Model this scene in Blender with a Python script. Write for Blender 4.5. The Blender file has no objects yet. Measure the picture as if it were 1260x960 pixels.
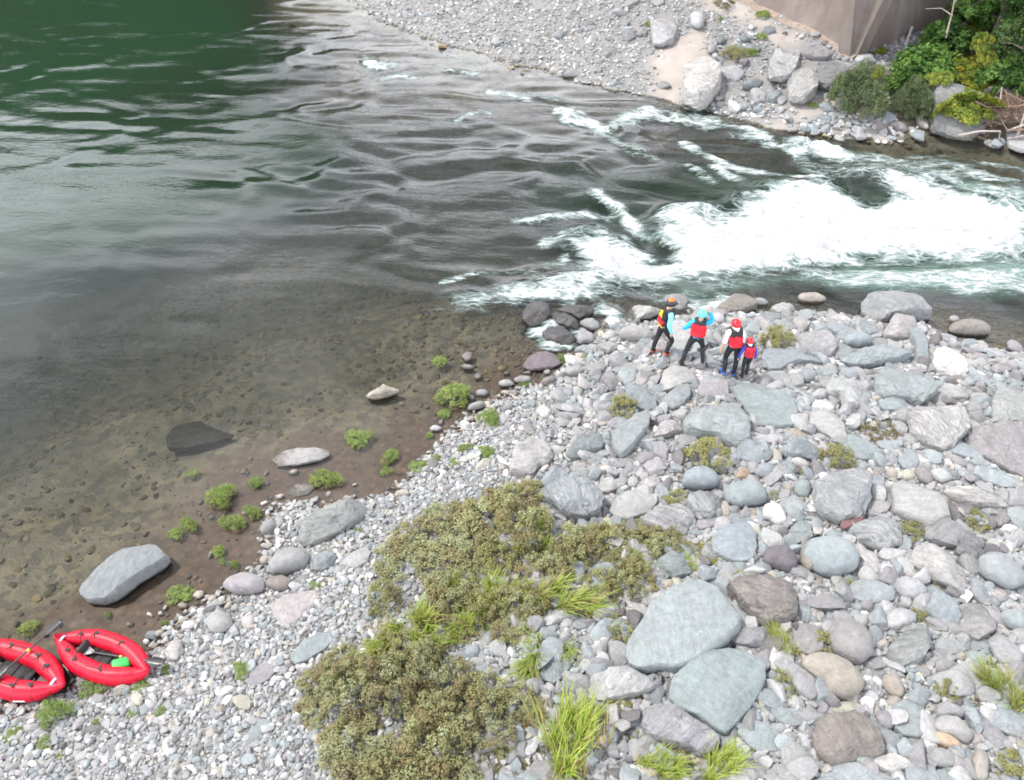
import bpy, bmesh, math, random
import numpy as np
from mathutils import Vector, Matrix, Euler

S = bpy.context.scene
COL = S.collection
rnd = random.Random(7)
NR = np.random.default_rng(11)

# ------------------------------------------------------------------ camera, sky, sun, exposure
PITCH = math.radians(42.0)
CAM_H = 13.0
F_PX = 970.0                       # focal length in pixels of a 1260-pixel-wide picture
cam_data = bpy.data.cameras.new('camera')
cam = bpy.data.objects.new('camera', cam_data)
COL.objects.link(cam)
cam.location = (0, 0, CAM_H)
cam.rotation_euler = (math.pi / 2 - PITCH, 0, 0)
cam_data.sensor_width = 36.0
cam_data.lens = 36.0 * F_PX / 1260.0
cam_data.clip_start = 0.1
cam_data.clip_end = 3000
cam_data.dof.use_dof = True
cam_data.dof.focus_distance = 17.5
cam_data.dof.aperture_fstop = cam_data.lens / 1000 / 0.030
S.camera = cam

SUN_EL = math.radians(57)
SUN_AZ = math.radians(-78)         # measured from +Y towards +X
world = bpy.data.worlds.new('World')
S.world = world
world.use_nodes = True
wn, wl = world.node_tree.nodes, world.node_tree.links
wn.clear()
w_out = wn.new('ShaderNodeOutputWorld')
w_bg = wn.new('ShaderNodeBackground')
w_bg.inputs['Strength'].default_value = 0.12
w_sky = wn.new('ShaderNodeTexSky')
w_sky.sky_type = 'NISHITA'
w_sky.sun_disc = False
w_sky.sun_elevation = SUN_EL
w_sky.sun_rotation = SUN_AZ
w_sky.dust_density = 3.0
w_tc = wn.new('ShaderNodeTexCoord')
w_map = wn.new('ShaderNodeMapping')
w_map.inputs['Scale'].default_value = (1.0, 1.0, 2.2)
w_no = wn.new('ShaderNodeTexNoise')
w_no.inputs['Scale'].default_value = 2.6
w_no.inputs['Detail'].default_value = 6
w_no.inputs['Roughness'].default_value = 0.58
w_r1 = wn.new('ShaderNodeValToRGB')
w_r1.color_ramp.elements[0].position = 0.30
w_r1.color_ramp.elements[0].color = (0.25, 0.25, 0.25, 1)
w_r1.color_ramp.elements[1].position = 0.52
w_r2 = wn.new('ShaderNodeValToRGB')       # cloud radiance, grey bellies to white tops
w_r2.color_ramp.elements[0].position = 0.35
w_r2.color_ramp.elements[0].color = (5.0, 5.2, 6.0, 1)
w_r2.color_ramp.elements[1].position = 0.66
w_r2.color_ramp.elements[1].color = (30.0, 30.6, 33.2, 1)
w_mix = wn.new('ShaderNodeMix')
w_mix.data_type = 'RGBA'
wl.new(w_tc.outputs['Generated'], w_map.inputs['Vector'])
wl.new(w_map.outputs['Vector'], w_no.inputs['Vector'])
w_sep = wn.new('ShaderNodeSeparateXYZ')          # a field of cumulus closes up towards the horizon
w_up = wn.new('ShaderNodeMath'); w_up.operation = 'MULTIPLY_ADD'
w_up.inputs[1].default_value = -0.46; w_up.inputs[2].default_value = 0.25
w_sum = wn.new('ShaderNodeMath'); w_sum.operation = 'ADD'
wl.new(w_tc.outputs['Generated'], w_sep.inputs[0])
wl.new(w_sep.outputs['Z'], w_up.inputs[0])
wl.new(w_up.outputs[0], w_sum.inputs[0]); wl.new(w_no.outputs['Fac'], w_sum.inputs[1])
wl.new(w_sum.outputs[0], w_r1.inputs['Fac'])
wl.new(w_sum.outputs[0], w_r2.inputs['Fac'])
wl.new(w_r1.outputs['Color'], w_mix.inputs['Factor'])
wl.new(w_sky.outputs['Color'], w_mix.inputs['A'])
wl.new(w_r2.outputs['Color'], w_mix.inputs['B'])
wl.new(w_mix.outputs['Result'], w_bg.inputs['Color'])
wl.new(w_bg.outputs['Background'], w_out.inputs['Surface'])

sun_data = bpy.data.lights.new('sun', 'SUN')
sun_data.energy = 3.5
sun_data.angle = math.radians(5)
sun_data.color = (1.0, 0.965, 0.91)
sun = bpy.data.objects.new('sun', sun_data)
COL.objects.link(sun)
sun_dir = Vector((math.sin(SUN_AZ) * math.cos(SUN_EL), math.cos(SUN_AZ) * math.cos(SUN_EL), math.sin(SUN_EL)))
sun.rotation_euler = sun_dir.to_track_quat('Z', 'Y').to_euler()

S.view_settings.view_transform = 'Standard'
S.view_settings.look = 'None'
S.view_settings.gamma = 1.0
S.view_settings.exposure = 0.42
S.render.engine = 'CYCLES'
S.render.resolution_x, S.render.resolution_y = 1024, 780
S.cycles.use_denoising = True
S.cycles.denoising_prefilter = 'ACCURATE'
S.cycles.max_bounces = 6
S.cycles.diffuse_bounces = 3
S.cycles.glossy_bounces = 2
S.cycles.transparent_max_bounces = 8
S.cycles.pixel_filter_type = 'BLACKMAN_HARRIS'
S.cycles.filter_width = 1.7
S.cycles.caustics_reflective = False

# ------------------------------------------------------------------ helpers
SP, CP = math.sin(PITCH), math.cos(PITCH)

def at(px, py, z=0.0):
    """the point of height z that shows at this spot of the photograph (1260 x 960)"""
    u, v = (px - 630) / F_PX, (py - 480) / F_PX
    t = (CAM_H - z) / (SP + v * CP)
    return np.array([u * t, (CP - v * SP) * t, z])

def px_per_m(py, z=0.0):
    v = (py - 480) / F_PX
    return F_PX * (SP + v * CP) / (CAM_H - z)

def dep_at(py):
    return PITCH + math.atan((py - 480) / F_PX)

def to_px(p):
    y, z = p[1], p[2] - CAM_H
    d = y * CP - z * SP
    up = y * SP + z * CP
    return 630 + F_PX * p[0] / d, 480 - F_PX * up / d

def smooth(a, b, x):
    t = np.clip((x - a) / (b - a), 0, 1)
    return t * t * (3 - 2 * t)

_perm = NR.permutation(256)
_perm = np.concatenate([_perm, _perm])
_g3 = NR.normal(size=(256, 3))
_g3 /= np.linalg.norm(_g3, axis=1)[:, None]

def perlin(x, y, z=None):
    x = np.asarray(x, float); y = np.asarray(y, float)
    z = np.zeros_like(x) if z is None else np.asarray(z, float)
    xi, yi, zi = np.floor(x).astype(int), np.floor(y).astype(int), np.floor(z).astype(int)
    xf, yf, zf = x - xi, y - yi, z - zi
    f = lambda t: t * t * t * (t * (t * 6 - 15) + 10)
    u, v, w = f(xf), f(yf), f(zf)
    def g(dx, dy, dz):
        h = _perm[(_perm[(_perm[(xi + dx) & 255] + yi + dy) & 255] + zi + dz) & 255]
        gg = _g3[h]
        return gg[..., 0] * (xf - dx) + gg[..., 1] * (yf - dy) + gg[..., 2] * (zf - dz)
    l = lambda a, b, t: a + t * (b - a)
    return l(l(l(g(0,0,0), g(1,0,0), u), l(g(0,1,0), g(1,1,0), u), v),
             l(l(g(0,0,1), g(1,0,1), u), l(g(0,1,1), g(1,1,1), u), v), w)

def fbm(x, y, z=None, o=4, r=0.5):
    s, a, k = 0, 1, 1
    for i in range(o):
        s = s + a * perlin(x * k + 13.7 * i, y * k + 7.1 * i, None if z is None else z * k + 3.3 * i)
        a *= r; k *= 2
    return s

def pts(s):
    """'x,y x,y' -> array"""
    return np.array([[float(c) for c in p.split(',')] for p in s.split()])

def world_pts(s, z=0.0):
    return np.array([at(x, y, z)[:2] for x, y in pts(s)])

def seg_dist(P, A, B):
    d = B - A
    t = np.clip(((P - A) @ d) / max(d @ d, 1e-9), 0, 1)
    return np.hypot(P[:, 0] - A[0] - t * d[0], P[:, 1] - A[1] - t * d[1])

def poly_sd(P, poly):
    """signed distance to a closed polygon, positive inside"""
    dmin = np.full(len(P), 1e9); ins = np.zeros(len(P), bool)
    n = len(poly)
    for i in range(n):
        a, b = poly[i], poly[(i + 1) % n]
        dmin = np.minimum(dmin, seg_dist(P, a, b))
        c = (a[1] > P[:, 1]) != (b[1] > P[:, 1])
        if b[1] != a[1]:
            ins ^= c & (P[:, 0] < (b[0] - a[0]) * (P[:, 1] - a[1]) / (b[1] - a[1]) + a[0])
    return np.where(ins, dmin, -dmin)

def line_dist(P, line):
    d = np.full(len(P), 1e9)
    for a, b in zip(line[:-1], line[1:]):
        d = np.minimum(d, seg_dist(P, a, b))
    return d

def idw(P, ctrl, power=2.6, eps=0.6):
    num = np.zeros(len(P)); den = np.zeros(len(P))
    for x, y, v in ctrl:
        c = at(x, y)[:2]
        # distances far away are foreshortened, so let a control point reach further there
        d = np.hypot(P[:, 0] - c[0], P[:, 1] - c[1]) / (0.35 + 0.03 * c[1])
        w = 1 / (d * d + eps) ** power
        num += w * v; den += w
    return num / den

def new_mesh(name, verts, faces, smooth_shade=True):
    m = bpy.data.meshes.new(name)
    verts = np.asarray(verts, dtype=np.float32)
    faces = np.asarray(faces, dtype=np.int32) if len(faces) else np.zeros((0, 3), np.int32)
    k = faces.shape[1]
    m.vertices.add(len(verts)); m.vertices.foreach_set('co', verts.ravel())
    if len(faces):
        m.loops.add(faces.size); m.loops.foreach_set('vertex_index', faces.ravel())
        m.polygons.add(len(faces))
        m.polygons.foreach_set('loop_start', np.arange(0, faces.size, k, dtype=np.int32))
        m.polygons.foreach_set('loop_total', np.full(len(faces), k, dtype=np.int32))
        m.polygons.foreach_set('use_smooth', np.full(len(faces), smooth_shade))
    m.update(calc_edges=True)
    return m

def attr(m, name, kind, arr):
    a = m.attributes.new(name, kind, 'POINT')
    key = {'FLOAT': 'value', 'FLOAT_VECTOR': 'vector', 'FLOAT_COLOR': 'color', 'INT': 'value', 'FLOAT2': 'vector'}[kind]
    a.data.foreach_set(key, np.asarray(arr, dtype=np.int32 if kind == 'INT' else np.float32).ravel())

def link(name, mesh, mat=None, parent=None, loc=None):
    o = bpy.data.objects.new(name, mesh)
    COL.objects.link(o)
    if mat is not None and mesh is not None and not mesh.materials:
        mesh.materials.append(mat)
    if parent is not None:
        o.parent = parent
    if loc is not None:
        o.location = loc
    return o

def tag(o, label=None, cat=None, group=None, kind=None):
    for k, v in (('label', label), ('category', cat), ('group', group), ('kind', kind)):
        if v:
            o[k] = v
    return o

def grid_faces(nx, ny):
    i = np.arange(nx - 1)[None, :] + np.arange(ny - 1)[:, None] * nx
    i = i.ravel()
    return np.stack([i, i + 1, i + nx + 1, i + nx], 1)

class Nodes:
    """small wrapper that keeps the material code short"""
    def __init__(self, name):
        self.m = bpy.data.materials.new(name); self.m.use_nodes = True
        self.n, self.l = self.m.node_tree.nodes, self.m.node_tree.links
        self.n.clear()
        self.out = self.n.new('ShaderNodeOutputMaterial')
    def new(self, t, **kw):
        nd = self.n.new('ShaderNode' + t)
        for k, v in kw.items():
            if hasattr(nd, k): setattr(nd, k, v)
            else: self.set(nd, k, v)
        return nd
    def set(self, nd, k, v):
        s = nd.inputs[k.replace('_', ' ')] if isinstance(k, str) and k.replace('_', ' ') in nd.inputs else nd.inputs[k]
        if isinstance(v, bpy.types.NodeSocket): self.l.new(v, s)
        else: s.default_value = v
    def noise(self, vec, scale, detail=4, rough=0.55, dist=0.0, dims='3D'):
        nd = self.new('TexNoise', noise_dimensions=dims)
        self.l.new(vec, nd.inputs['Vector'])
        nd.inputs['Scale'].default_value = scale; nd.inputs['Detail'].default_value = detail
        nd.inputs['Roughness'].default_value = rough; nd.inputs['Distortion'].default_value = dist
        return nd.outputs['Fac']
    def ramp(self, fac, *stops):
        nd = self.new('ValToRGB')
        e = nd.color_ramp.elements
        while len(e) < len(stops): e.new(0.5)
        for el, (p, c) in zip(e, stops):
            el.position = p
            el.color = (c, c, c, 1) if isinstance(c, (int, float)) else (*c, 1)
        self.l.new(fac, nd.inputs['Fac'])
        return nd.outputs['Color']
    def math(self, op, a, b=None, c=None, clamp=False):
        nd = self.new('Math', operation=op, use_clamp=clamp)
        for i, v in enumerate((a, b, c)):
            if v is None: continue
            if isinstance(v, bpy.types.NodeSocket): self.l.new(v, nd.inputs[i])
            else: nd.inputs[i].default_value = v
        return nd.outputs[0]
    def mix(self, fac, a, b, mode='MIX'):
        nd = self.new('Mix', data_type='RGBA', blend_type=mode)
        for k, v in (('Factor', fac), ('A', a), ('B', b)):
            s = [i for i in nd.inputs if i.name == k and (i.type == 'RGBA' or (k == 'Factor' and i.type == 'VALUE'))][0]
            if isinstance(v, bpy.types.NodeSocket): self.l.new(v, s)
            elif k == 'Factor': s.default_value = v
            else: s.default_value = (*v, 1) if len(v) == 3 else v
        return [o for o in nd.outputs if o.type == 'RGBA'][0]
    def attr(self, name, kind='GEOMETRY'):
        nd = self.new('Attribute', attribute_type=kind, attribute_name=name)
        return nd
    def bump(self, h, strength=0.5, dist=0.05, normal=None):
        nd = self.new('Bump')
        self.l.new(h, nd.inputs['Height'])
        nd.inputs['Strength'].default_value = strength; nd.inputs['Distance'].default_value = dist
        if normal is not None: self.l.new(normal, nd.inputs['Normal'])
        return nd.outputs['Normal']
    def pbsdf(self, color, rough=0.8, normal=None, spec=0.5, metal=0.0):
        b = self.new('BsdfPrincipled')
        for k, v in (('Base Color', color), ('Roughness', rough), ('Specular IOR Level', spec), ('Metallic', metal)):
            if isinstance(v, bpy.types.NodeSocket): self.l.new(v, b.inputs[k])
            elif k == 'Base Color': b.inputs[k].default_value = (*v, 1)
            else: b.inputs[k].default_value = v
        if normal is not None: self.l.new(normal, b.inputs['Normal'])
        return b
    def done(self, shader):
        self.l.new(shader if isinstance(shader, bpy.types.NodeSocket) else shader.outputs[0], self.out.inputs['Surface'])
        return self.m

def simple_mat(name, color, rough=0.6, spec=0.5, var=0.12, scale=30, bump=0.0):
    N = Nodes(name)
    co = N.new('TexCoord').outputs['Object']
    f = N.noise(co, scale, 3)
    c = N.mix(N.ramp(f, (0.3, 0.0), (0.7, 1.0)), tuple(v * (1 - var) for v in color), tuple(min(1, v * (1 + var)) for v in color))
    nrm = N.bump(f, bump, 0.01) if bump else None
    return N.done(N.pbsdf(c, rough, nrm, spec))
# ------------------------------------------------------------------ the lie of the land
NEAR_SHORE = ('-160,930 -60,893 0,876 50,866 100,846 140,836 185,815 205,785 226,769 250,754 280,735 304,716 332,690 '
              '343,662 333,648 338,634 362,628 420,622 455,622 490,612 512,588 540,558 562,530 590,515 622,494 652,478 '
              '690,455 712,438 728,418 760,402 800,395 830,390 872,386 930,388 985,386 1040,390 1064,394 1140,402 '
              '1172,420 1230,434 1268,444')
near_poly = world_pts(NEAR_SHORE)
near_poly = np.vstack([near_poly, [[40, 13.2], [90, 11], [90, -30], [-60, -30], [-60, 3.0]]])
FAR_SHORE = ('300,-95 380,-35 428,-2 470,25 520,45 562,57 605,70 640,80 668,85 720,102 770,113 832,128 870,136 905,148 '
             '960,160 1004,166 1060,172 1105,172 1140,166 1165,160 1200,168 1235,182 1275,186')
far_poly = world_pts(FAR_SHORE)
far_poly = np.vstack([[[-90, 120], [-40, 84]], far_poly, [[30, 29.0], [60, 27], [300, 30], [300, 400], [-90, 400]]])

DEPTH = [(40, 40, 3.2), (200, 40, 3.0), (310, 60, 2.0), (365, 60, 1.1), (395, 40, 0.7), (430, 15, 0.3), (460, 70, 0.28), (480, 120, 0.5), (600, 100, 0.3),
         (700, 130, 0.35), (560, 190, 0.8), (300, 180, 1.7), (100, 230, 2.2), (50, 400, 1.0), (200, 400, 0.75), (400, 340, 0.7), (600, 320, 0.7),
         (150, 560, 0.42), (300, 470, 0.5), (450, 430, 0.5), (550, 415, 0.35), (620, 420, 0.25), (50, 700, 0.24), (200, 680, 0.16), (100, 780, 0.12), (300, 600, 0.15),
         (400, 560, 0.16), (480, 520, 0.25), (750, 250, 1.2), (900, 240, 1.6), (1100, 300, 2.2), (1250, 300, 2.2), (1190, 200, 0.6), (1090, 185, 0.5), (900, 185, 0.8),
         (1200, 390, 0.5), (950, 365, 0.9), (-100, 500, 0.9), (-200, 100, 3.2), (1400, 250, 2.0), (820, 160, 0.5), (700, 400, 0.3), (640, 400, 0.4)]

def axis(lo, hi, step, far_lo, far_hi, grow=1.22):
    a = list(np.arange(lo, hi + 1e-6, step))
    s, v = step, a[-1]
    while v < far_hi:
        s *= grow; v += s; a.append(v)
    s, v = step, a[0]
    pre = []
    while v > far_lo:
        s *= grow; v -= s; pre.append(v)
    return np.array(pre[::-1] + a)

gx = axis(-27, 31, 0.13, -420, 420)
gy_list = [5.0]
while gy_list[-1] < 60:
    gy_list.append(gy_list[-1] + 0.055 + 0.0035 * gy_list[-1])
gy = np.array(gy_list)
tail, s_ = [], gy[-1] - gy[-2]
v_ = gy[-1]
while v_ < 420:
    s_ *= 1.2; v_ += s_; tail.append(v_)
head, s_, v_ = [], 0.1, gy[0]
while v_ > -60:
    s_ *= 1.3; v_ -= s_; head.append(v_)
gy = np.concatenate([head[::-1], gy, tail])
GX, GY = np.meshgrid(gx, gy)
P2 = np.stack([GX.ravel(), GY.ravel()], 1)
# ragged shorelines: wobble the sample positions a little
wob = np.stack([fbm(P2[:, 0] * 0.9, P2[:, 1] * 0.9, o=3), fbm(P2[:, 0] * 0.9 + 50, P2[:, 1] * 0.9, o=3)], 1) * 0.28
sd_near = poly_sd(P2 + wob, near_poly)
sd_far = poly_sd(P2 + wob * 1.4, far_poly)
depth0 = idw(P2, DEPTH)

land = np.maximum(sd_near, sd_far)
wd = np.maximum(0, -land)
rough = fbm(P2[:, 0] * 0.55, P2[:, 1] * 0.55, o=4)
fine = fbm(P2[:, 0] * 4.0, P2[:, 1] * 4.0, o=3)
z_near = 0.02 + 0.62 * (1 - np.exp(-np.maximum(sd_near, 0) / 4.2)) + 0.10 * rough * smooth(0.2, 2.5, sd_near) + 0.018 * fine
z_far = 0.03 + 2.3 * (1 - np.exp(-np.maximum(sd_far, 0) / 9.0)) + 0.16 * rough * smooth(0.5, 3, sd_far) + 0.03 * fine
bank = smooth(16.0, 19.5, P2[:, 0]) * smooth(33.0, 30.0, P2[:, 1] - 0.25 * (P2[:, 0] - 18)) * 0
z_wet = -(0.015 + depth0 * (1 - np.exp(-wd / np.where(P2[:, 0] > 1.0, 1.1, 2.2)))) + (0.05 * rough + 0.022 * fine) * smooth(0.0, 1.2, wd) + 0.012 * fine
GZ = np.where(sd_near > 0, z_near, np.where(sd_far > 0, z_far, z_wet))
# valley floor far away goes on rising slowly
GZ = GZ + np.where(P2[:, 1] > 60, 0.05 * (P2[:, 1] - 60), 0) * (sd_far > 0)
ZG = GZ.reshape(GX.shape)

def ground(x, y):
    x = np.asarray(x, float); y = np.asarray(y, float)
    i = np.clip(np.searchsorted(gx, x) - 1, 0, len(gx) - 2); j = np.clip(np.searchsorted(gy, y) - 1, 0, len(gy) - 2)
    fx = (x - gx[i]) / (gx[i + 1] - gx[i]); fy = (y - gy[j]) / (gy[j + 1] - gy[j])
    return ((ZG[j, i] * (1 - fx) + ZG[j, i + 1] * fx) * (1 - fy) + (ZG[j + 1, i] * (1 - fx) + ZG[j + 1, i + 1] * fx) * fy)

def spot(px, py, dz=0.0):
    """the point of the ground that shows here"""
    z = 0.2
    for _ in range(12):
        p = at(px, py, z + dz)
        z = 0.5 * z + 0.5 * float(ground(p[0], p[1]))
    p[2] = z
    return p

# sand patches on the far bank
SAND = ['800,60 830,45 870,40 870,60 842,92 838,112 818,110 805,80', '835,10 875,0 905,12 960,45 985,52 960,62 935,48 900,30 870,22 860,12',
        '985,112 1010,106 1040,106 1060,100 1050,112 1020,120 990,125', '1075,118 1100,120 1112,140 1090,140 1075,130', '920,128 960,124 990,118 985,132 940,138']
sand = np.zeros(len(P2))
for s in SAND:
    sand = np.maximum(sand, smooth(-0.6, 0.5, poly_sd(P2 + wob, world_pts(s, 1.0))))
soil = np.zeros(len(P2))
SOIL = ['1085,90 1130,60 1165,30 1205,0 1290,-20 1290,185 1240,175 1165,158 1130,145 1100,120']
for s in SOIL:
    soil = np.maximum(soil, smooth(-0.8, 0.6, poly_sd(P2 + wob, world_pts(s, 1.0))))

AMP = [(100, 60, 0.34), (60, 160, 0.24), (200, 120, 0.20), (320, 60, 0.30), (370, 70, 0.55), (380, 110, 0.5), (300, 165, 0.26), (100, 270, 0.14), (300, 270, 0.22), (410, 130, 0.95), (450, 170, 1.25), (520, 150, 1.1), (500, 210, 1.35),
       (600, 220, 1.4), (640, 260, 1.4), (420, 250, 1.0), (520, 290, 0.9), (600, 320, 0.9), (400, 330, 0.4), (150, 380, 0.14), (300, 400, 0.12), (450, 380, 0.25), (560, 390, 0.3),
       (100, 560, 0.06), (300, 500, 0.05), (500, 460, 0.07), (150, 720, 0.03), (50, 830, 0.02), (300, 600, 0.03), (450, 560, 0.03), (600, 450, 0.08), (480, 90, 0.5), (600, 90, 0.45), (650, 130, 0.7),
       (780, 180, 1.6), (860, 220, 1.8), (900, 180, 1.6), (1000, 200, 1.8), (760, 240, 1.8), (720, 320, 1.8), (1000, 280, 2.2), (1200, 290, 2.2), (1200, 230, 1.5), (1190, 195, 0.25), (1120, 180, 0.3), (1000, 350, 1.6), (1200, 350, 1.4), (1000, 376, 0.5), (1200, 395, 0.4), (640, 400, 0.6), (700, 400, 0.5)]
gm = new_mesh('ground', np.stack([P2[:, 0], P2[:, 1], GZ], 1), grid_faces(len(gx), len(gy)))
attr(gm, 'sand', 'FLOAT', sand)
attr(gm, 'soil', 'FLOAT', soil)
attr(gm, 'fast', 'FLOAT', smooth(0.22, 0.85, idw(P2, AMP)))
attr(gm, 'mud', 'FLOAT', smooth(-0.20, -0.07, GZ) * smooth(0.075, 0.03, GZ) * (P2[:, 1] < 24) * smooth(2.5, 0.5, P2[:, 0]))
N = Nodes('river_ground')
pos = N.new('NewGeometry').outputs['Position']
zz = N.new('SeparateXYZ'); N.l.new(pos, zz.inputs[0])
n1 = N.noise(pos, 1.3, 5); n2 = N.noise(pos, 14, 4); n3 = N.noise(pos, 60, 3)
vor = N.new('TexVoronoi', feature='F1'); N.l.new(pos, vor.inputs['Vector']); vor.inputs['Scale'].default_value = 15
vor2 = N.new('TexVoronoi', feature='F1'); N.l.new(pos, vor2.inputs['Vector']); vor2.inputs['Scale'].default_value = 5.5
gravel = N.mix(N.ramp(n2, (0.3, 0), (0.7, 1)), (0.19, 0.187, 0.178), (0.275, 0.27, 0.262))
gravel = N.mix(N.math('MULTIPLY', vor.outputs['Distance'], 0.5), gravel, (0.125, 0.12, 0.11))
bedc = N.mix(N.ramp(n1, (0.32, 0), (0.68, 1)), (0.145, 0.127, 0.094), (0.225, 0.197, 0.148))
cob = N.ramp(vor2.outputs['Color'], (0.2, (0.55, 0.55, 0.6)), (0.6, (1.0, 0.98, 0.92)), (0.93, (1.35, 1.25, 1.0)))
bedc = N.mix(0.85, bedc, cob, 'MULTIPLY')
bedc = N.mix(N.math('MULTIPLY', N.attr('fast').outputs['Fac'], 0.75), bedc, N.mix(1.0, bedc, (0.20, 0.23, 0.20), 'MULTIPLY'))
mudc = N.mix(N.ramp(N.noise(pos, 3.5, 5), (0.3, 0), (0.7, 1)), (0.098, 0.058, 0.040), (0.150, 0.098, 0.070))
vor3 = N.new('TexVoronoi', feature='F1'); N.l.new(pos, vor3.inputs['Vector']); vor3.inputs['Scale'].default_value = 8.0
mudc = N.mix(0.75, mudc, N.ramp(vor3.outputs['Color'], (0.15, (0.72, 0.70, 0.70)), (0.6, (1.0, 1.0, 1.0)), (0.92, (1.45, 1.32, 1.2))), 'MULTIPLY')
mudc = N.mix(N.ramp(vor3.outputs['Distance'], (0.35, 0), (0.75, 0.45)), mudc, (0.05, 0.033, 0.025))
sandc = N.mix(N.ramp(n1, (0.3, 0), (0.7, 1)), (0.29, 0.258, 0.230), (0.35, 0.315, 0.285))
soilc = N.mix(N.ramp(n2, (0.3, 0), (0.7, 1)), (0.06, 0.05, 0.036), (0.12, 0.10, 0.075))
under = N.ramp(N.math('ADD', zz.outputs['Z'], N.math('MULTIPLY_ADD', n2, 0.06, -0.03)), (0.0, 1), (0.045, 0))
c = N.mix(N.attr('sand').outputs['Fac'], gravel, sandc)
c = N.mix(N.attr('soil').outputs['Fac'], c, soilc)
c = N.mix(under, c, bedc)
c = N.mix(N.attr('mud').outputs['Fac'], c, mudc)
h = N.math('ADD', N.math('MULTIPLY', vor.outputs['Distance'], -1.0), N.math('MULTIPLY', n3, 0.4))
mudf = N.attr('mud').outputs['Fac']
h = N.math('ADD', N.math('MULTIPLY', h, N.math('SUBTRACT', 1.0, mudf)), N.math('MULTIPLY', mudf, 0.3))
mat_ground = N.done(N.pbsdf(c, N.ramp(under, (0, 0.95), (1, 0.55)), N.bump(h, 0.5, 0.03), 0.3))
tag(link('ground', gm, mat_ground), kind='structure')

# wooded valley sides beyond the far bank, out of the frame but mirrored in the pool
hx = np.linspace(-330, 330, 150); hy = np.linspace(72, 300, 90)
HX, HY = np.meshgrid(hx, hy)
crest = 30 + 56 * smooth(-14, -66, HX * 150 / HY) + 14 * smooth(30, 70, HX * 150 / HY) + 8 * fbm(HX / 60, HY / 60, o=3)
hz = crest * smooth(78, 215, HY - 0.10 * np.abs(HX)) - 1.0
hz = hz + (fbm(HX / 7, HY / 7, o=4) * 5.0 + 1.5) * smooth(80, 95, HY)
hm = new_mesh('hills', np.stack([HX.ravel(), HY.ravel(), hz.ravel()], 1), grid_faces(150, 90))
N = Nodes('wooded_hillside')
pos = N.new('NewGeometry').outputs['Position']
c = N.mix(N.ramp(N.noise(pos, 0.22, 6, 0.65), (0.35, 0), (0.65, 1)), (0.010, 0.019, 0.008), (0.032, 0.048, 0.017))
mat_hill = N.done(N.pbsdf(c, 0.9, N.bump(N.noise(pos, 0.5, 6), 1.0, 2.0), 0.1))
tag(link('hills', hm, mat_hill), kind='structure')

# ------------------------------------------------------------------ the river
wx = axis(-27, 30, 0.10, -90, 120, 1.35)
wy_list = [6.0]
while wy_list[-1] < 56:
    wy_list.append(wy_list[-1] + 0.05 + 0.0022 * wy_list[-1])
while wy_list[-1] < 125:
    wy_list.append(wy_list[-1] + (wy_list[-1] - wy_list[-2]) * 1.2)
wy = np.array(wy_list)
WX, WY = np.meshgrid(wx, wy)
W2 = np.stack([WX.ravel(), WY.ravel()], 1)
gz_w = ground(W2[:, 0], W2[:, 1])
depth_w = np.maximum(0, -gz_w)
wobw = np.stack([fbm(W2[:, 0] * 0.8, W2[:, 1] * 0.8, o=4), fbm(W2[:, 0] * 0.8 + 31, W2[:, 1] * 0.8, o=4)], 1)

CORE = ['700,300 718,287 742,288 765,300 790,308 812,318 822,312 812,292 800,272 815,262 850,255 885,266 900,264 902,245 930,232 965,228 1000,230 1035,238 1060,245 1085,250 1092,240 1068,222 1085,214 1125,224 1165,238 1195,252 1225,262 1275,255 1275,318 1230,322 1180,318 1120,322 1060,326 1000,330 950,338 900,346 860,350 800,356 740,364 700,374 660,372 640,380 626,372 600,376 545,372 580,360 620,356 660,348 700,338 714,322',
        ]
BACK = ['800,358 860,350 920,345 1000,336 1080,330 1160,326 1275,322 1275,366 1180,362 1080,358 1000,352 930,352 880,360 840,372 800,372',
        '1085,205 1150,205 1200,222 1275,235 1275,252 1225,258 1180,240 1125,222',
        '860,366 885,362 910,356 905,372 880,378', '1120,240 1200,268 1275,270 1275,290 1200,282 1150,262']
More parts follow.
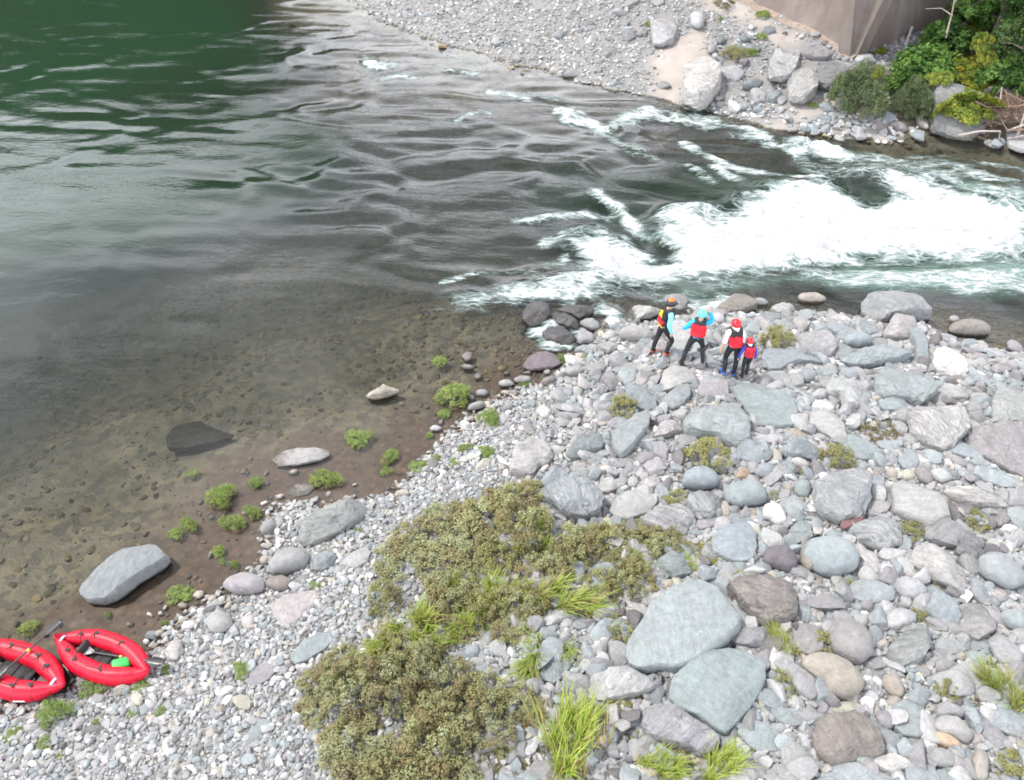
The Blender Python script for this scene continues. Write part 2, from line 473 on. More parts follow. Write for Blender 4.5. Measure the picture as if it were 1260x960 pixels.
# streaks of foam: line, half width in metres, strength
STREAK = [('454,72 462,82 480,78', 0.36, 0.8), ('468,98 490,92 510,96', 0.2, 0.55), ('555,88 582,92', 0.25, 0.6), ('604,112 632,116 648,122', 0.22, 0.6),
          ('540,64 560,70 600,86', 0.16, 0.35), ('592,132 604,142', 0.15, 0.5), ('560,150 580,140 600,134', 0.14, 0.45), ('628,160 650,168', 0.15, 0.4),
          ('694,137 708,148 730,156 742,160', 0.38, 0.9), ('742,160 775,152 800,140 830,150', 0.30, 0.7), ('768,148 800,137 842,146 880,160', 0.36, 0.85),
          ('840,132 872,142 905,160', 0.22, 0.55), ('862,142 905,158 952,178 985,188', 0.34, 0.75), ('980,176 1010,184 1045,196', 0.42, 0.98),
          ('900,166 940,176 990,196', 0.2, 0.5), ('840,178 900,205 930,214 965,222 1010,226', 0.22, 0.72), ('880,206 905,220', 0.22, 0.8), ('846,206 880,222', 0.2, 0.6),
          ('735,240 755,250 772,268 795,292', 0.22, 0.85), ('640,272 690,266 722,258 752,262', 0.2, 0.62), ('668,300 690,296 706,288', 0.25, 0.6),
          ('545,348 580,338 640,332 690,322', 0.13, 0.5), ('690,352 650,338 700,318', 0.2, 0.55), ('1040,195 1090,196 1160,200 1240,222', 0.4, 0.55),
          ('1000,205 1050,212 1100,205 1170,212', 0.5, 0.55), ('1130,182 1200,200 1262,210', 0.22, 0.45), ('660,408 672,400 688,392', 0.22, 0.85), ('672,418 690,422 700,418', 0.25, 0.9), ('690,396 704,402 712,412', 0.14, 0.8),
          ('726,400 736,404', 0.12, 0.6), ('737,378 752,382 760,394', 0.25, 0.85), ('856,372 880,378 890,368', 0.28, 0.8), ('1000,336 1060,344 1130,340 1200,350', 0.3, 0.5),
          ('820,296 850,300 870,280', 0.5, 0.9), ('388,30 396,60 404,76', 0.3, 0.2), ('560,66 575,80', 0.2, 0.25), ('735,160 760,176 790,186', 0.18, 0.5), ('650,114 700,128', 0.2, 0.35), ('770,186 820,200 860,210', 0.18, 0.4)]
foam = np.zeros(len(W2))
Wd = W2 + wobw * 0.55
for s in CORE:
    foam = np.maximum(foam, smooth(-0.9, 1.5, poly_sd(Wd, world_pts(s))))
aer = np.zeros(len(W2))
for s in BACK:
    sd = poly_sd(Wd, world_pts(s))
    foam = np.maximum(foam, 0.52 * smooth(-0.5, 0.7, sd))
    aer = np.maximum(aer, smooth(-0.4, 0.9, sd))
for s, w, k in STREAK:
    d = line_dist(W2 + wobw * min(0.5, 1.2 * w), world_pts(s))
    foam = np.maximum(foam, 0.8 * k * smooth(w * 2.4, 0.0, d))
aer = np.maximum(aer, smooth(0.45, 0.95, foam))
HOLES = ['782,284 795,276 806,284 812,300 822,313 808,318 792,304', '1058,232 1076,228 1092,240 1086,248 1068,246', '1096,180 1250,184 1275,200 1180,196', '700,306 716,322 712,334 704,326']
for s in HOLES:
    sd = smooth(-0.35, 0.25, poly_sd(W2 + wobw * 0.25, world_pts(s)))
    foam *= 1 - (0.3 if s.startswith('1058') else 0.5) * sd

amp = idw(W2, AMP)
ang = math.radians(-9)
ux = W2[:, 0] * math.cos(ang) + W2[:, 1] * math.sin(ang)
uy = -W2[:, 0] * math.sin(ang) + W2[:, 1] * math.cos(ang)
wq = fbm(W2[:, 0] * 0.25, W2[:, 1] * 0.25, o=2) * 1.4
waves = 0.135 * perlin(ux * 0.34 + wq, uy * 0.66 + wq) + 0.085 * perlin(ux * 0.62 + wq * 1.5 + 9, uy * 1.30 + 0.4 * wq) + 0.012 * perlin(ux * 1.3, uy * 2.6 + wq)
churn = 0.20 * fbm(ux * 0.55 + wq, uy * 0.9, o=5, r=0.58)
ridge = 0.13 * (0.5 - np.abs(fbm(ux * 0.8 + wq, uy * 1.3 + 40, o=4, r=0.6)))
turb = smooth(0.2, 0.9, foam)
calm = smooth(0.0, 0.25, depth_w + 0.02)
fall = smooth(0.95, 1.9, amp)
WZ = (waves * amp * (1 - 0.3 * turb) + (churn + ridge) * (turb * 1.9 + 0.20 * fall)) * calm
# two standing waves where the current drops over the ledge
for s, hgt, wdt in (('815,300 830,270 870,262 900,258', 0.30, 0.7), ('905,246 940,232 1000,230', 0.38, 0.8), ('1068,220 1110,222 1165,240 1225,262', 0.40, 0.8), ('700,302 722,288 760,300', 0.22, 0.5),
                    ('1120,262 1170,270 1240,268', 0.35, 0.9), ('560,366 620,360 690,345', 0.10, 0.4)):
    WZ += hgt * np.exp(-(line_dist(W2 + wobw * 0.3, world_pts(s)) / wdt) ** 2) * (0.75 + 0.5 * fbm(ux * 1.5, uy * 1.5, o=3))
for s, hgt, wdt in (('745,258 775,275 800,300 815,310', -0.16, 0.45), ('830,238 880,250 900,240', -0.18, 0.7)):
    WZ += hgt * np.exp(-(line_dist(W2, world_pts(s)) / wdt) ** 2)
wf = grid_faces(len(wx), len(wy))
keep = (gz_w[wf].min(axis=1) < 0.10)
wf = wf[keep]
used = np.unique(wf)
remap = np.full(len(W2), -1); remap[used] = np.arange(len(used))
wm = new_mesh('river_water', np.stack([W2[:, 0], W2[:, 1], WZ], 1)[used], remap[wf])
attr(wm, 'depth', 'FLOAT', depth_w[used])
attr(wm, 'foam', 'FLOAT', foam[used])
attr(wm, 'aerated', 'FLOAT', aer[used])
attr(wm, 'chop', 'FLOAT', np.clip(amp, 0, 2)[used])
attr(wm, 'stream', 'FLOAT_VECTOR', np.stack([ux + wq * 0.5, uy + wq * 0.35, np.zeros(len(ux))], 1)[used])

N = Nodes('river_water')
st = N.attr('stream').outputs['Vector']
chop = N.attr('chop').outputs['Fac']; dep = N.attr('depth').outputs['Fac']
fo = N.attr('foam').outputs['Fac']; ae = N.attr('aerated').outputs['Fac']
def strch(sx, sy):
    mp = N.new('Mapping'); N.l.new(st, mp.inputs['Vector']); mp.inputs['Scale'].default_value = (sx, sy, 1); return mp.outputs['Vector']
rip1 = N.noise(strch(1.0, 2.4), 2.6, 3, 0.5)
rip2 = N.noise(strch(1.0, 2.0), 9.0, 3, 0.55)
patch = N.ramp(N.noise(strch(0.12, 0.30), 1.0, 3), (0.40, 0.25), (0.62, 1.0))
fstreak = N.noise(strch(0.7, 1.9), 2.3, 7, 0.68, 0.6)
fspeck = N.noise(strch(1.0, 1.5), 7.5, 5, 0.7)
hgt = N.math('ADD', N.math('MULTIPLY', N.math('MULTIPLY', rip1, 0.055), N.math('MULTIPLY_ADD', chop, 0.32, 0.08)), N.math('MULTIPLY', N.math('MULTIPLY', rip2, 0.018), N.math('MULTIPLY_ADD', chop, 0.5, 0.030)))
hgt = N.math('MULTIPLY', hgt, patch)
nrm = N.bump(hgt, 1.0, 1.0)
# body of the water: clear in the shallows, green where it is deep, milky where it is full of air
alpha = N.math('SUBTRACT', 1.0, N.math('EXPONENT', N.math('MULTIPLY', N.math('POWER', dep, 1.2), -1.35)))
body = N.ramp(N.math('MULTIPLY', dep, 0.4), (0.04, (0.046, 0.045, 0.035)), (0.20, (0.032, 0.036, 0.028)), (0.36, (0.014, 0.020, 0.015)), (0.62, (0.011, 0.023, 0.013)), (1.0, (0.010, 0.029, 0.014)))
body = N.mix(N.math('MULTIPLY', ae, 0.75), body, (0.17, 0.30, 0.235))
alpha = N.math('MAXIMUM', alpha, N.math('MULTIPLY', ae, 0.85))
clear = N.new('BsdfTransparent'); clear.inputs['Color'].default_value = (0.93, 0.96, 0.93, 1)
bodyd = N.new('BsdfDiffuse'); N.l.new(body, bodyd.inputs['Color'])
m1 = N.new('MixShader'); N.l.new(alpha, m1.inputs[0]); N.l.new(clear.outputs[0], m1.inputs[1]); N.l.new(bodyd.outputs[0], m1.inputs[2])
glo = N.new('BsdfGlossy'); glo.inputs['Roughness'].default_value = 0.04; N.l.new(nrm, glo.inputs['Normal'])
fr = N.new('Fresnel'); fr.inputs['IOR'].default_value = 1.333; N.l.new(nrm, fr.inputs['Normal'])
m2 = N.new('MixShader'); N.l.new(fr.outputs[0], m2.inputs[0]); N.l.new(m1.outputs[0], m2.inputs[1]); N.l.new(glo.outputs[0], m2.inputs[2])
fbroad = N.noise(strch(0.30, 1.0), 1.0, 5, 0.62, 0.8)
ffil = N.noise(strch(0.55, 3.2), 2.6, 6, 0.7, 1.1)
lv = N.new('TexVoronoi', feature='DISTANCE_TO_EDGE'); lv.inputs['Scale'].default_value = 2.6
lm = N.new('VectorMath', operation='MULTIPLY_ADD'); ln_ = N.new('TexNoise'); N.l.new(strch(1.0, 2.0), ln_.inputs['Vector']); ln_.inputs['Scale'].default_value = 1.6; ln_.inputs['Detail'].default_value = 6
N.l.new(ln_.outputs['Color'], lm.inputs[0]); lm.inputs[1].default_value = (1.1, 1.1, 0); N.l.new(strch(0.8, 2.0), lm.inputs[2]); N.l.new(lm.outputs[0], lv.inputs['Vector'])
lace = N.ramp(lv.outputs['Distance'], (0.0, 1), (0.16, 0))
fm = N.math('ADD', N.math('MULTIPLY', fo, 1.58), N.math('MULTIPLY', N.math('SUBTRACT', fstreak, 0.5), 1.3))
fm = N.math('ADD', fm, N.math('MULTIPLY', N.math('SUBTRACT', fbroad, 0.5), 1.6))
fm = N.math('ADD', fm, N.math('MULTIPLY', N.math('SUBTRACT', ffil, 0.5), 1.3))
fm = N.math('ADD', fm, N.math('MULTIPLY', N.math('SUBTRACT', lace, 0.35), 0.34))
fmask = N.ramp(fm, (0.34, 0), (0.58, 0.5), (0.92, 1))
fmask = N.math('MULTIPLY', fmask, N.ramp(fo, (0.08, 0), (0.28, 1)))
fcol = N.ramp(fm, (0.35, (0.13, 0.20, 0.175)), (0.78, (0.33, 0.41, 0.385)), (1.10, (0.50, 0.54, 0.535)), (1.5, (0.66, 0.67, 0.67)))
fh = N.math('ADD', N.math('ADD', fstreak, N.math('MULTIPLY', fspeck, 0.5)), N.math('MULTIPLY', ffil, 0.7))
fd = N.pbsdf(fcol, 0.6, N.bump(fh, 1.0, 0.22), 0.2)
m3 = N.new('MixShader'); N.l.new(fmask, m3.inputs[0]); N.l.new(m2.outputs[0], m3.inputs[1]); N.l.new(fd.outputs[0], m3.inputs[2])
mat_water = N.done(m3)
tag(link('river_water', wm, mat_water), kind='structure')
# ------------------------------------------------------------------ rocks
TINT = {'g': (0.263, 0.263, 0.259), 'b': (0.247, 0.271, 0.276), 'l': (0.335, 0.334, 0.327), 'm': (0.252, 0.244, 0.248), 'd': (0.147, 0.138, 0.138), 'p': (0.350, 0.328, 0.318), 'w': (0.513, 0.504, 0.486), 't': (0.330, 0.300, 0.258), 'o': (0.40, 0.305, 0.225), 'n': (0.203, 0.182, 0.165), 'r': (0.208, 0.112, 0.109), 'u': (0.159, 0.138, 0.15), 'x': (0.042, 0.039, 0.037), 'B': (0.235, 0.264, 0.268), 'y': (0.368, 0.351, 0.288)}
TNAME = {'g': 'grey', 'b': 'blue-grey', 'l': 'pale grey', 'm': 'mauve-grey', 'd': 'dark grey', 'p': 'pinkish', 'w': 'whitish', 't': 'tan', 'o': 'orange',
         'n': 'brown', 'r': 'red', 'u': 'purple', 'x': 'wet black', 'B': 'teal', 'y': 'yellowish'}

def rock_mat(name, streak=0.0, relief=0.5, mottle=0.22, vein=0.0, cracks=0.3):
    N = Nodes(name)
    oi = N.new('ObjectInfo')
    co = N.new('TexCoord').outputs['Object']
    add = N.new('VectorMath', operation='ADD'); N.l.new(co, add.inputs[0])
    sc = N.new('VectorMath', operation='SCALE'); cmb = N.new('CombineXYZ')
    for i in range(3): N.l.new(oi.outputs['Random'], cmb.inputs[i])
    N.l.new(cmb.outputs[0], sc.inputs[0]); sc.inputs['Scale'].default_value = 97.0
    N.l.new(sc.outputs[0], add.inputs[1]); v = add.outputs[0]
    big = N.noise(v, 2.2, 5, 0.6, 0.5); mid = N.noise(v, 9, 5, 0.62); fin = N.noise(v, 48, 4, 0.7)
    mp = N.new('Mapping'); N.l.new(v, mp.inputs['Vector']); mp.inputs['Scale'].default_value = (1.6, 14, 9)
    band = N.noise(mp.outputs['Vector'], 1.0, 6, 0.6, 0.8)
    base = oi.outputs['Color']
    c = N.mix(N.ramp(big, (0.30, 0), (0.70, 1)), (1 - mottle,) * 3, (1 + mottle, 1 + mottle, 1 + mottle * 0.92))
    c = N.mix(1.0, base, c, 'MULTIPLY')
    c = N.mix(0.55, c, N.ramp(mid, (0.30, 0.70), (0.72, 1.28)), 'MULTIPLY')
    c = N.mix(0.45 if not streak else 0.6, c, N.ramp(fin, (0.30, 0.62), (0.70, 1.36)), 'MULTIPLY')
    if streak:
        c = N.mix(streak, c, N.ramp(band, (0.32, 0.55), (0.5, 1.0), (0.68, 1.40)), 'MULTIPLY')
    # rusty and lichen-pale blotches, different on every stone
    blot = N.noise(v, 3.6, 6, 0.66, 0.3)
    c = N.mix(N.math('MULTIPLY', N.ramp(blot, (0.60, 0), (0.74, 1)), 0.40), c, N.mix(0.6, base, (0.24, 0.19, 0.145)))
    c = N.mix(N.math('MULTIPLY', N.ramp(blot, (0.26, 1), (0.38, 0)), 0.45), c, N.mix(0.6, base, (0.42, 0.42, 0.40)))
    if vein:
        rid = N.math('ABSOLUTE', N.math('SUBTRACT', N.noise(v, 1.5, 3, 0.5, 0.4), 0.5))
        c = N.mix(N.math('MULTIPLY', N.ramp(rid, (0.0, 1), (0.012, 0)), vein), c, (0.5, 0.49, 0.47))
    # the dark wet foot of a stone that stands in the water
    pos = N.new('NewGeometry').outputs['Position']; zz = N.new('SeparateXYZ'); N.l.new(pos, zz.inputs[0])
    wet = N.ramp(N.math('ADD', zz.outputs['Z'], N.math('MULTIPLY', mid, 0.05)), (0.05, 1), (0.085, 0))
    c = N.mix(wet, c, N.mix(1.0, c, (0.46, 0.42, 0.38), 'MULTIPLY'))
    h = N.math('ADD', N.math('MULTIPLY', mid, 0.9), N.math('MULTIPLY', fin, 0.30))
    if streak: h = N.math('ADD', h, N.math('MULTIPLY', band, 1.3 * streak))
    crack = N.new('TexVoronoi', feature='DISTANCE_TO_EDGE'); wv = N.new('VectorMath', operation='MULTIPLY_ADD'); nc = N.new('TexNoise'); N.l.new(v, nc.inputs['Vector']); nc.inputs['Scale'].default_value = 1.7; nc.inputs['Detail'].default_value = 5
    N.l.new(nc.outputs['Color'], wv.inputs[0]); wv.inputs[1].default_value = (0.9, 0.9, 0.9); N.l.new(v, wv.inputs[2]); N.l.new(wv.outputs[0], crack.inputs['Vector']); crack.inputs['Scale'].default_value = 1.6
    crk = N.ramp(crack.outputs['Distance'], (0.0, 1.0), (0.022, 0.0))
    crk = N.math('MULTIPLY', crk, N.ramp(big, (0.45, 0), (0.6, 1)))
    h = N.math('SUBTRACT', h, N.math('MULTIPLY', crk, 1.6 * cracks))
    c = N.mix(N.math('MULTIPLY', crk, cracks), c, (0.06, 0.055, 0.05))
    return N.done(N.pbsdf(c, N.ramp(wet, (0, 0.86), (1, 0.32)), N.bump(h, relief, 0.05), 0.35))

RM = {'r': rock_mat('smooth_stone', 0.0, 0.65, 0.15, 0.0, 0.12), 's': rock_mat('slab_stone', 0.25, 0.7, 0.13, 0.0, 0.16), 'a': rock_mat('fractured_stone', 0.4, 1.0, 0.2, 0.0, 0.22),
      'j': rock_mat('banded_schist', 0.75, 1.0, 0.22)}
N = Nodes('wet_stone')
oi = N.new('ObjectInfo'); co = N.new('TexCoord').outputs['Object']
mid = N.noise(co, 7, 6, 0.65)
c = N.mix(1.0, oi.outputs['Color'], N.ramp(mid, (0.3, 0.6), (0.7, 1.45)), 'MULTIPLY')
RM['x'] = N.done(N.pbsdf(c, 0.22, N.bump(mid, 0.8, 0.06), 0.5))

ICO = {}
def ico(n):
    if n not in ICO:
        bm = bmesh.new(); bmesh.ops.create_icosphere(bm, subdivisions=n, radius=1)
        ICO[n] = (np.array([v.co[:] for v in bm.verts]), np.array([[v.index for v in f.verts] for f in bm.faces])); bm.free()
    return ICO[n]

def polar(poly, n=96, soften=2):
    """outline -> radius by angle about its middle"""
    a = np.linspace(-math.pi, math.pi, n, endpoint=False); r = np.zeros(n)
    for i, t in enumerate(a):
        d = np.array([math.cos(t), math.sin(t)])
        for p, q in zip(poly, np.roll(poly, -1, 0)):
            e = q - p; den = d[0] * e[1] - d[1] * e[0]
            if abs(den) < 1e-9: continue
            tt = (p[0] * e[1] - p[1] * e[0]) / den; u = (p[0] * d[1] - p[1] * d[0]) / den
            if tt > 0 and -1e-6 <= u <= 1 + 1e-6: r[i] = max(r[i], tt)
    bad = r <= 0
    if bad.any(): r[bad] = np.interp(a[bad], a[~bad], r[~bad])
    for _ in range(soften): r = 0.25 * np.roll(r, 1) + 0.5 * r + 0.25 * np.roll(r, -1)
    return a, r

def centroid(p):
    q = np.roll(p, -1, 0); w = p[:, 0] * q[:, 1] - q[:, 0] * p[:, 1]
    return ((p + q) * w[:, None]).sum(0) / (3 * w.sum())

def shape_rock(style, a, r, c, seed, sub, flatk=1.0):
    rg = np.random.default_rng(seed)
    V, F = ico(sub)
    th = np.arctan2(V[:, 1], V[:, 0]); ph = np.arcsin(np.clip(V[:, 2], -1, 1))
    aa = np.concatenate([a - 2 * math.pi, a, a + 2 * math.pi]); rr = np.tile(r, 3)
    R = np.interp(th, aa, rr)
    e = {'r': 0.92, 's': 0.44, 'a': 0.50, 'j': 0.54, 'x': 0.8}[style]
    cs, sn = np.abs(np.cos(ph)) ** e, np.sign(np.sin(ph)) * np.abs(np.sin(ph)) ** (e if style != 's' else 0.8)
    P = np.stack([R * np.cos(th) * cs, R * np.sin(th) * cs, c * sn], 1)
    rm = math.sqrt(r.mean() * c)
    # flat faces: cut the body with planes
    ncut = {'r': 3, 's': 7, 'a': 13, 'j': 11, 'x': 7}[style]
    ext = np.array([r.max(), r.max(), c])
    for k in range(ncut):
        az = rg.uniform(0, 2 * math.pi)
        el = rg.uniform(*{'r': (0.3, 1.2), 'x': (0.3, 1.2)}.get(style, (0.42, 1.25))) if k else rg.uniform(*{'a': (0.95, 1.4), 'j': (0.95, 1.4)}.get(style, (1.3, 1.5)))
        n = np.array([math.cos(az) * math.cos(el) / r.max(), math.sin(az) * math.cos(el) / r.max(), math.sin(el) / c])
        n /= np.linalg.norm(n)
        d = P @ n; top = d.max()
        lim = top * rg.uniform(*{'r': (0.86, 0.95), 's': (0.70, 0.9), 'a': (0.62, 0.88), 'j': (0.64, 0.88), 'x': (0.78, 0.92)}[style])
        if k == 0 and style in 'saj': lim = top * rg.uniform(*{'s': (0.58, 0.7), 'a': (0.58, 0.74), 'j': (0.62, 0.78)}[style])
        over = np.maximum(0, d - lim)
        P -= (over * 0.93)[:, None] * n
    o = rg.uniform(-50, 50, 3)
    k1 = 1.1 / rm
    U = V
    q = P * k1
    nz = fbm(q[:, 0] + o[0], q[:, 1] + o[1], q[:, 2] + o[2], 4, 0.5)
    ampn = {'r': 0.055, 's': 0.06, 'a': 0.10, 'j': 0.13, 'x': 0.12}[style]
    nrmv = P / np.maximum(np.linalg.norm(P / ext, axis=1)[:, None], 1e-6) / ext
    nrmv /= np.maximum(np.linalg.norm(nrmv, axis=1)[:, None], 1e-6)
    if style == 'j':      # ledges along the bedding
        b = rg.normal(size=3); b /= np.linalg.norm(b)
        s = (P @ b) * 5.0 / rm
        nz = nz + 0.5 * np.abs(fbm(s + nz, s * 0 + o[0], None, 3))
    q3 = q * 3.2
    chips = np.abs(fbm(q3[:, 0] + o[1], q3[:, 1] + o[2], q3[:, 2] + o[0], 3))
    P = P + nrmv * ((nz * ampn * 1.6 - chips * {'r': 0.02, 's': 0.05, 'a': 0.09, 'j': 0.12, 'x': 0.08}[style]) * rm)[:, None]
    return P, F

CATS = {}
ROCKS = []          # (object, label or None, landmark or None, centre px, size px, colour, style)
def rock(col, style, outline, label=None, lm=None, k=None, lift=0.48, dark=1.0):
    p = pts(outline)
    size = float(np.mean(p.max(0) - p.min(0)))
    w, h = p.max(0) - p.min(0)
    cpx = centroid(p)
    if k is None: k = {'r': 0.80, 's': 0.52, 'a': 0.80, 'j': 0.74, 'x': 0.65}[style]
    g = spot(cpx[0], cpx[1]); s = px_per_m(cpx[1], g[2] + 0.1); dep = math.atan2(CAM_H - g[2], math.hypot(g[0], g[1]))
    hx_, hy_ = w / 2 / s, h / 2 / s
    c = k * min(math.sqrt(hx_ * hy_), hy_ * 1.35)
    c = min(c, 0.86 * hy_ / math.cos(dep))
    by = math.sqrt(max(hy_ ** 2 - (c * math.cos(dep)) ** 2, (0.3 * hy_) ** 2)) / math.sin(dep)
    q = (p - cpx) / s; q[:, 1] *= -by / hy_
    a, r = polar(q * (1.0 if style == 'r' else 1.04), soften=2 if style == 'r' else 0)
    base = lambda v: max(v, -0.10)
    zc = base(g[2]) + lift * c
    for _ in range(3):
        ctr = at(cpx[0], cpx[1], zc); zc = base(float(ground(ctr[0], ctr[1]))) + lift * c
    seed = int(cpx[0] * 131 + cpx[1] * 17)
    sub = 5 if size > 78 else 4 if size > 22 else 3
    P, F = shape_rock(style, a, r, c, seed, sub)
    rg = random.Random(seed)
    rot = Euler((rg.uniform(-0.5, 0.5), rg.uniform(-0.5, 0.5), rg.uniform(0, 6.28)))
    P = P @ np.array(rot.to_matrix())          # turn the mesh back so the object can carry the rotation (and the grain with it)
    kind = 'boulder' if size > 30 else 'stone'
    m = new_mesh(kind, P, F)
    m.materials.append(RM[style])
    if style in 'sajx': m.set_sharp_from_angle(angle=math.radians(24))
    o = link(kind, m, None, None, (ctr[0], ctr[1], zc))
    o.rotation_euler = rot
    j = rg.uniform(0.90, 1.08) * dark * 0.86
    t = TINT[col]
    o.color = (t[0] * j * rg.uniform(0.97, 1.03), t[1] * j, t[2] * j * rg.uniform(0.97, 1.03), 1)
    o['category'] = kind
    ROCKS.append(dict(o=o, label=label, lm=lm, c=cpx, size=size, w=w, h=h, col=col, style=style, poly=p))
    return o

# name: colour, style (r rounded, s slab, a angular, j banded and gnarly, x wet), outline in the photograph
# --- boulders between the rapid and the people
rock('x','x','643,385 650,376 664,373 676,377 678,386 670,398 655,403 643,397','wet dark boulder at the foot of the white foam tongue, leftmost of the dark ones','dark foam-tongue boulder',lift=0.5)
rock('x','x','685,383 700,376 722,376 731,380 728,388 712,396 700,390','wet black jutting boulder right of the foam tongue, rightmost of the dark ones',None,lift=0.5)
rock('x','x','678,388 690,383 703,391 712,398 710,410 695,406 682,400',None,lift=0.3)
rock('x','x','665,412 675,402 690,402 707,412 708,423 700,430 685,427 672,422','wet dark rock that the small cascade spills over','cascade rock',lift=0.2)
rock('g','r','712,398 720,392 731,392 738,401 737,409 728,411 716,402')
rock('m','r','716,402 726,411 733,417 729,424 712,425 709,416')
rock('l','r','739,416 748,407 755,406 760,415 755,420 745,421')
rock('l','a','733,425 742,419 755,420 762,428 758,433 748,437 738,431')
rock('g','r','760,408 768,403 780,402 795,406 805,412 802,421 793,425 778,421 764,415','smooth grey boulder at the left of the person in pale cyan sleeves','pool boulder')
rock('l','a','771,386 776,374 788,371 802,374 812,381 812,388 800,395 786,397 775,392','pale rough boulder at the water edge behind the person in pale cyan','rough water-edge boulder')
rock('g','a','817,368 826,359 840,360 846,366 846,378 835,384 822,384','grey boulder at the foam edge behind and right of the person in pale cyan')
rock('l','s','824,402 833,396 846,396 852,410 850,428 835,432 823,428','pale grey slab standing between the person in pale cyan and the striding person','slab behind the striding person')
rock('u','s','643,453 650,443 660,435 672,432 684,438 690,448 680,455 665,457 652,458','flat purple-brown boulder lying at the waterline below the cascade','flat purple boulder')
rock('g','r','706,432 716,424 730,425 728,433 718,437 707,436')
rock('b','a','747,441 760,432 770,430 775,437 768,447 754,447')
rock('g','s','721,452 735,445 746,443 748,452 738,458 723,459')
rock('g','r','694,457 703,450 714,450 720,458 712,465 700,464')
rock('m','a','738,464 748,458 756,458 760,470 758,480 750,483 743,474')
rock('b','s','760,454 770,451 782,455 785,462 778,472 768,476 761,466')
rock('b','a','770,482 776,468 788,466 797,476 803,490 805,505 796,507 780,502 771,495','tall blue-grey boulder rising right of the leafy shrub','tall blue-grey boulder',k=0.85)
rock('b','s','808,499 820,488 835,478 850,472 852,482 848,490 838,500 826,505 812,502')
rock('l','s','810,475 818,458 832,452 850,452 851,468 838,476 822,482 812,482','pale sloping slab under the feet of the striding person','slab under the strider')
rock('l','r','795,472 804,466 808,474 806,482 799,485 795,479')
rock('l','r','693,438 701,434 706,438 703,444 694,444')
rock('p','r','643,459 652,456 655,460 650,463 644,462')
rock('l','r','668,458 674,454 679,457 677,462 670,463')
rock('n','r','664,472 675,463 686,465 682,472 672,476')
rock('l','a','783,450 800,445 812,448 806,458 795,463 786,458')
rock('g','a','815,441 825,437 829,441 826,446 818,447')
rock('n','a','878,375 890,364 905,357 920,356 928,372 928,380 915,387 902,390 888,386','brownish-grey wedge boulder at the water edge behind the striding person','brownish wedge boulder',k=0.75)
rock('b','r','924,372 932,366 942,370 946,376 938,380 928,378')
rock('l','a','945,383 955,373 966,370 976,377 980,387 965,390 952,389','pale peaked boulder standing at the water edge behind the shrub near the child','peaked boulder')
rock('t','r','982,370 984,362 995,360 1008,362 1016,370 1012,375 998,376 988,374','tan rounded boulder sitting in the river edge left of the big grey boulder','tan river-edge boulder')
rock('l','r','873,398 876,386 886,384 892,391 891,399 882,401')
rock('g','a','862,386 870,381 876,383 873,392 866,396')
rock('l','r','892,394 900,390 909,393 910,400 900,402')
rock('b','a','911,398 918,393 928,394 930,402 920,408 912,405')
rock('l','a','925,402 932,392 940,387 949,393 950,406 940,413 928,411')
rock('b','s','950,395 958,392 970,393 976,400 966,406 954,404')
rock('p','r','976,396 982,389 990,390 994,400 990,408 983,410 977,404')
rock('g','r','1003,388 1009,383 1016,388 1014,393 1006,393')
rock('p','s','1013,396 1024,388 1036,386 1044,390 1042,396 1028,398')
rock('w','a','994,398 1002,392 1011,395 1010,403 1000,405')
rock('g','a','980,420 988,410 1002,405 1018,408 1028,418 1025,432 1016,440 1004,442 985,434','large smooth grey boulder just right of the shrub near the child','grey boulder by the shrub',k=0.75)
rock('b','s','1012,400 1030,398 1048,402 1054,408 1046,416 1030,418 1020,408')
rock('b','r','1035,420 1048,410 1064,407 1072,416 1070,428 1054,430 1040,426')
rock('b','s','1024,437 1034,422 1045,424 1050,432 1042,442 1034,444')
rock('b','s','937,440 944,432 956,429 980,434 1005,440 1014,447 1004,450 985,447 965,452 955,458 942,458','long flat blue-grey slab just in front of the shrub near the child','long slab by the shrub')
rock('b','s','1008,458 1016,450 1024,446 1032,452 1028,462 1018,466 1009,463')
rock('b','r','983,462 990,453 1000,452 1006,460 1002,469 992,472 984,470')
rock('p','r','961,454 968,446 976,445 978,451 970,457')
rock('w','r','969,460 974,455 982,456 983,464 976,468')
rock('g','s','938,466 950,458 965,458 973,465 979,478 974,484 960,476 946,470')
rock('B','s','908,480 922,470 940,472 965,483 977,492 976,520 966,524 940,526 921,524 914,504','broad flat pale blue slab in front of the child in red helmet','pale blue slab',k=0.35)
rock('b','a','842,512 856,498 880,492 905,492 916,502 919,525 916,540 905,550 893,549 880,540 860,538 843,530','big layered grey boulder with a shadowed face left of the pale blue slab','layered grey boulder',k=0.75)
rock('g','s','856,484 866,468 885,465 897,470 895,488 880,492 862,490')
rock('g','a','848,468 856,458 862,470 858,478 850,482')
rock('w','r','873,460 878,453 885,456 884,464 876,465')
rock('g','j','862,420 872,410 886,403 891,406 885,418 872,428 864,427')
rock('l','a','1016,478 1025,465 1040,462 1052,470 1060,482 1055,498 1045,503 1034,500 1030,488 1020,484')
rock('l','r','997,488 1006,478 1016,477 1020,486 1012,492 1000,492')
rock('l','r','979,494 984,487 994,488 998,498 990,507 981,505')
rock('w','s','997,502 1006,492 1020,494 1028,500 1020,507 1004,507')
rock('w','a','1046,460 1055,455 1064,457 1068,466 1056,466')
